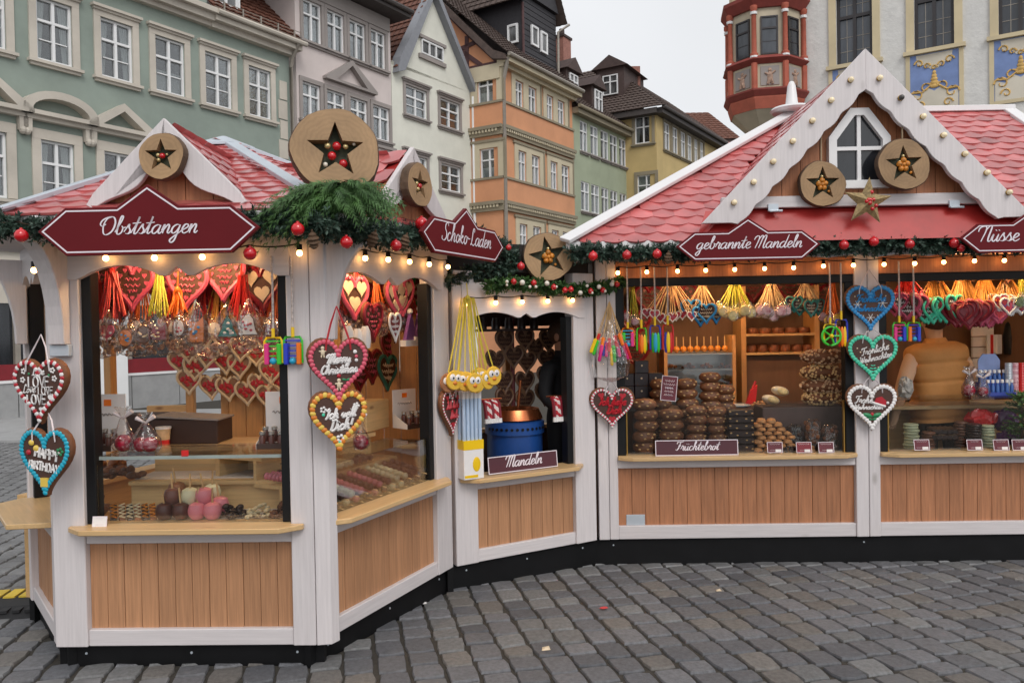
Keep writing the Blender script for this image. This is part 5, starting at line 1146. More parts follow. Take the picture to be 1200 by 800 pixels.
# baubles
bb = MB(); bb.ball((0, 0, 0), 1, 16, 10); bb.lathe([(.22, .95), (.22, 1.15), (.1, 1.2)], 8); BAUB = bb.mesh('bauble', REDB, smooth=True)
def baubles(F, d, L, label, group, r, me=None):
    for (u, v, *q) in L:
        x, z = fpx(F, u, v, d); o = put(me or BAUB, 'bauble', None, F @ T(x, d, z) @ SCL(q[0] if q else r)); tag(o, label, 'bauble', group)
baubles(F_DE, -.43, [(695, 300), (734.6, 299), (770, 297.7), (989, 287), (1024, 283), (1066, 286), (1118, 285), (1126, 291, .026)], 'shiny red bauble in the almond stall eave garland', 'baubles on the almond stall garland', .033)
baubles(F_AB, -.36, [(25, 276), (293, 297), (349, 268.5)], 'shiny red bauble at the Obststangen sign', 'baubles beside the Obststangen sign', .031)
baubles(F_BC, -.34, [(406, 284), (464, 288), (494, 262, .036)], 'shiny red bauble on the kiosk eave between slice and Schoko-Laden sign', 'baubles on the kiosk side garland', .03)
baubles(F_CD, -.16, [(602, 330), (625.5, 331.4), (649, 336.5), (662, 340), (669, 339), (692, 341), (706.5, 340), (723, 333)], 'small red bauble in the fresh garland above the almond booth window', 'small red baubles on the booth garland', .021)
baubles(F_CD, -.1, [(577, 298), (610.5, 312), (596, 290, .02)], 'dull red bauble in the dark garland on the booth roof', 'baubles on the booth roof', .028)
bb = MB(); bb.ball((0, 0, 0), 1, 10, 7); PEAR = bb.mesh('bead', WHB, smooth=True); bb = MB(); bb.ball((0, 0, 0), 1, 10, 7); GBE = bb.mesh('bead', GOLB, smooth=True)
baubles(F_CD, -.175, [(594, 330, .012), (594, 334, .009), (612, 331, .019), (621, 336, .011), (628, 336, .011), (641, 332, .018), (652, 336, .01), (688, 335, .012), (702, 336, .017), (717, 333, .017), (718, 330, .012), (709, 341, .012), (694, 343, .01), (680, 343, .017)], 'tiny pearl bead in the fresh garland above the almond booth window', 'pearl beads on the booth garland', .012, PEAR)
# pine cones
CONE = mk('pine_cone', S(96, 72, 52), .8, .3, 20)
bb = MB(); bb.lathe([(.005, -.04)]+[((.02+.009*(k % 2))*sin(pi*(k+1)/9.5)**.7, -.038+k*.009) for k in range(9)]+[(.004, .045)], 9); CNM = bb.mesh('pine_cone', CONE)
for (F, u, v, d) in [(F_AB, 367, 281, -.33), (F_BC, 437, 280, -.33), (F_DE, 783, 302, -.42), (F_BC, 474, 283, -.33)]:
    x, z = fpx(F, u, v, d); tag(put(CNM, 'pine_cone', None, F @ T(x, d, z) @ RX(.4) @ SCL(1.1)), 'brown pine cone tucked into a dark fir garland', 'pine cone', 'pine cones in the garlands')
# ================================================================== STRING LIGHTS
BULB = mk('lit_bulb', (1, .72, .35), .3, 0, 5, rnd=0, emit=18, emcol=(1, .5, .16)); 
bb = MB(); bb.lathe([(.007, -.02), (.010, -.024), (.0145, -.034), (.0145, -.042), (.008, -.05), (0.0, -.052)], 12); BLM = bb.mesh('bulb', BULB, smooth=True)
bb = MB(); bb.lathe([(.004, .01), (.013, .007), (.014, -.02), (.009, -.024)], 10); SKM = bb.mesh('socket', BLKF, smooth=True)
CABLE = mk('black_cable', S(24, 24, 24), .5, .1, 5)
def lights(label, F, d, L):
    P = []
    for (u, v) in L: x, z = fpx(F, u, v, d); P.append(Vector((x, d, z+.038)))
    H = thing('string_lights', label, 'string lights', F @ T(P[0])); path = []
    for a, b in zip(P, P[1:]):
        for j in range(6): s = j/6; q = a.lerp(b, s); q.z += .012-.05*s*(1-s); path.append(q)
    path.append(P[-1]+Vector((0, 0, .012))); t = MB(); t.tube(path, .004, 5); t.build('cable', CABLE, H, F)
    for p_ in P: o = put(SKM, 'socket', H, F @ T(p_)); put(BLM, 'bulb', o, F @ T(p_))
    return H
lights('string of warm bulbs below the Obststangen sign', F_AB, -.075, [(40, 317), (66, 304), (124, 303), (181, 302.5), (237, 301.5), (292, 299), (351, 297)])
lights('string of warm bulbs below the Schoko-Laden sign', F_BC, -.07, [(397, 299), (428, 303), (455, 304.5), (480, 307), (503, 310), (525, 313)])
lights('string of warm bulbs over the almond booth window', F_CD, -.05, [(546, 356), (581, 355), (612, 354), (642, 353), (671, 352)])
lights('long string of warm bulbs along the almond stall front', F_DE, -.06, [(724, 320), (758, 319), (794, 318), (827, 317), (861, 316), (896, 315), (930, 314), (965, 312), (1000, 311), (1036, 310), (1072, 309), (1106, 307.5), (1142, 306), (1177, 305.5), (1214, 304)])
# ================================================================== GINGERBREAD HEARTS
def heart_pts(n=40):
    o = []
    for i in range(n):
        t = 2*pi*i/n+pi/2*0; x = 16*sin(t)**3; y = 13*cos(t)-5*cos(2*t)-2*cos(3*t)-cos(4*t); o.append((-x/32.5, (y+2.6)/32.5))
    return o
HP = heart_pts()
GB = mk('gingerbread', S(74, 46, 36), .6, .2, 12, rnd=.12, bump=.2); GBS = mk('gingerbread_side', S(112, 70, 44), .7, .2, 14, rnd=.1)
def icing(n, c): return mk('icing_'+n, c, .35, .06, 8, rnd=.05)
IC = {'red': icing('red', S(178, 36, 48)), 'rose': icing('rose', S(206, 84, 104)), 'blue': icing('blue', S(44, 136, 196)), 'cyan': icing('cyan', S(30, 164, 190)), 'mint': icing('mint', S(72, 196, 160)), 'white': icing('white', S(228, 224, 222)), 'yellow': icing('yellow', S(224, 190, 84)), 'green': icing('green', S(40, 130, 82)), 'pink': icing('pink', S(186, 78, 104)), 'orange': icing('orange', S(210, 120, 40)), 'wine': icing('wine', S(124, 28, 42)), 'brown': icing('brown', S(96, 62, 44)), 'violet': icing('violet', S(120, 76, 140)), 'cream': icing('cream', S(214, 196, 168)), 'teal': icing('teal', S(40, 120, 112)), 'tan': icing('tan', S(140, 106, 80))}
RIBW = mk('white_ribbon', S(206, 196, 198), .5, .05, 5); RIBR = mk('red_ribbon', S(180, 40, 52), .45, .08, 5)
def heart_body(t, W, H, th):
    n = len(HP); rings = [(1.0, -th*.25), (1.0, th*.5), (.955, -th*.5)]
    for s, y in rings: pass
    P = lambda s, y: [(x*W*s, y, z*H*s*1.08) for x, z in HP]
    b = P(1.0, th*.5)+P(1.03, 0)+P(1.0, -th*.35)+P(.94, -th*.5); m = n
    fs = []
    for r in range(3):
        for i in range(n): j = (i+1) % n; fs.append((r*m+i, r*m+j, (r+1)*m+j, (r+1)*m+i))
    t.m = 1; t.add(b, fs); t.m = 0; t.add(P(.94, -th*.5), [tuple(range(n))]); t.m = 1; t.add(P(1.0, th*.5), [tuple(range(n-1, -1, -1))]); t.m = 0
def resample(P, k):
    L = [0]
    for i in range(len(P)): a, b = Vector(P[i]), Vector(P[(i+1) % len(P)]); L.append(L[-1]+(b-a).length)
    o = []; j = 0
    for i in range(k):
        d = L[-1]*i/k
        while L[j+1] < d: j += 1
        f = (d-L[j])/max(1e-9, L[j+1]-L[j]); a, b = Vector(P[j]), Vector(P[(j+1) % len(P)]); o.append((a.lerp(b, f), (b-a).normalized()))
    return o
def heart(label, mw, W, H, border, lines=(), deco=(), group=None, ribbon=None, th=.026, blobs=44, ink='white', name='gingerbread_heart', bs=.034, second=None):
    O = thing(name, label, 'gingerbread', mw, group)
    t = MB(); heart_body(t, W, H, th); t.build('gingerbread', [GB, GBS], O, mw, fixn=True, smooth=True)
    yb = -th*.5
    t = MB(); P = [(x*W*.9, z*H*1.08*.9) for x, z in HP]; t2 = MB()
    for k, (p, d) in enumerate(resample(P, blobs)):
        a = atan2(d.y, d.x); q = (t if (not second or k % 2) else t2); q.ball((0, 0, 0), (W*bs*1.15, W*bs*.6, W*bs*1.35), 7, 5, T(p.x, yb-.002, p.y) @ RY(-a+.5))
    t.build('icing_border', IC[border], O, mw, smooth=True)
    if second: t2.build('icing_border', IC[second], O, mw, smooth=True)
    for (txt, w, x, z, caps, rise, col, *r) in lines:
        t = MB(); lettering_tube(t, txt, w*W, x*W, z*H, yb-.003, (r[0] if r else .013)*W, caps, rise*W); t.build('lettering', IC[col], O, mw, smooth=True)
    for (kind, x, z, s, col) in deco:
        t = MB(); X, Z, q = x*W, z*H, s*W
        if kind == 'dot': t.ball((X, yb-.002, Z), (q, q*.6, q), 7, 5)
        elif kind == 'flower':
            for k in range(5): t.ball((X+q*cos(k*1.257), yb-.002, Z+q*sin(k*1.257)), (q*.6, q*.4, q*.6), 6, 4)
        elif kind == 'flake':
            for k in range(3): a = pi*k/3; t.tube([(X-q*cos(a), yb-.003, Z-q*sin(a)), (X+q*cos(a), yb-.003, Z+q*sin(a))], W*.007, 4)
        elif kind == 'heart': t.prism([(X+a*q, Z+b*q) for a, b in HP[::2]], yb-.006, yb+.002)
        elif kind == 'leaf':
            for sg in (-1, 1): t.ball((0, 0, 0), (q, q*.25, q*.45), 8, 5, T(X+sg*q*.9, yb-.002, Z) @ RY(-sg*.25))
        elif kind == 'hat':
            t.prism([(X-q, Z-.1*q), (X+q*.7, Z-.7*q), (X+q*.75, Z+.1*q), (X+.1*q, Z+.75*q), (X-.7*q, Z+.55*q)], yb-.008, yb)
        elif kind == 'bar': t.tube([(X-q, yb-.004, Z+q*.32), (X+q, yb-.004, Z-q*.32)], W*.028, 5)
        elif kind == 'man':
            t.ball((X, yb-.002, Z+q), (q*.45, q*.3, q*.45), 7, 5); t.ball((X, yb-.002, Z), (q*.5, q*.3, q*.8), 7, 5)
            for sg in (-1, 1): t.ball((X+sg*q*.55, yb-.002, Z+q*.3), (q*.35, q*.2, q*.2), 6, 4); t.ball((X+sg*q*.3, yb-.002, Z-q*.9), (q*.2, q*.2, q*.4), 6, 4)
        elif kind == 'square': t.box(X-q, X+q, yb-.008, yb, Z-q, Z+q)
        t.build('icing_decoration', IC[col], O, mw, smooth=kind not in ('hat', 'heart', 'square'))
    if ribbon:
        L, m, sx = ribbon
        for s in (-1, 1):
            t = MB(); t.tube([(s*sx*W, yb-.004, H*.30), (s*sx*W*.95, yb-.006, H*.42), (s*sx*W*.5, -.004, H*.45+L*.5), (0, .004, H*.45+L)], [.004, .005, .005, .003], 4); t.build('ribbon', m, O, mw)
    return O
def hp(F, u, v, d): x, z = fpx(F, u, v, d); return F @ T(x, d, z)
# --- the hearts hung outside
dot = lambda L, c, s=.022: [('dot', x, z, s, c) for x, z in L]
heart('big gingerbread heart with red and white border repeating LOVE', T(fpy(49, 458, 3.86)) @ RZ(radians(-15)), .325, .33, 'red', [('Love', .22, .0, .27, 0, .01, 'white', .01), ('LOVE', .4, .02, .14, 1, 0, 'white', .014), ('Love', .24, -.18, .01, 0, .01, 'white', .009), ('LOVE', .28, .14, .01, 1, .0, 'white', .009), ('LOVE', .36, -.03, -.12, 1, 0, 'white', .016)], [('flower', -.27, .3, .032, 'white'), ('flower', -.29, .17, .032, 'white'), ('flower', .27, .31, .032, 'white'), ('flower', .3, .19, .032, 'white'), ('dot', -.17, .26, .02, 'green'), ('dot', .2, .24, .02, 'green'), ('heart', .24, -.1, .12, 'white'), ('heart', .05, -.27, .08, 'white')], ribbon=(.13, RIBW, .22), th=.036, bs=.03, blobs=56, second='white')
heart('cyan edged gingerbread heart reading HAPPY BIRTHDAY', T(fpy(56, 541, 3.86)) @ RZ(radians(-15)), .315, .345, 'cyan', [('HAPPY', .46, .06, .12, 1, -.09, 'white', .022), ('BIRTHDAY', .58, .0, -.06, 1, -.08, 'white', .018)], [('dot', -.24, .28, .05, 'yellow'), ('dot', -.15, .2, .055, 'yellow'), ('dot', -.3, .14, .045, 'red'), ('flower', .3, .16, .045, 'green'), ('square', .0, -.28, .07, 'yellow'), ('flower', .0, -.28, .03, 'red')], ribbon=(.1, RIBW, .22), th=.036, bs=.034, blobs=50)
RB_ = RZ(radians(-28))
heart('rose edged gingerbread heart reading Merry Christmas', T(fpy(396, 433, 3.9)) @ RZ(radians(22)), .305, .325, 'rose', [('Merry', .38, .0, .14, 0, .03, 'white', .02), ('Christmas', .6, .0, -.02, 0, .03, 'white', .018)], [('man', -.25, .27, .07, 'cream'), ('man', .0, -.23, .075, 'cream'), ('dot', .0, -.09, .035, 'red'), ('leaf', .12, -.15, .04, 'green'), ('dot', .27, .27, .035, 'white'), ('dot', .29, .2, .03, 'rose'), ('dot', .29, .14, .03, 'white')], ribbon=(.17, RIBR, .2), th=.04)
heart('yellow edged gingerbread heart reading Ich will Dich', T(fpy(396, 493, 3.91)) @ RZ(radians(22)), .29, .31, 'yellow', [('Ich will', .52, .02, .1, 0, .04, 'white', .02), ('Dich!', .38, .02, -.09, 0, .03, 'white', .022)], [('flower', -.26, .2, .04, 'white'), ('dot', -.26, .12, .03, 'mint'), ('flower', .3, .24, .04, 'white'), ('flower', .02, -.27, .05, 'white'), ('dot', .0, -.33, .03, 'mint')], th=.06, second='orange', bs=.04)
il = [('Ich liebe', .6, .0, .12, 0, .0, 'red', .022), ('Dich', .34, .03, -.08, 0, .0, 'red', .024)]; idc = [('heart', -.24, .3, .14, 'red'), ('heart', .24, .28, .15, 'red'), ('heart', .0, -.26, .15, 'red')]
heart('rose edged heart reading Ich liebe Dich on the booth corner post', hp(F_BC, 528, 483, -.04), .285, .325, 'rose', il, idc, ribbon=(.06, RIBW, .15), th=.03, blobs=84, bs=.022, second='white')
heart('rose edged heart reading Ich liebe Dich on the almond stall corner post', hp(F_DE, 717, 478, -.05), .335, .315, 'rose', il, idc, ribbon=(.06, RIBW, .15), th=.03, blobs=84, bs=.022, second='white')
heart('blue edged gingerbread heart with white snowflakes, topmost on the stall post', hp(F_DE, 1019, 361, -.05), .375, .35, 'blue', [('Fröhliche', .58, .0, .17, 0, .01, 'blue', .012), ('Weihnachten', .68, .0, -.03, 0, .0, 'blue', .01)], [('flake', -.25, .08, .08, 'white'), ('flake', .24, .1, .09, 'white'), ('flake', .0, -.2, .08, 'white')]+dot([(-.3, .25), (.3, .25), (.3, 0), (-.3, -.02), (.14, -.16), (-.14, -.16)], 'cream', .014), ribbon=(.13, RIBW, .22))
heart('mint edged gingerbread heart reading Fröhliche Weihnachten on the stall post', hp(F_DE, 1022, 419, -.055), .38, .355, 'mint', [('Fröhliche', .54, .03, .14, 0, .13, 'white', .0095), ('Weihnachten', .64, .05, -.02, 0, .14, 'white', .0095)], [('leaf', .0, -.22, .035, 'mint'), ('leaf', .0, -.28, .05, 'mint'), ('leaf', .0, -.16, .025, 'mint')]+dot([(-.3, .2), (-.24, .12), (.3, .25), (.1, -.2), (.2, -.12), (-.12, -.14)], 'cream', .016), ribbon=(.06, RIBW, .2))
heart('white edged gingerbread heart with Santa hat reading Frohe Weihnachten', hp(F_DE, 1021, 477, -.06), .38, .355, 'white', [('Frohe', .34, -.17, .13, 0, .0, 'white', .012), ('Weihnachten', .56, -.08, -.01, 0, .0, 'white', .0095)], [('hat', .17, .12, .13, 'red'), ('bar', .12, .06, .13, 'white'), ('dot', .3, .09, .03, 'white'), ('leaf', .0, -.16, .1, 'green'), ('leaf', .0, -.24, .05, 'green'), ('dot', .0, -.14, .035, 'red')], ribbon=(.07, RIBW, .2))
# --- simple hearts for the displays: shared meshes, one object each
HM = {}
def plain_heart(border, face='gb', sq='cream', style='squiggle'):
    k = (border, face, sq, style)
    if k in HM: return HM[k]
    rr = random.Random(str(k)); t = MB(); heart_body(t, 1, 1, .09); fm = GB if face == 'gb' else IC[face]; b = t.mesh('gingerbread', [fm, GBS], True, fixn=True)
    t = MB(); P = [Vector((x*.9, 0, z*.97)) for x, z in HP]; pts = [(p.x, -.05, p.z) for p in P]+[(P[0].x, -.05, P[0].z)]; t.tube(pts, .055, 6, cap=False); e = t.mesh('icing_border', IC[border], True)
    t = MB()
    if style == 'squiggle':
        for r, (z, w) in enumerate([(.2, .5), (.04, .56), (-.12, .36)]): t.tube([(-w/2+w*i/16, -.055, z+.05*sin(i*2.1+r)+.02*sin(i*3.7)) for i in range(17)], .018, 4)
    elif style == 'roses':
        for k2 in range(15): a = rr.uniform(0, 6.3); q = rr.uniform(.05, .32); t.ball((q*cos(a), -.05, .06+q*.85*sin(a)), (.085, .035, .075), 7, 5)
    elif style == 'hearts':
        for (x, z) in [(-.22, .2), (.22, .2), (0, -.12)]: t.prism([(x+a*.36, z+b*.36) for a, b in HP[::2]], -.075, -.04)
    elif style == 'ring':
        for k2 in range(12): a = k2*pi/6; t.prism([(.3*cos(a)+x*.11, .06+.28*sin(a)+z*.11) for x, z in HP[::4]], -.07, -.04)
        for (z, w) in [(.14, .3), (.02, .34), (-.08, .2)]: t.tube([(-w/2+w*i/9, -.055, z+.03*sin(i*2.3)) for i in range(10)], .016, 4)
    s = t.mesh('icing_decoration', IC[sq], True); HM[k] = (b, e, s); return HM[k]
def small_heart(label, mw, W, H, kind, group=None):
    b, e, s = plain_heart(*kind); m = mw @ SCL(W, W*.8, H); O = thing('gingerbread_heart', label, 'gingerbread', mw, group)
    put(b, 'gingerbread', O, m); put(e, 'icing_border', O, m); put(s, 'icing_decoration', O, m); return O
def hearts(F, d, L, label, group, kind, W, H, yaw=0.0):
    for (u, v, *q) in L:
        s = q[0] if q else 1; small_heart(label, hp(F, u, v, d+random.uniform(-.02, .02)) @ RZ(yaw+random.uniform(-.12, .12)) @ RY(random.uniform(-.1, .1)), W*s, H*s, kind, group)
hearts(F_AB, .3, [(156, 336), (220, 336), (264, 326)], 'pink edged heart hanging at the top of the Obststangen window', 'pink edged hearts in the Obststangen window', ('pink', 'gb', 'pink', 'ring'), .25, .29)
hearts(F_AB, .32, [(307, 338)], 'red edged heart with three hearts in the Obststangen window', None, ('wine', 'gb', 'cream', 'hearts'), .24, .28)
hearts(FB, -.05, [(229, 432), (265, 425), (243, 418), (300, 415), (248, 454), (268, 456), (290, 461), (305, 452), (331, 450), (326, 421), (281, 430), (222, 412), (318, 437), (212, 425), (345, 428), (283, 410), (236, 400), (262, 398), (310, 398), (335, 400), (222, 448), (340, 470), (315, 466)], 'pale edged heart with red roses on the pine back wall', 'rose hearts on the kiosk back wall', ('cream', 'tan', 'red', 'roses'), .2, .215)
hearts(F_BC, .25, [(414, 350), (464, 352, .95), (471, 348)], 'rose edged heart hanging high in the Schoko-Laden window', 'hearts high in the Schoko-Laden window', ('pink', 'gb', 'cream', 'hearts'), .27, .3)
hearts(F_BC, .45, [(482, 345)], 'green edged heart high in the Schoko-Laden window', None, ('green', 'wine', 'cream', 'squiggle'), .3, .32)
hearts(F_BC, .35, [(494, 376, .9)], 'orange edged heart in the Schoko-Laden window', None, ('orange', 'gb', 'red', 'squiggle'), .24, .26)
hearts(F_BC, .2, [(436, 378)], 'wine red heart amid cellophane in the Schoko-Laden window', None, ('wine', 'gb', 'pink', 'ring'), .26, .26)
hearts(F_BC, .12, [(462, 384)], 'narrow white edged heart in the Schoko-Laden window', None, ('white', 'wine', 'white', 'squiggle'), .17, .2)
hearts(F_BC, .8, [(453, 437), (489, 436)], 'green edged heart on the rear wall of the Schoko-Laden window', 'green hearts at the back of the Schoko-Laden window', ('teal', 'gb', 'cream', 'squiggle'), .29, .3)
hearts(F_BC, .85, [(455, 407), (435, 430), (470, 452), (420, 440), (500, 455)], 'wine edged heart on the rear wall of the Schoko-Laden window', 'wine hearts at the back of the Schoko-Laden window', ('wine', 'gb', 'pink', 'squiggle'), .27, .28)
hearts(F_BC, .82, [(489, 406)], 'teal edged heart on the rear wall of the Schoko-Laden window', None, ('teal', 'gb', 'yellow', 'squiggle'), .29, .29)
hearts(F_CD, .75, [(591, 402), (615, 399), (642, 400), (602, 419), (617, 425), (641, 423), (590, 449), (615, 449), (640, 443), (591, 469), (615, 471), (637, 462), (627, 410), (580, 425)], 'dark gingerbread heart hanging in the almond booth window', 'dark hearts in the almond booth', ('tan', 'gb', 'tan', 'squiggle'), .18, .21)
hearts(F_CD, .72, [(664, 396)], 'white edged heart at the edge of the almond booth window', None, ('cream', 'gb', 'brown', 'squiggle'), .16, .2)
t = MB(); x, z = fpx(F_CD, 602, 500, .78); t.tube([(x, .78, 0), (x, .78, 1.75)], .018, 8); t.lathe([(.16, 0), (.16, .02), (.02, .03)], 16, T(x, .78, 0)); tag(t.build('heart_stand', mk('wine_pole', S(112, 44, 48), .5, .1), None, F_CD), 'wine red pole carrying hearts in the almond booth', 'display stand')
# ================================================================== BUNDLES ON STRINGS
STR = {'natural': mk('raffia', S(196, 164, 118), .6, .15, 20, rnd=.1), 'yellow': mk('yellow_string', S(206, 190, 70), .6, .1, 20), 'red': mk('red_string', S(190, 44, 40), .4, .15, 20), 'orange': mk('orange_string', S(226, 110, 30), .35, .2, 20), 'gold': mk('gold_string', S(206, 150, 70), .35, .2, 20), 'olive': mk('olive_string', S(170, 170, 60), .5, .15, 20)}
def bundle(label, F, u, vt, vb, d, smat, n, spread, drawer, group=None, w=.0035):
    """strings fanning from a knot down to small wrapped sweets"""
    rr = random.Random(int(u*7+vb)); x, z0 = fpx(F, u, vt, d); _, z1 = fpx(F, u, vb, d); mw = F @ T(x, d, z0); O = thing('sweets_bundle', label, 'sweets', mw, group)
    t = MB(); ends = []
    n = int(n*1.6)
    for k in range(n):
        s = -1+2*(k+.5)/n; ex = s*spread+rr.uniform(-.01, .01); ey = rr.uniform(-.07, .03)*(1-.5*abs(s)); ez = z1-z0+rr.uniform(-.02, .02)+.03*abs(s)
        t.tube([(ex*.22+rr.uniform(-.012, .012), rr.uniform(-.012, .012), 0), (ex*.6, ey*.4, ez*.5), (ex, ey, ez)], w, 4); ends.append((ex, ey, ez))
    t.ball((0, 0, 0), (.018, .018, .02), 8, 6); t.tube([(0, 0, 0), (0, .01, .1)], .004, 4); t.build('strings', STR[smat], O, mw)
    if drawer:
        for k, e in enumerate(ends): drawer(O, mw @ T(*e), k, rr)
    return O
def disc_item(mats, r=.04, eyes=False, bag=True, every=1):
    tm = []
    for m in mats:
        t = MB(); t.lathe([(.0, -.009), (r*.92, -.009), (r, 0), (r*.92, .009), (.0, .011)], 16, RX(pi/2)); tm.append(t.mesh('sweet', m, True))
    em = pu = bk = None
    if eyes:
        t = MB(); [t.ball((s*r*.33, -.011, r*.25), (r*.34, .006, r*.36), 8, 6) for s in (-1, 1)]; em = t.mesh('eyes', IC['white'], True)
        t = MB(); [t.ball((s*r*.28, -.018, r*.2), (r*.1, .003, r*.12), 6, 5) for s in (-1, 1)]; pu = t.mesh('pupils', BLKF, True)
        t = MB(); t.ball((0, -.012, -r*.3), (r*.26, .008, r*.18), 8, 5); bk = t.mesh('beak', IC['orange'], True)
    t = MB(); t.lathe([(.004, r*1.9), (r*.5, r*1.25), (r*1.1, r*.3), (r*1.1, -r*.7), (r*.6, -r*1.1), (0, -r*1.2)], 9); bg = t.mesh('cellophane_bag', CELLO, True)
    def f(O, mw, k, rr):
        if k % every: return
        m = mw @ T(0, -.006*(k % 5), -r) @ RZ(rr.uniform(-.3, .3)) @ RY(rr.uniform(-.2, .2)); o = put(tm[k % len(tm)], 'sweet', O, m)
        if eyes: put(em, 'eyes', o, m); put(pu, 'pupils', o, m); put(bk, 'beak', o, m)
        if bag: put(bg, 'cellophane_bag', O, m @ SCL(1, .45, 1))
    return f
def heart_item(kinds, W=.11, every=1):
    def f(O, mw, k, rr):
        if k % every: return
        kd = kinds[k % len(kinds)]; b, e, s = plain_heart(*kd); m = mw @ T(0, -.004*(k % 4), -W*.45) @ RZ(rr.uniform(-.6, .6)) @ SCL(W, W, W); o = put(b, 'gingerbread', O, m); put(e, 'icing_border', o, m); put(s, 'icing_decoration', o, m)
    return f
YS = mk('yellow_biscuit', S(222, 178, 60), .4, .1, 8); BS_ = mk('nut_biscuit', S(150, 100, 66), .6, .25, 30); PKS = mk('pink_sweet', S(196, 84, 108), .4, .3, 20, hi=S(230, 200, 204)); OLS = mk('lemon_sweet', S(206, 188, 110), .3, .25, 20)
bundle('bunch of yellow chick lollies hanging by the almond booth post', F_CD, 548, 349, 437, -.12, 'yellow', 11, .175, disc_item([BS_]+[YS]*17, .066, True, bag=False, every=2), w=.0045)
W2 = ('white', 'pink', 'red', 'hearts'); 
bundle('raffia bundle with small white hearts in the almond stall window', F_DE, 786, 334, 368, .18, 'natural', 16, .2, heart_item([('white', 'pink', 'red', 'hearts')], .085, 3))
bundle('raffia bundle with a blue edged heart in the almond stall window', F_DE, 823, 334, 358, .18, 'natural', 12, .1, heart_item([('blue', 'gb', 'cream', 'squiggle')], .17, 6))
bundle('lemon yellow bundle of round sweets in the almond stall window', F_DE, 861, 333, 362, .18, 'olive', 16, .13, disc_item([OLS, YS], .04, every=2))
bundle('raffia bundle of pink sweets in the almond stall window', F_DE, 904, 333, 362, .18, 'natural', 14, .12, disc_item([PKS], .04, every=2))
bundle('raffia bundle with teal and violet hearts in the almond stall window', F_DE, 944, 333, 352, .18, 'natural', 14, .11, heart_item([('teal', 'gb', 'cream', 'squiggle'), ('violet', 'gb', 'blue', 'squiggle')], .14, 4))
bundle('orange and red bundle beside the jamb of the almond stall window', F_DE, 975, 330, 370, .2, 'orange', 12, .07, disc_item([PKS, YS], .035, every=3))
bundle('olive string bundle at the corner of the almond stall window', F_DE, 741, 334, 372, .22, 'olive', 8, .04, disc_item([PKS, OLS], .03, every=3))
for (u, lab, kd, sp_, v2) in [(1062, 'red bundle with a rose edged heart beside the counter lady', ('pink', 'gb', 'white', 'squiggle'), .1, 346), (1096, 'golden bundle with a mint edged heart above the counter lady', ('mint', 'gb', 'white', 'squiggle'), .12, 352), (1128, 'golden bundle with stacked wine hearts above the counter lady', ('wine', 'wine', 'wine', 'hearts'), .13, 356), (1153, 'golden bundle with pink hearts above the counter lady', ('pink', 'rose', 'red', 'hearts'), .12, 356), (1180, 'golden bundle with a white edged heart above the counter lady', ('white', 'violet', 'red', 'hearts'), .1, 350)]:
    bundle(lab, F_DE, u, 322, v2, .2, 'gold' if u > 1070 else 'red', 34, sp_, heart_item([kd], .2 if u != 1180 else .15, 5 if u != 1128 else 3))
bundle('lime bundle of green sweets at the far end of the stall window', F_DE, 1200, 322, 350, .2, 'olive', 18, .09, disc_item([mk('green_sweet', S(70, 96, 44), .4, .4, 20)], .04, every=2))
for (u, v) in [(1099, 320), (1139, 319), (1180, 321)]:
    small_heart('dark heart hung flat under the stall window head', hp(F_DE, u, v, .16), .2, .17, ('brown', 'gb', 'brown', 'squiggle'), 'dark hearts under the window head')
# left window bundles and wrapped cookies
for (u, vt, vb, sm, lab, sp_) in [(101, 318, 372, 'orange', 'glowing orange ribbons at the edge of the Obststangen window', .05), (131, 318, 372, 'red', 'red ribbon bunch in the Obststangen window', .08), (186, 318, 372, 'olive', 'yellow ribbon bunch in the Obststangen window', .06), (283, 322, 374, 'red', 'red ribbon bunch above the white bell biscuit', .06), (208, 340, 372, 'orange', 'orange ribbon bunch above the owl biscuit', .05)]:
    bundle(lab, F_AB, u, vt, vb, .22, sm, 16, sp_, None, w=.004)
COOK = [(107, 395, 'disc', 'blue', 20, 'blue pram biscuit wrapped in cellophane'), (127, 391, 'heart', 'rose', 24, 'rose heart biscuit wrapped in cellophane'), (148, 396, 'disc', 'orange', 20, 'orange round biscuit wrapped in cellophane'), (168, 392, 'disc', 'brown', 20, 'dark brown round biscuit wrapped in cellophane'), (185, 388, 'cat', 'wine', 22, 'wine red pointed biscuit wrapped in cellophane'), (211, 384, 'disc', 'white', 19, 'white owl shaped biscuit wrapped in cellophane'), (230, 386, 'fox', 'orange', 28, 'orange and blue animal biscuit wrapped in cellophane'), (267, 383, 'tree', 'teal', 25, 'teal fir tree biscuit wrapped in cellophane'), (292, 381, 'bell', 'white', 27, 'white bell biscuit wrapped in cellophane'), (318, 388, 'disc', 'wine', 20, 'wine red round biscuit wrapped in cellophane')]
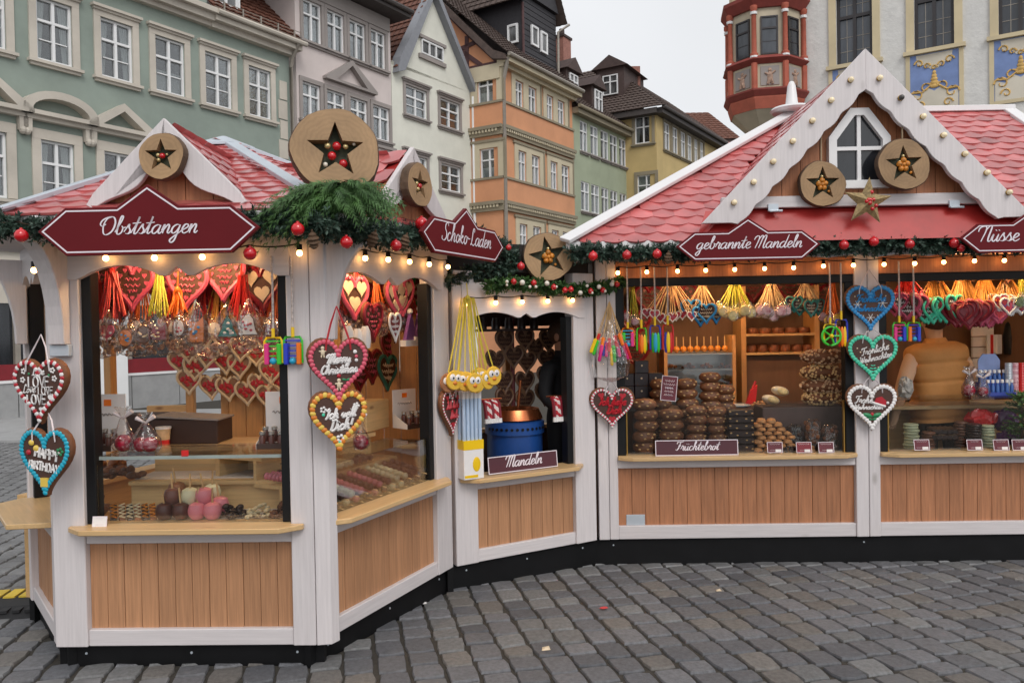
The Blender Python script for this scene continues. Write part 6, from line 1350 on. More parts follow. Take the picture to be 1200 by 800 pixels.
for (u, v, sh, col, w, lab) in COOK:
    mw = hp(F_AB, u, v, .18) @ RZ(random.uniform(-.3, .3)); W_ = w/218; O = thing('wrapped_biscuit', lab, 'biscuit', mw); t = MB(); q = W_/2
    shp = {'disc': [(q*.9*cos(a*pi/8), q*1.1*sin(a*pi/8)) for a in range(16)], 'heart': [(x*W_, z*W_*1.1) for x, z in HP], 'cat': [(-q, -q), (q, -q), (q, q), (q*.6, q*.5), (-q*.6, q*.5), (-q, q)], 'fox': [(-q*.8, -q*1.2), (q*.9, -q*1.2), (q, q*.1), (q*.9, q*1.2), (q*.4, q*.75), (-q*.4, q*.75), (-q*.9, q*1.2), (-q, q*.1)], 'tree': [(-q, -q), (q, -q), (q*.45, q*.1), (q*.6, q*.1), (0, q*1.3), (-q*.6, q*.1), (-q*.45, q*.1)], 'bell': [(-q, -q*.9), (q, -q*.9), (q*.75, -q*.4), (q*.55, q*.6), (q*.2, q), (-q*.2, q), (-q*.55, q*.6), (-q*.75, -q*.4)]}[sh]
    t.prism(shp, -.01, .01); t.build('biscuit', GBS, O, mw, fixn=True)
    t = MB(); t.prism([(x*.86, z*.86) for x, z in shp], -.015, -.0095); t.build('icing', IC[col], O, mw, fixn=True)
    t = MB(); [t.ball((random.uniform(-.5, .5)*q, -.016, random.uniform(-.6, .4)*q), (q*.16, .006, q*.12), 6, 5) for k in range(6)]; t.build('icing_decoration', IC[{'white': 'red', 'orange': 'blue', 'teal': 'white', 'blue': 'white', 'rose': 'white'}.get(col, 'cream')], O, mw)
    t = MB(); n = 10; rr = random.Random(int(u)); rows = [(.12, 2.3), (.5, 1.7), (1.1, .9), (1.25, 0), (1.15, -.9), (.7, -1.35)]
    vs = [(q*r*cos(2*pi*j/n)*rr.uniform(.85, 1.15), .028*min(1, r)*sin(2*pi*j/n), q*z+rr.uniform(-.006, .006)) for r, z in rows for j in range(n)]
    t.add(vs, [(i*n+j, i*n+(j+1) % n, (i+1)*n+(j+1) % n, (i+1)*n+j) for i in range(5) for j in range(n)]); t.build('cellophane_bag', CELLO, O, mw)
# crumpled cellophane bags of sweets hanging below
for k, (u, v, w, h) in enumerate([(120, 408, 40, 18), (160, 408, 40, 16), (200, 405, 44, 18), (245, 408, 44, 20), (300, 402, 50, 18), (410, 392, 24, 30), (445, 375, 40, 36), (472, 372, 30, 36), (425, 372, 36, 36)]):
    F = F_AB if u < 380 else F_BC; mw = hp(F, u, v, .3 if u < 380 else .28); O = thing('sweets_bag', 'crumpled cellophane bag of small sweets in the %s window' % ('Obststangen' if u < 380 else 'Schoko-Laden'), 'sweets bag', mw, 'sweets bags in the %s window' % ('Obststangen' if u < 380 else 'Schoko-Laden'))
    rr = random.Random(k); sx, sz = w/430, h/430; t = MB()
    for i in range(26): t.ball((rr.uniform(-1, 1)*sx, rr.uniform(-.03, .03), rr.uniform(-1, .8)*sz), rr.uniform(.008, .016), 6, 5)
    t.build('sweets', mk('mixed_sweets', S(140, 70, 48), .4, .6, 30, hi=S(226, 190, 170)), O, mw)
    t = MB(); t.ball((0, 0, 0), (sx*1.25, .05, sz*1.35), 12, 8); v2 = [(x*rr.uniform(.85, 1.12), y*rr.uniform(.8, 1.2), z*rr.uniform(.85, 1.1)) for x, y, z in t.v]; t.v = v2; t.build('cellophane_bag', CELLO, O, mw)
# a second, denser layer behind: more ribbons, hearts and wrapped biscuits
rr0 = random.Random(21)
for (u, sm) in [(112, 'red'), (145, 'red'), (165, 'orange'), (205, 'red'), (240, 'red'), (258, 'gold'), (300, 'red'), (325, 'orange')]:
    bundle('long %s ribbon tassel in the rear layer of the Obststangen window' % sm, F_AB, u, 316, 378, .42, sm, 12, .07, disc_item([PKS, BS_, IC['white']], .035, every=4), 'rear %s tassels in the Obststangen window' % sm, w=.004)
for (u, sm) in [(402, 'red'), (418, 'red'), (440, 'orange'), (458, 'red'), (478, 'red'), (497, 'orange')]:
    bundle('long %s ribbon tassel in the Schoko-Laden window' % sm, F_BC, u, 318, 372, .34, sm, 12, .06, disc_item([PKS, BS_], .035, every=4), '%s tassels in the Schoko-Laden window' % sm, w=.004)
hearts(F_AB, .5, [(118, 330), (187, 332), (240, 335), (285, 332), (330, 336), (140, 352), (205, 356), (262, 354), (318, 360)], 'wine edged heart in the rear layer of the Obststangen window', 'rear hearts in the Obststangen window', ('wine', 'gb', 'pink', 'ring'), .25, .27)
hearts(F_BC, .55, [(405, 372), (425, 352), (447, 350), (478, 380), (500, 350)], 'wine edged heart in the upper middle of the Schoko-Laden window', 'middle hearts in the Schoko-Laden window', ('wine', 'gb', 'red', 'ring'), .25, .27)
# white iced hat biscuits and sticks in the Schoko-Laden window
for (u, v) in [(480, 386), (491, 382)]:
    mw = hp(F_BC, u, v, .2); O = thing('hat_biscuit', 'white trimmed pointed hat biscuit in the Schoko-Laden window', 'biscuit', mw, 'hat biscuits in the Schoko-Laden window'); t = MB(); t.prism([(-.07, -.08), (.07, -.08), (.01, .12)], -.012, .012); t.build('biscuit', IC['violet'], O, mw); t = MB(); t.box(-.085, .085, -.025, .02, -.11, -.07); t.ball((.01, 0, .12), .02, 8, 6); t.build('icing', IC['white'], O, mw)
for (u, v) in [(408, 394), (419, 397), (428, 394)]:
    mw = hp(F_BC, u, v, .12); t = MB(); t.tube([(0, 0, -.07), (0, 0, -.03), (0, 0, .03), (0, 0, .06)], [.028, .034, .03, .018], 8); tag(t.build('marshmallow_bag', IC['white'], None, mw, smooth=True), 'white marshmallow stick in the Schoko-Laden window', 'sweets', 'marshmallow sticks in the Schoko-Laden window')
# ================================================================== RATTLE TOYS ON CORDS
PLA = {n: mk('plastic_'+n, c, .3, .04, 5, rnd=0) for n, c in {'yellow': S(238, 196, 20), 'green': S(60, 190, 50), 'blue': S(40, 60, 190), 'pink': S(220, 50, 130), 'orange': S(240, 120, 20), 'red': S(206, 40, 40), 'cyan': S(40, 160, 200)}.items()}
CORD = mk('beaded_cord', S(190, 180, 176), .5, .4, 90, rnd=0)
def toy(label, F, u, vt, v0, v1, d, cols, kind='ladder', sc=1.0):
    x, zt = fpx(F, u, vt, d); _, z0 = fpx(F, u, v0, d); _, z1 = fpx(F, u, v1, d); h = z0-z1; mw = F @ T(x, d, z1); O = thing('rattle_toy', label, 'toy', mw, None)
    t = MB(); t.tube([(0, 0, h), (.002, 0, h+(zt-z0)*.5), (0, 0, zt-z1)], .006, 6); t.build('cord', CORD, O, mw)
    t = MB(); t.tube([(0, 0, h*.92), (0, 0, h*1.25)], .009, 8); t.build('handle', PLA['yellow'], O, mw); w = h*.3*sc
    t = MB(); t.tube([(-w, 0, h*.05), (-w, 0, h*.8), (-w*.8, 0, h*.92), (w*.8, 0, h*.92), (w, 0, h*.8), (w, 0, h*.05)], .007, 6); t.build('frame', PLA[cols[0]], O, mw, smooth=True)
    if kind == 'ladder':
        t = MB()
        for k in range(5): t.box(-w, w, -.005, .005, h*(.1+.17*k), h*(.1+.17*k)+.007)
        t.build('rungs', PLA[cols[1]], O, mw)
        for s, c in ((-1, cols[2]), (1, cols[3])): t = MB(); t.box(s*w*.72-.012, s*w*.72+.012, -.02, .02, 0, h*.72); t.build('clapper', PLA[c], O, mw, bev=.004)
        t = MB(); t.ball((0, -.01, h*.12), .018, 8, 6); t.build('ball', PLA['cyan'], O, mw, smooth=True)
    elif kind == 'wheel':
        r = h*.45; t = MB(); t.tube([(r*cos(a*pi/10), -.02, h*.35+r*sin(a*pi/10)) for a in range(21)], .009, 6, cap=False)
        for k in range(5): t.tube([(0, -.02, h*.35), (r*cos(k*1.257), -.02, h*.35+r*sin(k*1.257))], .007, 6)
        t.build('wheel', PLA[cols[1]], O, mw, smooth=True); t = MB(); t.ball((0, -.025, h*.35), .016, 8, 6); t.build('hub', PLA['yellow'], O, mw, smooth=True)
    else:
        for k, c in enumerate(cols[1:]): t = MB(); t.ball((( k-1)*.012, -.01-.006*k, h*.3), (.016, .01, h*.38), 10, 8); t.build('blade', PLA[c], O, mw @ RZ(.6*(k-1)), smooth=True)
toy('yellow framed ladder rattle hanging in the Obststangen window', F_AB, 318, 300, 393, 427, -.03, ['yellow', 'green', 'pink', 'green'])
toy('green framed ladder rattle hanging in the Obststangen window', F_AB, 341, 300, 392, 427, -.03, ['green', 'blue', 'blue', 'orange'])
toy('orange framed ladder rattle at the corner of the almond stall window', F_DE, 734.5, 312, 383, 406, -.05, ['orange', 'cyan', 'green', 'pink'])
toy('green whirl toy in the almond stall window', F_DE, 750.5, 312, 382, 412, -.05, ['green', 'red', 'orange', 'yellow'], 'blade', .6)
toy('blue whirl toy in the almond stall window', F_DE, 766.5, 312, 379, 411, -.05, ['blue', 'green', 'cyan', 'green'], 'blade', .6)
toy('red whirl toy in the almond stall window', F_DE, 781.5, 312, 378, 411, -.05, ['red', 'blue', 'yellow', 'red'], 'blade', .6)
toy('green wheel rattle by the almond stall jamb', F_DE, 972, 308, 378, 402, -.05, ['yellow', 'green'], 'wheel')
toy('blue whirl toy by the almond stall jamb', F_DE, 985, 308, 372, 404, -.05, ['blue', 'red', 'orange', 'yellow'], 'blade', .7)
toy('pink and blue ladder rattle beside the counter lady', F_DE, 1053, 306, 376, 400, -.04, ['green', 'pink', 'pink', 'blue'])
toy('green and orange ladder rattle beside the counter lady', F_DE, 1070, 306, 376, 400, -.04, ['green', 'blue', 'orange', 'blue'])
# bunch of coloured sweet tubes on the stall corner post
mw = hp(F_DE, 714, 353, -.06); O = thing('sweets_bundle', 'bunch of wrapped colourful sweet tubes on the corner post', 'sweets', mw); rr = random.Random(3)
t = MB(); ends = []
for k in range(16):
    s = -1+2*(k+.5)/16; e = (s*.16, rr.uniform(-.08, .0), -.36-rr.uniform(0, .14)+.06*abs(s)); t.tube([(0, 0, 0), (e[0]*.5, e[1]*.5, e[2]*.5), e], .003, 4); ends.append(e)
t.build('strings', STR['natural'], O, mw)
for k, e in enumerate(ends):
    c = ['yellow', 'green', 'red', 'pink', 'orange', 'blue', 'pink', 'red'][k % 8]; a = Vector(e)
    t = MB(); t.tube([a*.72, a*.74, a*.98, a], [.006, .015, .013, .004], 7); t.build('sweet_tube', PLA[c], O, mw, smooth=True)
t = MB(); t.lathe([(.03, -.14), (.12, -.3), (.15, -.46), (.13, -.56), (.02, -.6)], 10); t.build('cellophane_bag', CELLO, O, mw @ SCL(1, .6, 1))
# ================================================================== KIOSK DISPLAY (Obststangen side)
PINEL = mk('pale_pine', S(206, 172, 122), .5, .12, 4, (.8, 16, 16), .15, .003, rnd=.05, knots=(1.0, S(120, 80, 46), (3.0, 8, 8), .8))
PAPER = mk('baking_paper', S(206, 196, 188), .6, .06, 6, bump=.3, rnd=.03)
def case(label, F, x0, x1, z0, dz1, dz2, d1, d2, d3):
    O = thing('display_case', label, 'display case', F @ T((x0+x1)/2, .1, z0))
    t = MB(); t.box(x0, x1, .1, d1, z0-.02, z0); t.build('tray_board', PAPER, O, F)
    t = MB(); t.box(x0, x1, d1, d1+.02, z0-.02, dz1-.02); t.build('riser', PINEL, O, F)
    t = MB(); t.box(x0, x1, d1-.03, d2, dz1-.02, dz1); t.build('shelf', PINEL, O, F)
    t = MB(); t.box(x0, x1, d2, d2+.02, dz1-.02, dz2-.025); t.build('riser', PINEL, O, F)
    t = MB(); t.box(x0, x1, d2-.04, d3, dz2-.025, dz2); t.build('counter_top', LEDGE, O, F)
    t = MB(); t.box(x0, x1, d3-.03, d3, 0, dz2-.026); t.build('counter_back', PINEL, O, F)
    return O
xl_, xr_ = .22, L_AB-.14
case('stepped pale pine display case behind the Obststangen window', F_AB, xl_, xr_, .625, .79, .94, .34, .62, .98)
t = MB(); t.box(xl_, xr_, .38, .6, .79, .796); tag(t.build('baking_paper', PAPER, None, F_AB), 'sheet of baking paper on the middle shelf of the pine case', 'paper')
t = MB(); t.box(.2, L_AB-.17, .06, .5, .962, .97); gs = thing('glass_shelf', 'glass shelf with red tag above the candy apples', 'shelf', F_AB @ T(.6, .1, .96)); t.build('glass_plate', GLASS, gs, F_AB)
t = MB(); x, z = fpx(F_AB, 217, 530, .055); t.box(x-.018, x+.018, .05, .058, z-.02, z+.012); t.build('red_tag', PLA['red'], gs, F_AB)
t = MB(); t.box(.2, L_AB-.17, .05, .06, .955, .972); t.build('glass_edge', mk('glass_edge', S(150, 160, 156), .15, .1, 5), gs, F_AB)
APC = {'choc': mk('choc_glaze', S(84, 50, 44), .3, .12, 9), 'pink': mk('pink_glaze', S(214, 130, 142), .3, .1, 9), 'white': mk('white_glaze', S(214, 210, 176), .3, .1, 9), 'nut': mk('nut_glaze', S(134, 88, 58), .5, .35, 40), 'grey': mk('milk_choc_glaze', S(112, 74, 66), .3, .1, 9)}
ap = MB(); ap.lathe([(0, -.045), (.03, -.043), (.045, -.02), (.047, .005), (.038, .032), (.018, .042), (0, .04)], 16); st_ = MB(); st_.tube([(0, 0, .03), (0, 0, .12)], .005, 6); STK = st_.mesh('stick', LEDGE)
APM = {k: ap.mesh('apple', m, True) for k, m in APC.items()}
NAMEC = {'choc': 'dark chocolate', 'pink': 'pink', 'white': 'white', 'nut': 'nut coated', 'grey': 'milk chocolate'}
for (u, v, d, c, tx) in [(193, 0.675, .1, 'choc', 'in the front row'), (212.5, 0.675, .1, 'choc', 'in the front row'), (231, 0.675, .1, 'pink', 'in the front row'), (249, 0.675, .1, 'pink', 'in the front row'), (258, .69, .17, 'pink', 'at the right end of the heap'), (203, .745, .14, 'grey', 'on top of the chocolate ones'), (223, .745, .14, 'white', 'between milk chocolate and pink ones'), (240, .745, .14, 'pink', 'on top of the front row'), (249, .745, .23, 'white', 'behind the top pink one'), (208, .76, .23, 'nut', 'at the back of the heap')]:
    m = F_AB @ T(fpx(F_AB, u, 600, d)[0], d, v); O = thing('candy_apple', NAMEC[c]+' candy apple on a stick '+tx, 'candy apple', m, 'candy apples in front' if 'front row' == tx[-9:] else None); put(APM[c], 'glazed_apple', O, m); put(STK, 'stick', O, m @ RX(random.uniform(-.1, .15)) @ RY(random.uniform(-.12, .12)))
def heap(label, mw, n, sx, sy, sz, r, mat, seed=1, name='sweets_heap', cat='sweets', flat=.7, group=None):
    rr = random.Random(seed); t = MB()
    for i in range(n):
        a, q = rr.uniform(0, 6.3), sqrt(rr.random()); k = rr.uniform(.7, 1.2)*r; z = (1-q*q)*sz*rr.random()
        t.ball((0, 0, 0), (k, k*rr.uniform(.6, 1), k*flat*rr.uniform(.7, 1.2)), 7, 5, T(q*cos(a)*sx, q*sin(a)*sy, z+k*.5) @ RZ(rr.uniform(0, 3)) @ RX(rr.uniform(-.7, .7)))
    o = t.build(name, mat, None, mw, smooth=True); tag(o, label, cat, group); o['kind'] = 'stuff'; return o
DCH = mk('dark_choc', S(48, 32, 30), .35, .3, 20); MCH = mk('milk_choc', S(104, 66, 48), .45, .35, 25); WCH = mk('white_choc', S(204, 190, 156), .45, .2, 20); BREADM = mk('bread_crust', S(138, 84, 48), .6, .35, 14)
def floor_at(F, u, d, z):            # a spot on the board at height z under a pixel column
    x, _ = fpx(F, u, 560, d); return F @ T(x, d, z)
heap('heap of dark chocolate clusters on the kiosk tray', floor_at(F_AB, 271, .13, .63), 34, .075, .06, .06, .02, DCH, 1)
heap('heap of white chocolate clusters on the kiosk tray', floor_at(F_AB, 303, .13, .63), 46, .08, .06, .06, .016, WCH, 2)
heap('heap of milk chocolate clusters beside the window jamb', floor_at(F_AB, 330, .14, .63), 30, .07, .06, .055, .02, MCH, 3)
heap('heap of brown pastries at the left end of the kiosk shelf', floor_at(F_AB, 128, .48, .8), 26, .13, .08, .06, .035, BREADM, 4)
heap('heap of brown pastries on the lower left of the kiosk tray', floor_at(F_AB, 112, .25, .63), 18, .05, .08, .1, .032, BREADM, 5)
heap('heap of chocolate pastries below the two bagged apples', floor_at(F_AB, 140, .4, .8), 20, .16, .06, .04, .03, MCH, 15)
for k, u in enumerate([132, 142, 151, 160, 169, 178]):          # drizzled waffle bars
    m = floor_at(F_AB, u, .17, .632) @ RZ(.5) @ RX(.28); O = thing('waffle_bar', 'drizzled waffle bar on the kiosk tray', 'waffle', m, 'waffle bars on the kiosk tray'); t = MB(); t.box(-.016, .016, -.09, .09, .0, .03); t.build('waffle', BREADM if k % 2 else DCH, O, m, bev=.005)
    t = MB(); t.tube([(.014*(-1)**i, -.08+.02*i, .033) for i in range(9)], .005, 4); t.build('drizzle', WCH if k in (1, 2, 3) else GOLDN, O, m)
def price_card(label, F, u, v, d, w, h, mat=None, lines=3, blank=True, tilt=.2, group=None, roll=0.0):
    m = hp(F, u, v, d) @ RX(-tilt) @ RY(roll); O = thing('price_card', label, 'price card', m, group); t = MB(); t.box(-w/2, w/2, -.002, .002, -h/2, h/2); t.build('card', mat or mk('card_wine', S(92, 26, 40), .5, .08, 5), O, m)
    t = MB(); e = .004
    for (a, b, c, dd) in [(-w/2, w/2, h/2-e, h/2), (-w/2, w/2, -h/2, -h/2+e), (-w/2, -w/2+e, -h/2+e, h/2-e), (w/2-e, w/2, -h/2+e, h/2-e)]: t.box(a, b, -.0032, -.002, c, dd)
    t.build('card_edge', INK, O, m); rr = random.Random(int(u))
    t = MB()
    for k in range(lines):
        z = h*.3-k*h*.56/max(1, lines-1) if lines > 1 else 0; n = 14; ww = w*rr.uniform(.5, .72)
        t.tube([(-ww/2+ww*i/n, -.003, z+h*.05*sin(i*2.4+k)) for i in range(n+1)], h*.018, 3)
    t.build('small_print', INK, O, m)
    if blank: t = MB(); t.box(w*.02, w*.4, -.0036, -.0024, -h*.42, -h*.18); t.build('price_field', IC['white'], O, m)
    return O
price_card('small white price card at the corner of the kiosk ledge', F_AB, 117, 611, -.03, .075, .055, IC['white'], 2, False)
# counter: bagged apples, cup, cash box, carton displays
REDAP = mk('red_candy_glaze', S(140, 16, 44), .15, .1, 6, coat=.5)
def bagged(label, m, n=2, r=.048, group=None):
    O = thing('bagged_apples', label, 'candy apples', m, group); rr = random.Random(n)
    for k in range(n): t = MB(); t.ball(((k-(n-1)/2)*r*1.3, -.01*k, r), r, 12, 9); t.build('candy_apple', REDAP, O, m, smooth=True)
    t = MB(); q = r*(1+.5*(n-1)); N = 12; rows = [(q*1.0, 0), (q*1.35, r*.6), (q*1.3, r*1.6), (q*.8, r*2.6), (.02, r*3.7), (.012, r*3.9), (.03, r*4.6), (.045, r*5.1)]
    vs = [(a*cos(2*pi*j/N)*rr.uniform(.9, 1.1), a*.7*sin(2*pi*j/N)*rr.uniform(.9, 1.1), z) for a, z in rows for j in range(N)]
    t.add(vs, [(i*N+j, i*N+(j+1) % N, (i+1)*N+(j+1) % N, (i+1)*N+j) for i in range(len(rows)-1) for j in range(N)]); t.build('clear_bag', CELLO, O, m)
    t = MB(); t.tube([(-.05, 0, r*4.4), (0, 0, r*3.8), (.05, 0, r*4.6)], [.012, .006, .014], 6); t.build('bow', RIBW, O, m); return O
bagged('single red candy apple in a clear bag on the kiosk glass shelf', floor_at(F_AB, 146, .22, .971), 1)
bagged('pair of red candy apples in a clear bag beside paper cup', floor_at(F_AB, 172, .2, .971), 2, .042)
m = floor_at(F_AB, 193, .66, .94); O = thing('paper_cup', 'paper coffee cup with red base on the kiosk counter', 'cup', m)
t = MB(); t.lathe([(.03, 0), (.032, .001), (.034, .035)], 16); t.build('cup_base', PLA['red'], O, m, smooth=True); t = MB(); t.lathe([(.034, .035), (.042, .1)], 16); t.build('cup_body', mk('cup_paper', S(206, 172, 130), .6, .25, 20), O, m, smooth=True); t = MB(); t.lathe([(.044, .1), (.045, .112), (.0, .114)], 16); t.build('cup_lid', IC['white'], O, m)
m = floor_at(F_AB, 226, .8, .94); O = thing('cash_box', 'dark brown box with open lid on the kiosk counter', 'box', m); t = MB(); t.box(-.2, .2, -.1, .14, 0, .15); t.build('box', mk('dark_brown_card', S(58, 40, 34), .6, .1), O, m, bev=.005)
t = MB(); t.box(-.2, .2, -.11, .15, .151, .162); t.build('lid', mk('grey_paper', S(150, 140, 134), .6, .1), O, m @ RY(.06))
m = floor_at(F_AB, 165, .86, .94); t = MB(); t.box(-.12, .16, -.05, .12, 0, .17); tag(t.build('carton', mk('dark_brown_card', S(58, 40, 34)), None, m, bev=.004), 'dark brown carton behind the bagged apples', 'carton')
def carton_display(label, m, w=.17, cols=4, rows=2, tall=.3, cap='choc'):
    O = thing('carton_display', label, 'display carton', m); WC = IC['white']
    t = MB(); t.box(-w/2, w/2, .1, .106, 0, tall); t.build('header_card', WC, O, m); t = MB(); t.prism([(-.06, 0), (.1, 0), (.1, .1), (-.06, .03)], -w/2-.003, -w/2); t.prism([(-.06, 0), (.1, 0), (.1, .1), (-.06, .03)], w/2, w/2+.003); t.build('carton_sides', WC, O, m @ RZ(pi/2) @ SCL(1, 1, 1), fixn=True)
    t = MB(); t.box(-w/2, w/2, -.06, .1, 0, .012); t.box(-w/2, w/2, -.063, -.06, 0, .03); t.build('carton_tray', mk('dark_brown_card', S(58, 40, 34)), O, m)
    t = MB(); t.box(-.02, .02, .096, .1, tall*.78, tall*.9); t.build('logo_patch', PLA['orange'], O, m); t = MB(); n = 16; t.tube([(-.06+.12*i/n, .098, tall*.62+.008*sin(i*2.2)) for i in range(n+1)], .003, 4); t.build('small_print', GRT, O, m)
    jm = MB(); jm.lathe([(.0, 0), (.017, 0), (.018, .05), (.012, .06), (.016, .064), (.016, .08), (0, .082)], 10); me = jm.mesh('jar', APC[cap], True); lm = MB(); lm.lathe([(.0165, .064), (.0165, .081), (.01, .083)], 10); lme = lm.mesh('jar_lid', mk('silver_lid', S(180, 176, 170), .25, .1, metal=.7), True)
    for r in range(rows):
        for c in range(cols): q = m @ T(-w/2+w*(c+.5)/cols, -.035+.055*r, .012+.02*r); j = put(me, 'jar', O, q); put(lme, 'jar_lid', j, q)
    return O
carton_display('white header carton of small jars at the left kiosk jamb', floor_at(F_AB, 117, .3, .971), .2)
carton_display('white header carton of small jars at the right kiosk jamb', floor_at(F_AB, 327, .3, .971), .2)
# ================================================================== KIOSK DISPLAY (Schoko-Laden side)
case('stepped pine display case behind the Schoko-Laden window', F_BC, .12, L_BC-.2, .625, .77, .92, .32, .5, .8)
SK = [('choc', 'milk chocolate'), ('grey', 'brown'), ('white', 'white chocolate'), ('pink', 'pink'), ('choc', 'dark chocolate'), ('pink', 'raspberry'), ('grey', 'nut brown'), ('white', 'cream white'), ('white', 'ivory'), ('choc', 'bitter chocolate')]
bm = MB()
for i in range(7): bm.ball((0, i*.036, .024), (.021, .021, .022), 8, 6)
SKM_ = {k: bm.mesh('fruit', APC[k], True) for k in ('choc', 'grey', 'white', 'pink')}; sk = MB(); sk.tube([(0, -.05, .018), (0, .22, .018)], .003, 5); SKS = sk.mesh('stick', LEDGE)
for row, (z, d, lab) in enumerate([(.628, .1, 'lower tray'), (.772, .3, 'upper shelf')]):
    for k in range(22 if row == 0 else 16):
        c, cn = SK[(k//2+row*3) % 10]; x = .16+k*(.046 if row == 0 else .05); m = F_BC @ T(x, d-.03*(row == 0), z+.004+(.04 if k % 2 and row == 0 else 0)) @ RX(.22 if row == 0 else .05)
        O = thing('fruit_skewer', '%s dipped fruit skewer on the %s of the Schoko-Laden window' % (cn, lab), 'fruit skewer', m, '%s fruit skewers, %s' % (cn, lab)); put(SKM_[c], 'fruit', O, m @ (SCL(1) if row == 0 else SCL(1, .75, 1))); put(SKS, 'stick', O, m @ (SCL(1) if row == 0 else SCL(1, .75, 1)))
m = floor_at(F_BC, 440, .5, .925); t = MB(); t.box(-.14, .18, -.02, .17, 0, .2); tag(t.build('wooden_box', PINEL, None, m @ RZ(.1), bev=.006), 'pale wooden box on the counter of the Schoko-Laden window', 'box')
carton_display('white header carton of round jars in the Schoko-Laden window', floor_at(F_BC, 486, .3, .93) @ RZ(-.35), .2, 3, 2, .26)
bagged('red candy apple in a bag behind the Ich will Dich heart', floor_at(F_BC, 424, .16, .9), 1, .045)
t = MB(); t.box(.13, L_BC-.24, .06, .34, .885, .892); tag(t.build('glass_shelf', GLASS, None, F_BC), 'glass shelf above the fruit skewers in the Schoko-Laden window', 'shelf')
# ================================================================== ALMOND BOOTH
m = floor_at(F_CD, 604, .46, 0); O = thing('almond_roaster', 'blue drum almond roaster with copper rim in the booth', 'roaster', m)
BLUD = mk('blue_drum', S(28, 72, 140), .4, .1, 6); COP = mk('copper', S(190, 110, 70), .25, .12, 6, metal=.9); z_ = .98
t = MB(); t.lathe([(.0, 0), (.215, 0), (.215, .8), (.23, .8), (.23, .89), (.2, .9)], 32); t.build('drum', BLUD, O, m, smooth=True)
t = MB(); t.lathe([(.2, .9), (.22, .91), (.21, .94), (.19, .985), (.178, .985), (.11, .9), (0, .87)], 32); t.build('copper_bowl', COP, O, m, smooth=True)
for k in range(18): a = pi+pi*(k+.5)/18; t = MB(); t.lathe([(.0, 0), (.011, 0), (.011, .006), (0, .006)], 8, T(.229*cos(a), .229*sin(a), .845) @ RZ(a) @ RY(pi/2)); t.build('vent_hole', BLKF, O, m)
t = MB(); t.tube([(.02, .0, .88), (.05, -.02, 1.2)], .012, 8); t.build('stirring_rod', COP, O, m)
def name_plate(label, F, u0, u1, v0, v1, d, txt, frac=.75):
    x0, zb = fpx(F, u0, v1, d); x1, _ = fpx(F, u1, v1, d); _, zt = fpx(F, u0, v0, d); w, h = x1-x0, zt-zb; m = F @ T((x0+x1)/2, d, (zt+zb)/2) @ RX(-.12); O = thing('name_plate', label, 'sign', m)
    t = MB(); t.box(-w/2, w/2, -.003, .003, -h/2, h/2); t.build('plate', mk('plate_wine', S(74, 30, 40), .4, .08, 5), O, m); t = MB(); e = .006
    for (a, b, c, dd) in [(-w/2, w/2, h/2-e, h/2), (-w/2, w/2, -h/2, -h/2+e), (-w/2, -w/2+e, -h/2+e, h/2-e), (w/2-e, w/2, -h/2+e, h/2-e)]: t.box(a, b, -.0042, -.003, c, dd)
    t.build('plate_edge', INK, O, m); t = MB(); lettering_ribbon(t, txt, w*frac, 0, -.002, -.0045, 0, .27); t.build('lettering', INK, O, m); return O
name_plate('wine red plate reading Mandeln on the booth ledge', F_CD, 572, 653, 536, 556, -.03, 'Mandeln', .52)
name_plate('wine red plate reading Früchtebrot on the almond stall ledge', F_DE, 768, 865, 516, 534, -.02, 'Früchtebrot', .52)
# tall sweets dispenser on the booth ledge
m = floor_at(F_CD, 551, -.045, .596); O = thing('sweets_dispenser', 'tall white dispenser of pale blue sweet tubes on booth ledge', 'dispenser', m)
t = MB(); t.box(-.075, .075, -.06, .06, 0, .26); t.build('box', IC['white'], O, m, bev=.003); t = MB(); t.box(-.0755, .0755, -.062, .061, .2, .262); t.build('yellow_band', PLA['yellow'], O, m)
t = MB(); t.ball((.02, -.061, .1), (.03, .004, .05), 10, 7); t.box(-.07, .03, -.0622, -.0602, .012, .03); t.build('printed_patch', PLA['yellow'], O, m)
for k in range(5):
    for r in range(2): t = MB(); t.tube([(-.06+.03*k, -.04+.06*r, .262), (-.06+.03*k, -.04+.06*r, .56)], .013, 8); t.build('sweet_tube', mk('pale_blue_tube', S(176, 196, 220), .3, .08, 8), O, m, smooth=True); t = MB(); t.tube([(-.06+.03*k, -.04+.06*r, .54), (-.06+.03*k, -.04+.06*r, .585)], .014, 8); t.build('tube_cap', IC['white'], O, m, smooth=True)
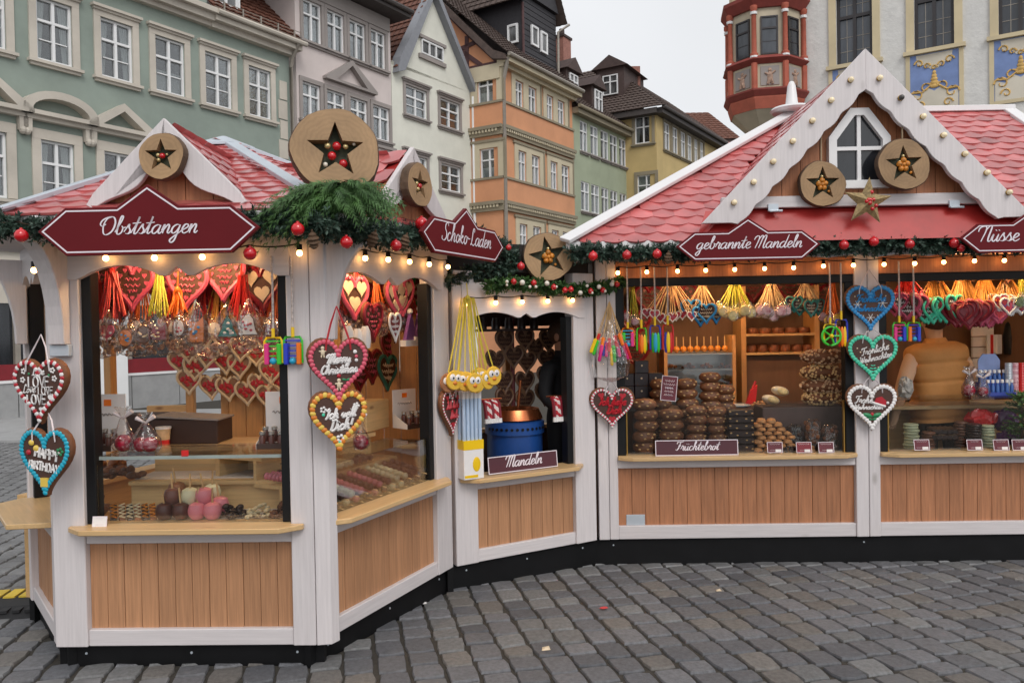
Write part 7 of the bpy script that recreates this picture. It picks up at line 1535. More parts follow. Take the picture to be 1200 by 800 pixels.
# hanging rows of striped candy sticks
STRP = mk('striped_candy', S(176, 40, 56), .35, .1, 5, rnd=.1); tN = STRP.node_tree; 
_p = tN.nodes['Principled BSDF']; _w = tN.nodes.new('ShaderNodeTexWave'); _w.bands_direction = 'DIAGONAL'; _w.inputs['Scale'].default_value = 9; _tc = tN.nodes.new('ShaderNodeTexCoord'); tN.links.new(_tc.outputs['Object'], _w.inputs['Vector']); _r = tN.nodes.new('ShaderNodeValToRGB'); _r.color_ramp.interpolation = 'CONSTANT'; _r.color_ramp.elements[0].color = (*S(180, 40, 52), 1); _r.color_ramp.elements[1].position = .5; _r.color_ramp.elements[1].color = (*S(224, 210, 206), 1); tN.links.new(_w.outputs[0], _r.inputs[0]); tN.links.new(_r.outputs[0], _p.inputs['Base Color'])
for (u0, u1, v0, v1, d, n, lab) in [(646, 672, 466, 494, .1, 9, 'row of striped candy sticks hanging at the right of the booth window'), (566, 585, 470, 496, .14, 7, 'row of striped candy sticks hanging behind the sweets dispenser')]:
    x0, zt = fpx(F_CD, u0, v0, d); x1, _ = fpx(F_CD, u1, v0, d); _, zb = fpx(F_CD, u0, v1, d); m = F_CD @ T(x0, d, zb); O = thing('candy_sticks', lab, 'candy', m); h = zt-zb
    t = MB(); t.tube([(-.03, .02, h+.01), (x1-x0+.03, .02, h+.01)], .006, 6); t.build('rail', COP, O, m)
    for k in range(n):
        x = (x1-x0)*(k+.5)/n; t = MB(); t.tube([(x, .02, h), (x, -.01, h*.85), (x+.004, -.02, h*.2)], [.012, .014, .013], 7); s = t.build('candy_stick', STRP if k % 3 else IC['wine'], O, m, smooth=True); t = MB(); t.tube([(x+.004, -.02, h*.2), (x+.004, -.02, 0)], [.013, .015], 7); t.build('wrapper_end', IC['white'], s, m)
# small jars on the booth's top shelf
jm = MB(); jm.lathe([(0, 0), (.035, 0), (.036, .06), (.028, .075), (.03, .09), (0, .092)], 10); JM = jm.mesh('jar', mk('dark_jar', S(54, 40, 38), .3, .2, 8), True)
t = MB(); t.box(.1, L_CD, .62, .8, 1.58, 1.6); tag(t.build('jar_shelf', DBR, None, F_CD), 'dark shelf under the ceiling of the almond booth', 'shelf')
for k in range(9): tag(put(JM, 'jar', None, F_CD @ T(.16+k*.12, .7, 1.6)), 'dark jar on the top shelf of the almond booth', 'jar', 'jars in the almond booth')
# ================================================================== PEOPLE
def person(name, label, mw, clothes, skin, hair, arms, legs_z=.0, height=1.7, group=None):
    """one continuous skinned body: joints as vertices, radii per joint"""
    O = thing(name, label, 'person', mw, group); k = height/1.75
    J = {'pel': (0, 0, .95, .15, .11), 'wst': (0, 0, 1.1, .135, .1), 'chs': (0, .0, 1.3, .16, .115), 'nck': (0, .0, 1.47, .06, .06), 'hd0': (0, -.01, 1.55, .065, .075), 'hd1': (0, -.015, 1.64, .082, .095), 'hd2': (0, -.01, 1.72, .06, .07)}
    E = [('pel', 'wst'), ('wst', 'chs'), ('chs', 'nck'), ('nck', 'hd0'), ('hd0', 'hd1'), ('hd1', 'hd2')]
    for s, n in ((-1, 'l'), (1, 'r')):
        el, wr = arms[n]
        J['sh'+n] = (s*.2, 0, 1.39, .075, .075); J['el'+n] = (*el, .062, .062); J['wr'+n] = (*wr, .04, .04); d = (Vector(wr)-Vector(el)).normalized(); h = Vector(wr)+d*.08; J['hn'+n] = (h.x, h.y, h.z, .036, .022)
        E += [('chs', 'sh'+n), ('sh'+n, 'el'+n), ('el'+n, 'wr'+n), ('wr'+n, 'hn'+n)]
        sd_ = Vector((1, 0, 0)); 
        for f in range(4): q = h+d*(.07-.008*abs(f-1.3))+sd_*(.024*(f-1.5))+Vector((0, 0, -.015)); J['f%d%s' % (f, n)] = (q.x, q.y, q.z, .009, .009); E.append(('hn'+n, 'f%d%s' % (f, n)))
        q = Vector(wr)+d*.07+sd_*(-s*.05); J['th'+n] = (q.x, q.y, q.z, .01, .01); E.append(('hn'+n, 'th'+n))
        J['hp'+n] = (s*.1, 0, .88, .095, .095); J['kn'+n] = (s*.11, -.02, .5, .065, .065); J['an'+n] = (s*.11, .01, .09, .045, .045); J['to'+n] = (s*.12, -.13, .035, .04, .03)
        E += [('pel', 'hp'+n), ('hp'+n, 'kn'+n), ('kn'+n, 'an'+n), ('an'+n, 'to'+n)]
    ks = list(J); me = bpy.data.meshes.new('body'); me.from_pydata([tuple(c*k for c in J[q][:3]) for q in ks], [(ks.index(a), ks.index(b)) for a, b in E], [])
    m = skin_split(name, clothes, skin); me.materials.append(m)
    b = put(me, 'body', O, mw); b.modifiers.new('skin', 'SKIN').use_smooth_shade = True; sb = b.modifiers.new('sub', 'SUBSURF'); sb.levels = sb.render_levels = 2
    sl = me.skin_vertices[0]
    for i, q in enumerate(ks): sl.data[i].radius = (J[q][3]*k, J[q][4]*k); sl.data[i].use_root = (q == 'pel')
    t = MB(); t.ball((0, .012*k, 1.665*k), (.098*k, .115*k, .11*k), 14, 10); t.build('hair', hair, O, mw, smooth=True)
    t = MB(); t.ball((0, -.1*k, 1.63*k), (.014, .02, .022), 8, 6)
    for s in (-1, 1): t.ball((s*.088*k, -.01, 1.63*k), (.014, .024, .034), 8, 6)
    t.build('nose_and_ears', MATS['skin'], O, mw, smooth=True)
    for s in (-1, 1): t = MB(); t.ball((s*.032*k, -.098*k, 1.655*k), (.013, .008, .008), 8, 6); t.build('eye', IC['white'], O, mw, smooth=True); t = MB(); t.ball((s*.032*k, -.105*k, 1.655*k), (.005, .003, .006), 6, 5); t.build('pupil', BLKF, O, mw)
    t = MB(); t.ball((0, -.094*k, 1.585*k), (.026, .008, .007), 8, 5); t.build('mouth', IC['rose'], O, mw, smooth=True)
    return O, k
def skin_split(name, clothes, skin):
    """clothes below the neck, skin on head and hands: told apart by position on the body"""
    m = mk('body_'+name+clothes.name, (.5, .5, .5), .8, .1, 6, rnd=0); t = m.node_tree; N = t.nodes; K = t.links.new; p = N['Principled BSDF']
    tc = N.new('ShaderNodeTexCoord'); sx = N.new('ShaderNodeSeparateXYZ'); K(tc.outputs['Object'], sx.inputs[0]); g = N.new('ShaderNodeMath'); g.operation = 'GREATER_THAN'; g.inputs[1].default_value = 1.44; K(sx.outputs['Z'], g.inputs[0])
    ab = N.new('ShaderNodeMath'); ab.operation = 'ABSOLUTE'; K(sx.outputs['X'], ab.inputs[0]); g2 = N.new('ShaderNodeMath'); g2.operation = 'GREATER_THAN'; g2.inputs[1].default_value = .215; K(ab.outputs[0], g2.inputs[0])
    mxm = N.new('ShaderNodeMath'); mxm.operation = 'MAXIMUM'; K(g.outputs[0], mxm.inputs[0]); 
    mxm.inputs[1].default_value = 0
    if name.startswith('vendor'): K(g2.outputs[0], mxm.inputs[1])
    mx = N.new('ShaderNodeMix'); mx.data_type = 'RGBA'; K(mxm.outputs[0], mx.inputs[0]); c = clothes.node_tree.nodes['Color Ramp'].color_ramp.elements[1].color; mx.inputs[6].default_value = c; mx.inputs[7].default_value = (*skin, 1); K(mx.outputs[2], p.inputs['Base Color']); return m
mk('skin', S(196, 146, 120), .5, .06, 8)
BLKC = mk('black_jacket', S(20, 20, 24), .8, .2, 8); TROU = mk('brown_trousers', S(60, 52, 48), .85, .15, 8); MUST = mk('mustard_vest', S(190, 132, 72), .75, .1, 5, bump=.5, bdist=.02, rnd=0); HAIRB = mk('brown_hair', S(70, 50, 38), .6, .3, 30, (6, 6, 1)); SLEEVE = S(204, 164, 132)
# counter lady in the mustard quilted vest, turned away
p = fpy(1107, 440, 6.42); VM = T(p.x, p.y, -.01) @ RY(radians(-3)) @ RZ(pi+.15)
O, k = person('vendor', 'person in a mustard quilted vest behind the almond stall counter', VM, TROU, SLEEVE, HAIRB, {'l': ((-.29, .03, 1.15), (-.24, -.2, 1.0)), 'r': ((.34, .05, 1.16), (.4, .0, .92))}, height=1.72)
t = MB(); N_ = 28; rows = []
zs_ = [.80+.0125*i for i in range(52)]
for z in zs_:
    u = (z-.80)/.65; qn = ((z-.83)/.15) % 1; puff = 1-.075*math.exp(-(min(qn, 1-qn)/.09)**2)
    rx = (.225+.02*u-.02*sin(pi*min(1, u*1.5)))*puff if u < .82 else .241*max(.0, 1-((u-.82)/.185)**3.2)**.36*puff
    ry = (.165-.01*u)*puff if u < .8 else .157*max(0, 1-((u-.8)/.21)**2.4)**.5*puff; rows.append((rx*1.06, ry, z))
vs = []
for rx, ry, z in rows:
    for j in range(N_): a = 2*pi*j/N_; e = .75; vs.append((math.copysign(abs(cos(a))**e, cos(a))*rx, math.copysign(abs(sin(a))**e, sin(a))*ry, z))
t.add(vs, [(i*N_+j, i*N_+(j+1) % N_, (i+1)*N_+(j+1) % N_, (i+1)*N_+j) for i in range(len(rows)-1) for j in range(N_)]+[tuple((len(rows)-1)*N_+j for j in range(N_))]); t.build('quilted_vest', MUST, O, VM, smooth=True)
t = MB(); t.lathe([(.1, 1.43), (.085, 1.46), (.078, 1.475), (.07, 1.475), (.07, 1.44)], 16); t.build('vest_collar', MUST, O, VM, smooth=True)
p = fpy(656, 450, 6.3); O, k = person('passer', 'person in black jacket standing behind the almond booth', T(p.x+.02, p.y, -.02) @ RZ(.9), BLKC, S(196, 146, 120), HAIRB, {'l': ((-.26, 0, 1.14), (-.24, -.2, 1.0)), 'r': ((.26, 0, 1.14), (.22, -.2, 1.02))}, height=1.66)
# ================================================================== ALMOND STALL GOODS (first window)
FBR = mk('fruit_bread', S(114, 72, 46), .55, .3, 16, bump=.4, rnd=.15); ALM = mk('almond', S(206, 166, 112), .5, .12, 9)
fb = MB(); fb.lathe([(0, -.042), (.07, -.04), (.095, -.015), (.095, .01), (.07, .036), (0, .045)], 18, SCL(1, .8, 1)); FBM = fb.mesh('loaf', FBR, True)
ab_ = MB()
for (x, z) in [(-.05, .018), (.0, .026), (.055, .016), (-.025, -.012), (.035, -.008)]: ab_.ball((x, -sqrt(max(.0005, .0058-(x*x)*.55)), z), (.011, .006, .007), 6, 5)
ABM = ab_.mesh('almonds', ALM, True)
for c, (u, d, n, s) in enumerate([(757, .14, 5, 1.0), (788, .15, 4, 1.0), (817, .17, 5, .85), (842, .17, 5, .82), (775, .35, 7, .95), (806, .36, 7, .95), (833, .37, 8, .9), (851, .4, 7, .85)]):
    for r in range(n):
        m = floor_at(F_DE, u+random.uniform(-1.5, 1.5), d, .63+.045*s+r*.082*s) @ RZ(random.uniform(-.4, .4)) @ SCL(s); O = thing('fruit_bread', 'round almond studded fruit bread stacked %s' % ('in front behind the Früchtebrot plate' if c < 4 else 'in the rear row'), 'fruit bread', m, 'fruit breads in front' if c < 4 else 'fruit breads in the rear row'); put(FBM, 'loaf', O, m); put(ABM, 'almonds', O, m)
sl = MB(); sl.box(-.1, .1, -.06, .06, -.026, .026); SLB = sl.mesh('slab', DCH, bev=.01); an = MB()
for (x, z) in [(-.08, .01), (-.03, -.008), (.04, .008), (.085, -.004)]: an.ball((x, -.06, z), (.009, .005, .006), 6, 5)
ANM = an.mesh('almonds', ALM, True)
for r in range(6): m = floor_at(F_DE, 867, .14, .66+r*.054) @ RZ(random.uniform(-.05, .05)); O = thing('chocolate_loaf', 'dark chocolate loaf in the stack beside the biscuit pile', 'chocolate', m, 'chocolate loaves'); put(SLB, 'slab', O, m); put(ANM, 'almonds', O, m)
BISC = mk('golden_biscuit', S(196, 142, 92), .6, .22, 24, bump=.3, rnd=.1); bs = MB(); bs.lathe([(0, -.014), (.032, -.013), (.036, -.004), (.028, .012), (0, .018)], 14); BSM = bs.mesh('biscuit', BISC, True)
for r in range(8):
    for c in range(4 if r < 5 else 3 if r < 7 else 2):
        for dd in ((.1, .17) if r > 5 else (.1,)):
            m = floor_at(F_DE, 889+c*11.5+(r % 2)*4-(r > 5)*0, dd+.02*r*.4, .645+r*.03) @ RX(random.uniform(-.15, .15)); tag(put(BSM, 'biscuit', None, m), 'round golden biscuit in the pile between chocolate loaves and bags', 'biscuit', 'golden biscuit pile')
for k, (u, d, h, mt, lab) in enumerate([(932, .14, .2, DCH, 'dark chocolates'), (953, .13, .24, BREADM, 'nut pastries'), (972, .13, .2, MCH, 'chocolate nuts'), (960, .3, .32, BREADM, 'candied orange')]):
    m = floor_at(F_DE, u, d, .63); O = thing('sweets_bag', 'clear bag of %s on the almond stall tray' % lab, 'sweets bag', m); rr = random.Random(k); t = MB()
    for i in range(40): t.ball((rr.uniform(-.05, .05), rr.uniform(-.03, .03), .02+h*rr.random()*.8), rr.uniform(.012, .022), 7, 5)
    t.build('sweets', mt, O, m, smooth=True); t = MB(); t.box(-.065, .065, -.05, .05, 0, h); v2 = [(x*(1-.15*(z > .1)), y*(1-.5*(z > .1)), z) for x, y, z in t.v]; t.v = v2; t.build('clear_bag', CELLO, O, m, bev=.02)
heap('low heap of almond cookies in front of the clear bags', floor_at(F_DE, 952, .07, .63), 22, .12, .03, .03, .018, BISC, 8); heap('low heap of dark chocolate biscuits in front of the clear bags', floor_at(F_DE, 930, .075, .63), 26, .09, .03, .03, .02, DCH, 9)
NUTL = [mk('nut_loaf_light', S(200, 166, 116), .55, .25, 40, rnd=0), mk('nut_loaf_red', S(150, 84, 56), .55, .3, 40, rnd=0, hi=S(224, 196, 156))]
for k, (u, v, w, mt, lab) in enumerate([(965, 418, 54, 1, 'topmost nut crusted loaf with reddish crumbs on the stall stack'), (962, 436, 50, 0, 'pale nut crusted loaf second from the top of the stack'), (965, 452, 54, 1, 'reddish nut crusted loaf third from the top of the stack'), (963, 466, 46, 0, 'pale nut crusted loaf at the bottom of the stack')]):
    m = hp(F_DE, u, v, .34) @ RZ(random.uniform(-.1, .1)); rr = random.Random(k); t = MB(); W_ = w/150/2
    t.ball((0, 0, 0), (W_, .09, .058), 26, 14); t.v = [(x, y*(1-.12*(1 if k % 2 and abs(x) < .03 else 0)), z*(1-.35*math.exp(-(x/.03)**2)*(k % 2))) for x, y, z in t.v]
    nu = MB()
    for i in range(190):
        a, bq = rr.uniform(0, 2*pi), rr.uniform(-1.2, 1.2); nu.ball((W_*cos(bq)*cos(a), .09*cos(bq)*sin(a), .058*sin(bq)), rr.uniform(.007, .013), 6, 5)
    O = thing('nut_loaf', lab, 'loaf', m); t.build('loaf', GBS, O, m, smooth=True); nu.build('nut_crust', NUTL[mt], O, m, smooth=True)
t = MB(); x0 = fpx(F_DE, 891, 470, .3)[0]; x1 = fpx(F_DE, 995, 470, .3)[0]; zz = hp(F_DE, 963, 466, .34).translation.z-.06
t.box(x0, x1, .24, .48, .63, zz); tag(t.build('loaf_pedestal', DBR, None, F_DE, bev=.004), 'dark wooden block carrying the nut crusted loaves', 'block')
for (u, v) in [(914, 458), (903, 468)]:
    m = hp(F_DE, u, v, .3) @ RZ(.4) @ RY(.25); t = MB(); t.ball((0, 0, 0), (.075, .06, .036), 16, 10); o = t.build('stollen', IC['cream'], None, m, smooth=True); tag(o, 'sugared cut stollen lying before the nut crusted loaves', 'stollen', 'cut stollen'); 
    t = MB(); t.ball((-.01, -.045, -.002), (.055, .018, .026), 12, 8); t.build('cut_face', mk('stollen_crumb', S(196, 168, 116), .7, .4, 40), o, m, smooth=True)
m = floor_at(F_DE, 905, .5, .63); x0 = fpx(F_DE, 740, 470, .55)[0]; x1 = fpx(F_DE, 1000, 470, .55)[0]
t = MB(); t.box(x0, x1, .5, .85, 0, .92); tag(t.build('counter', DBR, None, F_DE, bev=.004), 'dark counter behind the fruit breads', 'counter')
heap('small mixed sweets heap on the dark counter', floor_at(F_DE, 890, .62, .92), 14, .05, .04, .06, .018, BISC, 12); 
m = floor_at(F_DE, 866, .55, .92); t = MB(); t.lathe([(0, 0), (.05, 0), (.1, .02), (.1, .026), (0, .012)], 20); tag(t.build('plate', FLASH, None, m, smooth=True), 'pale plate on the dark counter', 'plate')
m = floor_at(F_DE, 880, .75, .92); O = thing('gift_bag', 'small red pointed packet on the dark counter', 'packet', m); t = MB(); t.prism([(-.04, 0), (.04, 0), (.06, .17), (.01, .13)], -.02, .02); t.build('packet', PLA['red'], O, m, fixn=True); t = MB(); t.tube([(.02, 0, .13), (.05, 0, .2)], .01, 6); t.build('tie', RIBR, O, m)
price_card('tall wine price card leaning among the fruit breads', F_DE, 784, 455, .12, .12, .19, lines=5, blank=False, roll=.12, tilt=.1)
for (u, lab) in [(908, 'price card before the golden biscuits'), (942, 'brighter red price card before the clear bags'), (968, 'price card beside the window jamb of the first stall window')]: price_card(lab, F_DE, u, 524, .0, .115, .08, mk('card_red', S(120, 24, 40), .5, .08, 5) if u == 942 else None, 2)
for (u, lab, mt) in [(1080, 'half white price card before the pale biscuits', None), (1142, 'price card before the dark biscuits', None), (1173, 'price card before the purple bags', None), (1195, 'price card at the end of the stall ledge', None)]: price_card(lab, F_DE, u, 521, .0, .115, .08, mt, 2)
# dark boxes beside the jamb
bx_ = MB(); bx_.box(-.055, .055, -.04, .04, 0, .1); BXM = bx_.mesh('gift_box', mk('dark_gift_box', S(44, 38, 42), .35, .2, 6), bev=.003); dt = MB(); dt.ball((0, -.041, .06), (.008, .004, .008), 6, 5); DTM = dt.mesh('seal', IC['cream'])
xb0 = fpx(F_DE, 752, 470, .45)[0]
for r in range(3):
    for c in range(3 if r < 2 else 1):
        m = F_DE @ T(xb0-.12+c*.115+(r == 2)*.12, .46, 1.02+r*.102) @ RZ(random.uniform(-.06, .06)); O = thing('gift_box', 'small dark gift box stacked by the corner jamb', 'gift box', m, 'dark gift boxes'); put(BXM, 'box', O, m); put(DTM, 'seal', O, m)
t = MB(); t.box(xb0-.19, xb0+.2, .4, .54, .92, 1.02); tag(t.build('box_stand', DARK, None, F_DE), 'dark stand under the small gift boxes', 'stand')
# rear shelves and cabinet
SHW = PINEV
O = thing('wall_shelf', 'brown wooden shelf unit on the rear wall of the almond stall', 'shelf unit', F_DE @ T(1.0, 1.6, 0)); D1 = 1.35
xa, zt_ = fpx(F_DE, 868, 345, D1); xb2, _ = fpx(F_DE, 958, 345, D1)
for x in (xa, xb2-.03): t = MB(); t.box(x, x+.045, D1, D1+.3, 0, 1.95); t.build('upright', SHW, O, F_DE)
for v in (391, 413): z = fpx(F_DE, 900, v, D1)[1]; t = MB(); t.box(xa+.045, xb2-.03, D1+.003, D1+.3, z-.02, z); t.build('shelf_board', PINE, O, F_DE)
t = MB(); t.box(xa+.045, xb2-.03, D1+.1, D1+.12, 0, fpx(F_DE, 900, 417, D1)[1]); t.build('back_panel', BRW, O, F_DE)
zz = fpx(F_DE, 900, 413, D1)[1]
bk = MB(); bk.lathe([(0, 0), (.05, 0), (.062, .03), (.05, .075), (0, .085)], 12); BKM = bk.mesh('almond_bag', mk('almond_mix', S(120, 70, 44), .5, .4, 40, rnd=.15), True)
for i in range(6): tag(put(BKM, 'almond_bag', None, F_DE @ T(xa+.12+i*.105, D1+.12, zz) @ SCL(.9)), 'brown bag of almonds on the rear shelf', 'almond bag', 'almond bags on the rear shelf')
z2 = fpx(F_DE, 900, 391, D1)[1]
for i in range(5): tag(put(BKM, 'almond_bag', None, F_DE @ T(xa+.14+i*.12, D1+.14, z2) @ SCL(1, 1, .7)), 'low brown bag of almonds on the upper rear shelf', 'almond bag', 'almond bags on the upper rear shelf')
O = thing('glass_cabinet', 'glass fronted warming cabinet with toffee apples on top', 'cabinet', F_DE @ T(.9, 1.1, 0)); D2 = 1.1; xc0 = fpx(F_DE, 778, 420, D2)[0]; xc1 = fpx(F_DE, 862, 420, D2)[0]; zc1 = fpx(F_DE, 820, 413, D2)[1]
STEEL = mk('steel', S(150, 150, 146), .3, .1, 5, metal=.7)
t = MB(); t.box(xc0, xc1, D2+.25, D2+.4, .0, zc1); t.build('cabinet_back', STEEL, O, F_DE)
for z in (zc1-.02, zc1-.16, zc1-.3, zc1-.45): t = MB(); t.box(xc0, xc1, D2, D2+.25, z, z+.014); t.build('cabinet_shelf', STEEL, O, F_DE)
for x in (xc0, xc1-.03): t = MB(); t.box(x, x+.03, D2-.01, D2+.26, 0, zc1+.15); t.build('cabinet_side', SHW, O, F_DE)
t = MB(); t.box(xc0+.03, xc1-.03, D2-.005, D2-.001, .9, zc1-.02); t.build('glass_door', GLASS, O, F_DE)
ta = MB(); ta.ball((0, 0, .03), .03, 10, 8); TAM = ta.mesh('toffee_apple', mk('toffee', S(206, 130, 50), .2, .1, 6, coat=.5), True)
for i in range(9): m = F_DE @ T(xc0+.07+i*(xc1-xc0-.14)/8, D2+.1, zc1); O = thing('toffee_apple', 'amber toffee apple on a stick in the row on the cabinet', 'toffee apple', m, 'toffee apples on the cabinet'); put(TAM, 'apple', O, m); put(STK, 'stick', O, m @ T(0, 0, .02))
for i in range(8): heap('heap of roasted nuts on a steel cabinet shelf', F_DE @ T(xc0+.08+(i % 4)*(xc1-xc0-.16)/3, D2+.1, zc1-(.146 if i < 4 else .286)), 14, .05, .05, .04, .018, MCH if i % 2 else BREADM, 20+i, 'nut_heap', 'nuts', group='nut heaps in the cabinet')
hearts(F_DE, 1.6, [(745, 380), (760, 352), (800, 350), (882, 338), (925, 340), (960, 350), (990, 385), (745, 415)], 'dim red edged heart on the rear wall of the almond stall', 'hearts on the almond stall rear wall', ('wine', 'gb', 'wine', 'ring'), .3, .3)
# ================================================================== ALMOND STALL GOODS (second window)
X1 = XE+.16
t = MB(); zc2 = .925; t.box(X1, L_DE-.16, .42, .82, zc2-.03, zc2); O = thing('serving_counter', 'pale pine serving counter before the vest wearing person', 'counter', F_DE @ T(X1+.8, .6, 0)); t.build('counter_top', LEDGE, O, F_DE, bev=.004); t = MB(); t.box(X1, L_DE-.16, .78, .8, 0, zc2-.031); t.build('counter_panel', PINE, O, F_DE)
t = MB(); t.box(X1+.02, L_DE-.2, .08, .42, 1.005, 1.013); tag(t.build('glass_shelf', GLASS, None, F_DE), 'glass shelf over the biscuit stacks in the second window', 'shelf')
def stack(label, u, d, n, r, h, mat, z0=.63):
    m = floor_at(F_DE, u, d, z0); O = thing('biscuit_stack', label, 'biscuits', m); t = MB(); t.lathe([(0, 0), (r*.9, 0), (r, h*.5), (r*.9, h*.9), (0, h)], 16); me = t.mesh('biscuit', mat, True)
    for k in range(n): put(me, 'biscuit', O, m @ T(random.uniform(-.006, .006), random.uniform(-.006, .006), k*h*1.02) @ RX(random.uniform(-.04, .04)))
GRB = mk('pistachio_glaze', S(186, 192, 160), .4, .08, 9)
stack('tall stack of pistachio glazed biscuits at the second window jamb', 1068, .14, 9, .055, .021, GRB); stack('stack of brown biscuits beside pistachio stack', 1088, .15, 6, .05, .021, MCH); stack('stack of dark chocolate biscuits before the red bags', 1142, .15, 9, .055, .02, DCH); stack('stack of pistachio biscuits beside dark chocolate stack', 1158, .16, 8, .052, .021, GRB); stack('short stack of milk chocolate biscuits behind the slanting bars', 1126, .22, 9, .05, .021, MCH)
for k in range(10):
    m = floor_at(F_DE, 1098+(k % 5)*6, .13+.05*(k//5), .63) @ T(0, 0, .01+.035*(k//5)); O = tag(None or put(SLB, 'nougat_bar', None, m @ RZ(1.3) @ RX(-.25) @ SCL(1.0, .32, .8) @ T(.06, 0, .1)), 'dark slanting nougat bar in the second window', 'nougat', 'nougat bars')
def crumpled(label, m, sx, sy, sz, mat, seed, n=16):
    rr = random.Random(seed); t = MB(); t.ball((0, 0, sz), (sx, sy, sz), n, 10); t.v = [(x*rr.uniform(.8, 1.15), y*rr.uniform(.8, 1.15), max(0, z+rr.uniform(-.02, .02))) for x, y, z in t.v]; return tag(t.build('foil_bag', mat, None, m), label, 'foil bag')
crumpled('crumpled shiny red bag behind the biscuits', floor_at(F_DE, 1150, .3, .63) @ T(0, 0, .12), .12, .08, .075, mk('red_foil', S(186, 34, 36), .25, .15, 9), 1); crumpled('crumpled purple bag behind the price cards', floor_at(F_DE, 1178, .3, .63) @ T(0, 0, .1), .1, .08, .085, mk('purple_foil', S(84, 32, 92), .3, .15, 9), 2)
crumpled('lower crumpled purple bag under the price cards', floor_at(F_DE, 1185, .22, .63), .12, .06, .06, mk('purple_foil', S(84, 32, 92)), 5)
crumpled('clear bag of striped sweets behind the white edged heart', floor_at(F_DE, 1062, .2, 1.013), .06, .05, .075, mk('grey_sweets', S(150, 146, 140), .3, .5, 25), 6)
rr = random.Random(8); m = floor_at(F_DE, 1198, .1, .63); O = thing('small_fir', 'small green fir plant at the end of the second window', 'plant', m); t = MB(); t.tube([(0, 0, 0), (0, 0, .42)], .008, 6); t.build('stem', TWIG, O, m); t = MB()
for i in range(90): z = rr.uniform(.05, .42); a = rr.uniform(0, 6.3); sprig(t, Vector((0, 0, z)), Vector((cos(a), sin(a), .2)), .14*(1.1-z), 14, .03, rr, .004)
t.build('needles', FIRF, O, m)
bagged('red candy apple in a clear bag on the glass shelf before the vest', floor_at(F_DE, 1137, .25, 1.013), 1, .045); bagged('smaller bagged red candy apple beside the blue bottle display', floor_at(F_DE, 1153, .2, 1.013), 1, .038)
# blue display of little bottles
m = floor_at(F_DE, 1168, .28, 1.013); O = thing('bottle_display', 'blue stepped display card with small blue bottles', 'display', m); BLC = mk('blue_card', S(52, 70, 150), .4, .1, 6)
t = MB(); t.box(-.11, .11, -.08, .1, 0, .03); t.box(-.11, .11, .02, .1, .03, .1); t.build('display_base', BLC, O, m, bev=.003); t = MB(); t.prism([(-.085, .1), (.085, .1), (.085, .27), (.05, .32), (-.05, .32), (-.085, .27)], .09, .096); t.build('header_card', mk('pale_blue_card', S(132, 150, 196), .4, .15, 8), O, m, fixn=True); t = MB(); t.box(-.086, .086, .084, .0899, .1, .15); t.build('header_band', BLC, O, m)
bo = MB(); bo.lathe([(0, 0), (.014, 0), (.014, .045), (.008, .06), (.008, .07), (.011, .072), (.011, .095), (0, .097)], 10); BOM = bo.mesh('bottle', mk('blue_bottle', S(60, 96, 160), .2, .1, 6), True); bc = MB(); bc.lathe([(.0115, .072), (.0115, .096), (.0, .098)], 10); BCM = bc.mesh('bottle_cap', IC['white'], True)
for r in range(2):
    for c in range(6): q = m @ T(-.09+.036*c, -.05+.1*r, .03+.07*r); j = put(BOM, 'bottle', O, q); put(BCM, 'bottle_cap', j, q)
for k, (c, u) in enumerate([('grey', 1183), ('pink', 1190), ('red', 1198)]):
    m = floor_at(F_DE, u, .3, 1.013); O = thing('sweet_tower', {'grey': 'grey', 'pink': 'pink', 'red': 'red'}[c]+' striped tower of stacked sweets beside the blue bottle display', 'sweets', m); t = MB(); t.lathe([(0, 0), (.024, 0), (.027, .006), (.024, .012), (0, .012)], 12); me = t.mesh('sweet', {'grey': FLASH, 'pink': PKS, 'red': PLA['red']}[c], True)
    for i in range(20): put(me, 'sweet', O, m @ T(0, 0, i*.0125))
# rear of second window: pale slat wall with hanging items
O = thing('slat_panel', 'pale slatted panel with hooks behind the vest wearing person', 'panel', F_DE @ T(3.4, 1.6, 0)); xs0 = fpx(F_DE, 1140, 420, 1.6)[0]
for k in range(9): t = MB(); z = .85+k*.1; t.box(xs0, L_DE-.1, 1.6, 1.63, z, z+.092); t.build('slat', IC['white'], O, F_DE)
m = hp(F_DE, 1185, 395, 1.5); t = MB(); t.lathe([(0, -.16), (.06, -.16), (.07, .0), (.05, .12), (.02, .16), (0, .165)], 14); tag(t.build('black_flask', BLKF, None, m, smooth=True), 'black bulbous bag hanging on the pale slatted panel', 'bag'); 
for i in range(4): m = hp(F_DE, 1160+i*3.5, 402, 1.5); t = MB(); t.box(-.03, .03, -.01, .01, -.1, .08); tag(t.build('hanging_packet', IC['white'] if i != 1 else PLA['red'], None, m @ RZ(.1*i), bev=.004), 'thin packet hanging on the pale slatted panel', 'packet', 'packets on the slatted panel')
heap('heap of dark sweets beside the vest wearing person', floor_at(F_DE, 1078, .9, .95), 30, .12, .08, .12, .03, MCH, 31); t = MB(); xa = fpx(F_DE, 1062, 430, .9)[0]; t.box(xa-.1, xa+.24, .8, 1.1, 0, .95); tag(t.build('side_cupboard', DBR, None, F_DE, bev=.004), 'dark side cupboard left of the vest wearing person', 'cupboard')
crumpled('plate of red sweets on the side cupboard', floor_at(F_DE, 1078, .85, 1.12), .12, .07, .03, mk('red_sweets', S(150, 40, 60), .4, .4, 30), 9)
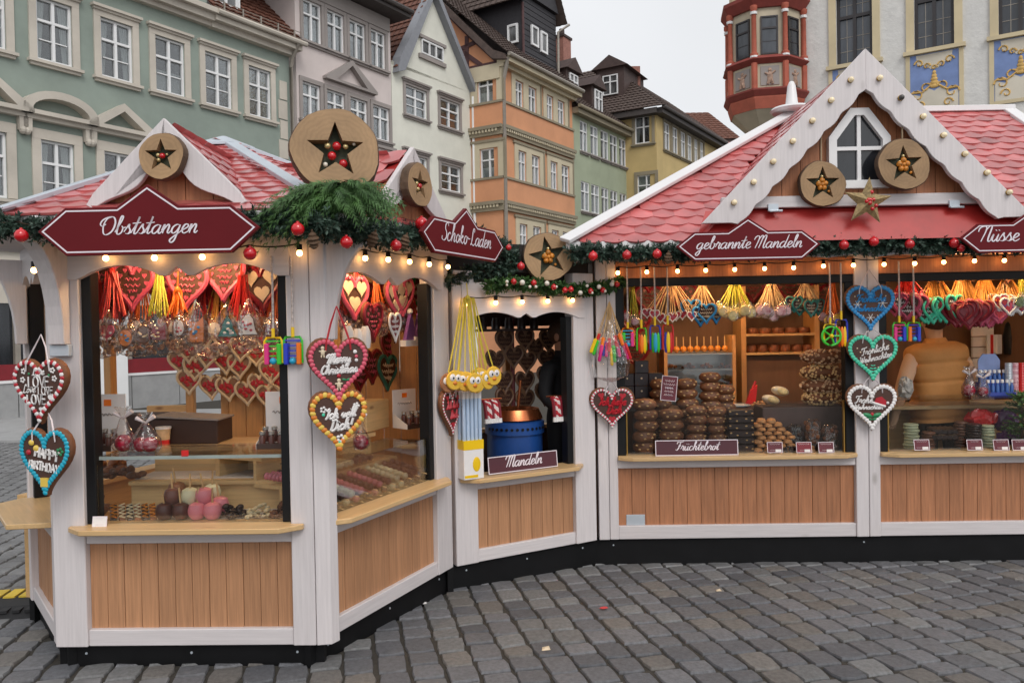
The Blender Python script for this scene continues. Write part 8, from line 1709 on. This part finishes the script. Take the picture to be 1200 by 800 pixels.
# ================================================================== CEILING LAMPS inside the stalls
LAMP = mk('lamp_glass', (1, .8, .5), .4, 0, 5, rnd=0, emit=75, emcol=(1, .62, .3)); 
def ceiling_lamp(label, p, L=.3, ax=0.0, e=LAMP):
    m = T(*p) @ RZ(ax); O = thing('ceiling_lamp', label, 'lamp', m); t = MB(); t.box(-L/2-.02, L/2+.02, -.03, .03, .0, .03); t.build('housing', FLASH, O, m); t = MB(); t.box(-L/2, L/2, -.02, .02, -.015, 0); t.build('light_tube', e, O, m)
ceiling_lamp('warm tube lamp under the kiosk ceiling near the Obststangen window', (-1.72, 4.14, 2.09), .5); ceiling_lamp('warm tube lamp under the kiosk ceiling near the Schoko-Laden window', (-.86, 4.66, 2.09), .5, 1.13)
ceiling_lamp('warm tube lamp under the ceiling by the pine back wall', (-1.6, 5.5, 2.09), .5); ceiling_lamp('warm tube lamp above the rear shelves of the almond stall', (1.7, 6.75, 2.09), .7); ceiling_lamp('warm tube lamp in the first almond stall window', (1.65, 5.96, 2.09), .8); ceiling_lamp('warm tube lamp in the second almond stall window', (3.6, 5.92, 2.09), 1.0)
# small things on the ground and walls
m = T(1.06, 4.72, gz(1.06, 4.72)+.006); t = MB(); t.slab([(-.025, -.01), (.0, -.02), (.03, -.005), (.02, .018), (-.01, .015)], 0, .002); p = None
g_ = None
r_ = ray(707, 711); tt = (-.13-EYE)/r_.z; q = CAMP+r_*tt; tag(t.build('paint_spot', PLA['red'], None, T(q.x, q.y, gz(q.x, q.y)+.014)), 'small bright red paint spot on one cobblestone', 'paint spot')
x, z = fpx(F_DE, 745, 609, .02); t = MB(); t.box(x-.07, x+.07, .022, .029, z-.04, z+.04); tag(t.build('metal_plate', FLASH, None, F_DE, bev=.002), 'small grey metal plate screwed to the stall planks', 'metal plate')
# rubber cable ramp with yellow lid
m = T(-3.62, 5.02, gz(-3.5, 5.0)) @ RZ(radians(8)); O = thing('cable_ramp', 'black rubber cable ramp with yellow ridged lid on the cobbles', 'cable ramp', m); t = MB(); t.prism([(-.3, 0), (.3, 0), (.16, .05), (-.16, .05)], -.9, .9); t.build('ramp', mk('black_rubber', S(36, 36, 38), .8, .2, 9), O, m @ RZ(pi/2), fixn=True)
for k in range(18): t = MB(); t.box(-.85+k*.095, -.85+k*.095+.07, .0, .16, .048, .06); t.build('yellow_ridge', mk('yellow_rubber', S(206, 176, 60), .7, .12, 8), O, m)
for k in range(24): t = MB(); t.box(-.88+k*.074, -.88+k*.074+.045, -.24, -.06, .028, .046); t.build('rubber_rib', MATS['black_rubber'], O, m)

for k, (u, v, lab) in enumerate([(498, 708, 'tiny white paper scrap on the cobbles before the kiosk corner'), (842, 690, 'small pale leaf of paper on the cobbles before the almond stall'), (640, 768, 'crumpled beige paper scrap on the open cobbles')]):
    r_ = ray(u, v); q = CAMP+r_*((-.15-EYE)/r_.z); t = MB(); w_ = .012+.006*k; t.add([(-w_, -w_, .002), (w_, -w_*.8, .004), (w_*.7, w_, .009), (-w_*.8, w_*.9, .003), (0, 0, .012)], [(0, 1, 4), (1, 2, 4), (2, 3, 4), (3, 0, 4)]); tag(t.build('paper_scrap', IC['white'] if k == 0 else IC['cream'], None, T(q.x, q.y, gz(q.x, q.y)+.005)), lab, 'paper scrap')
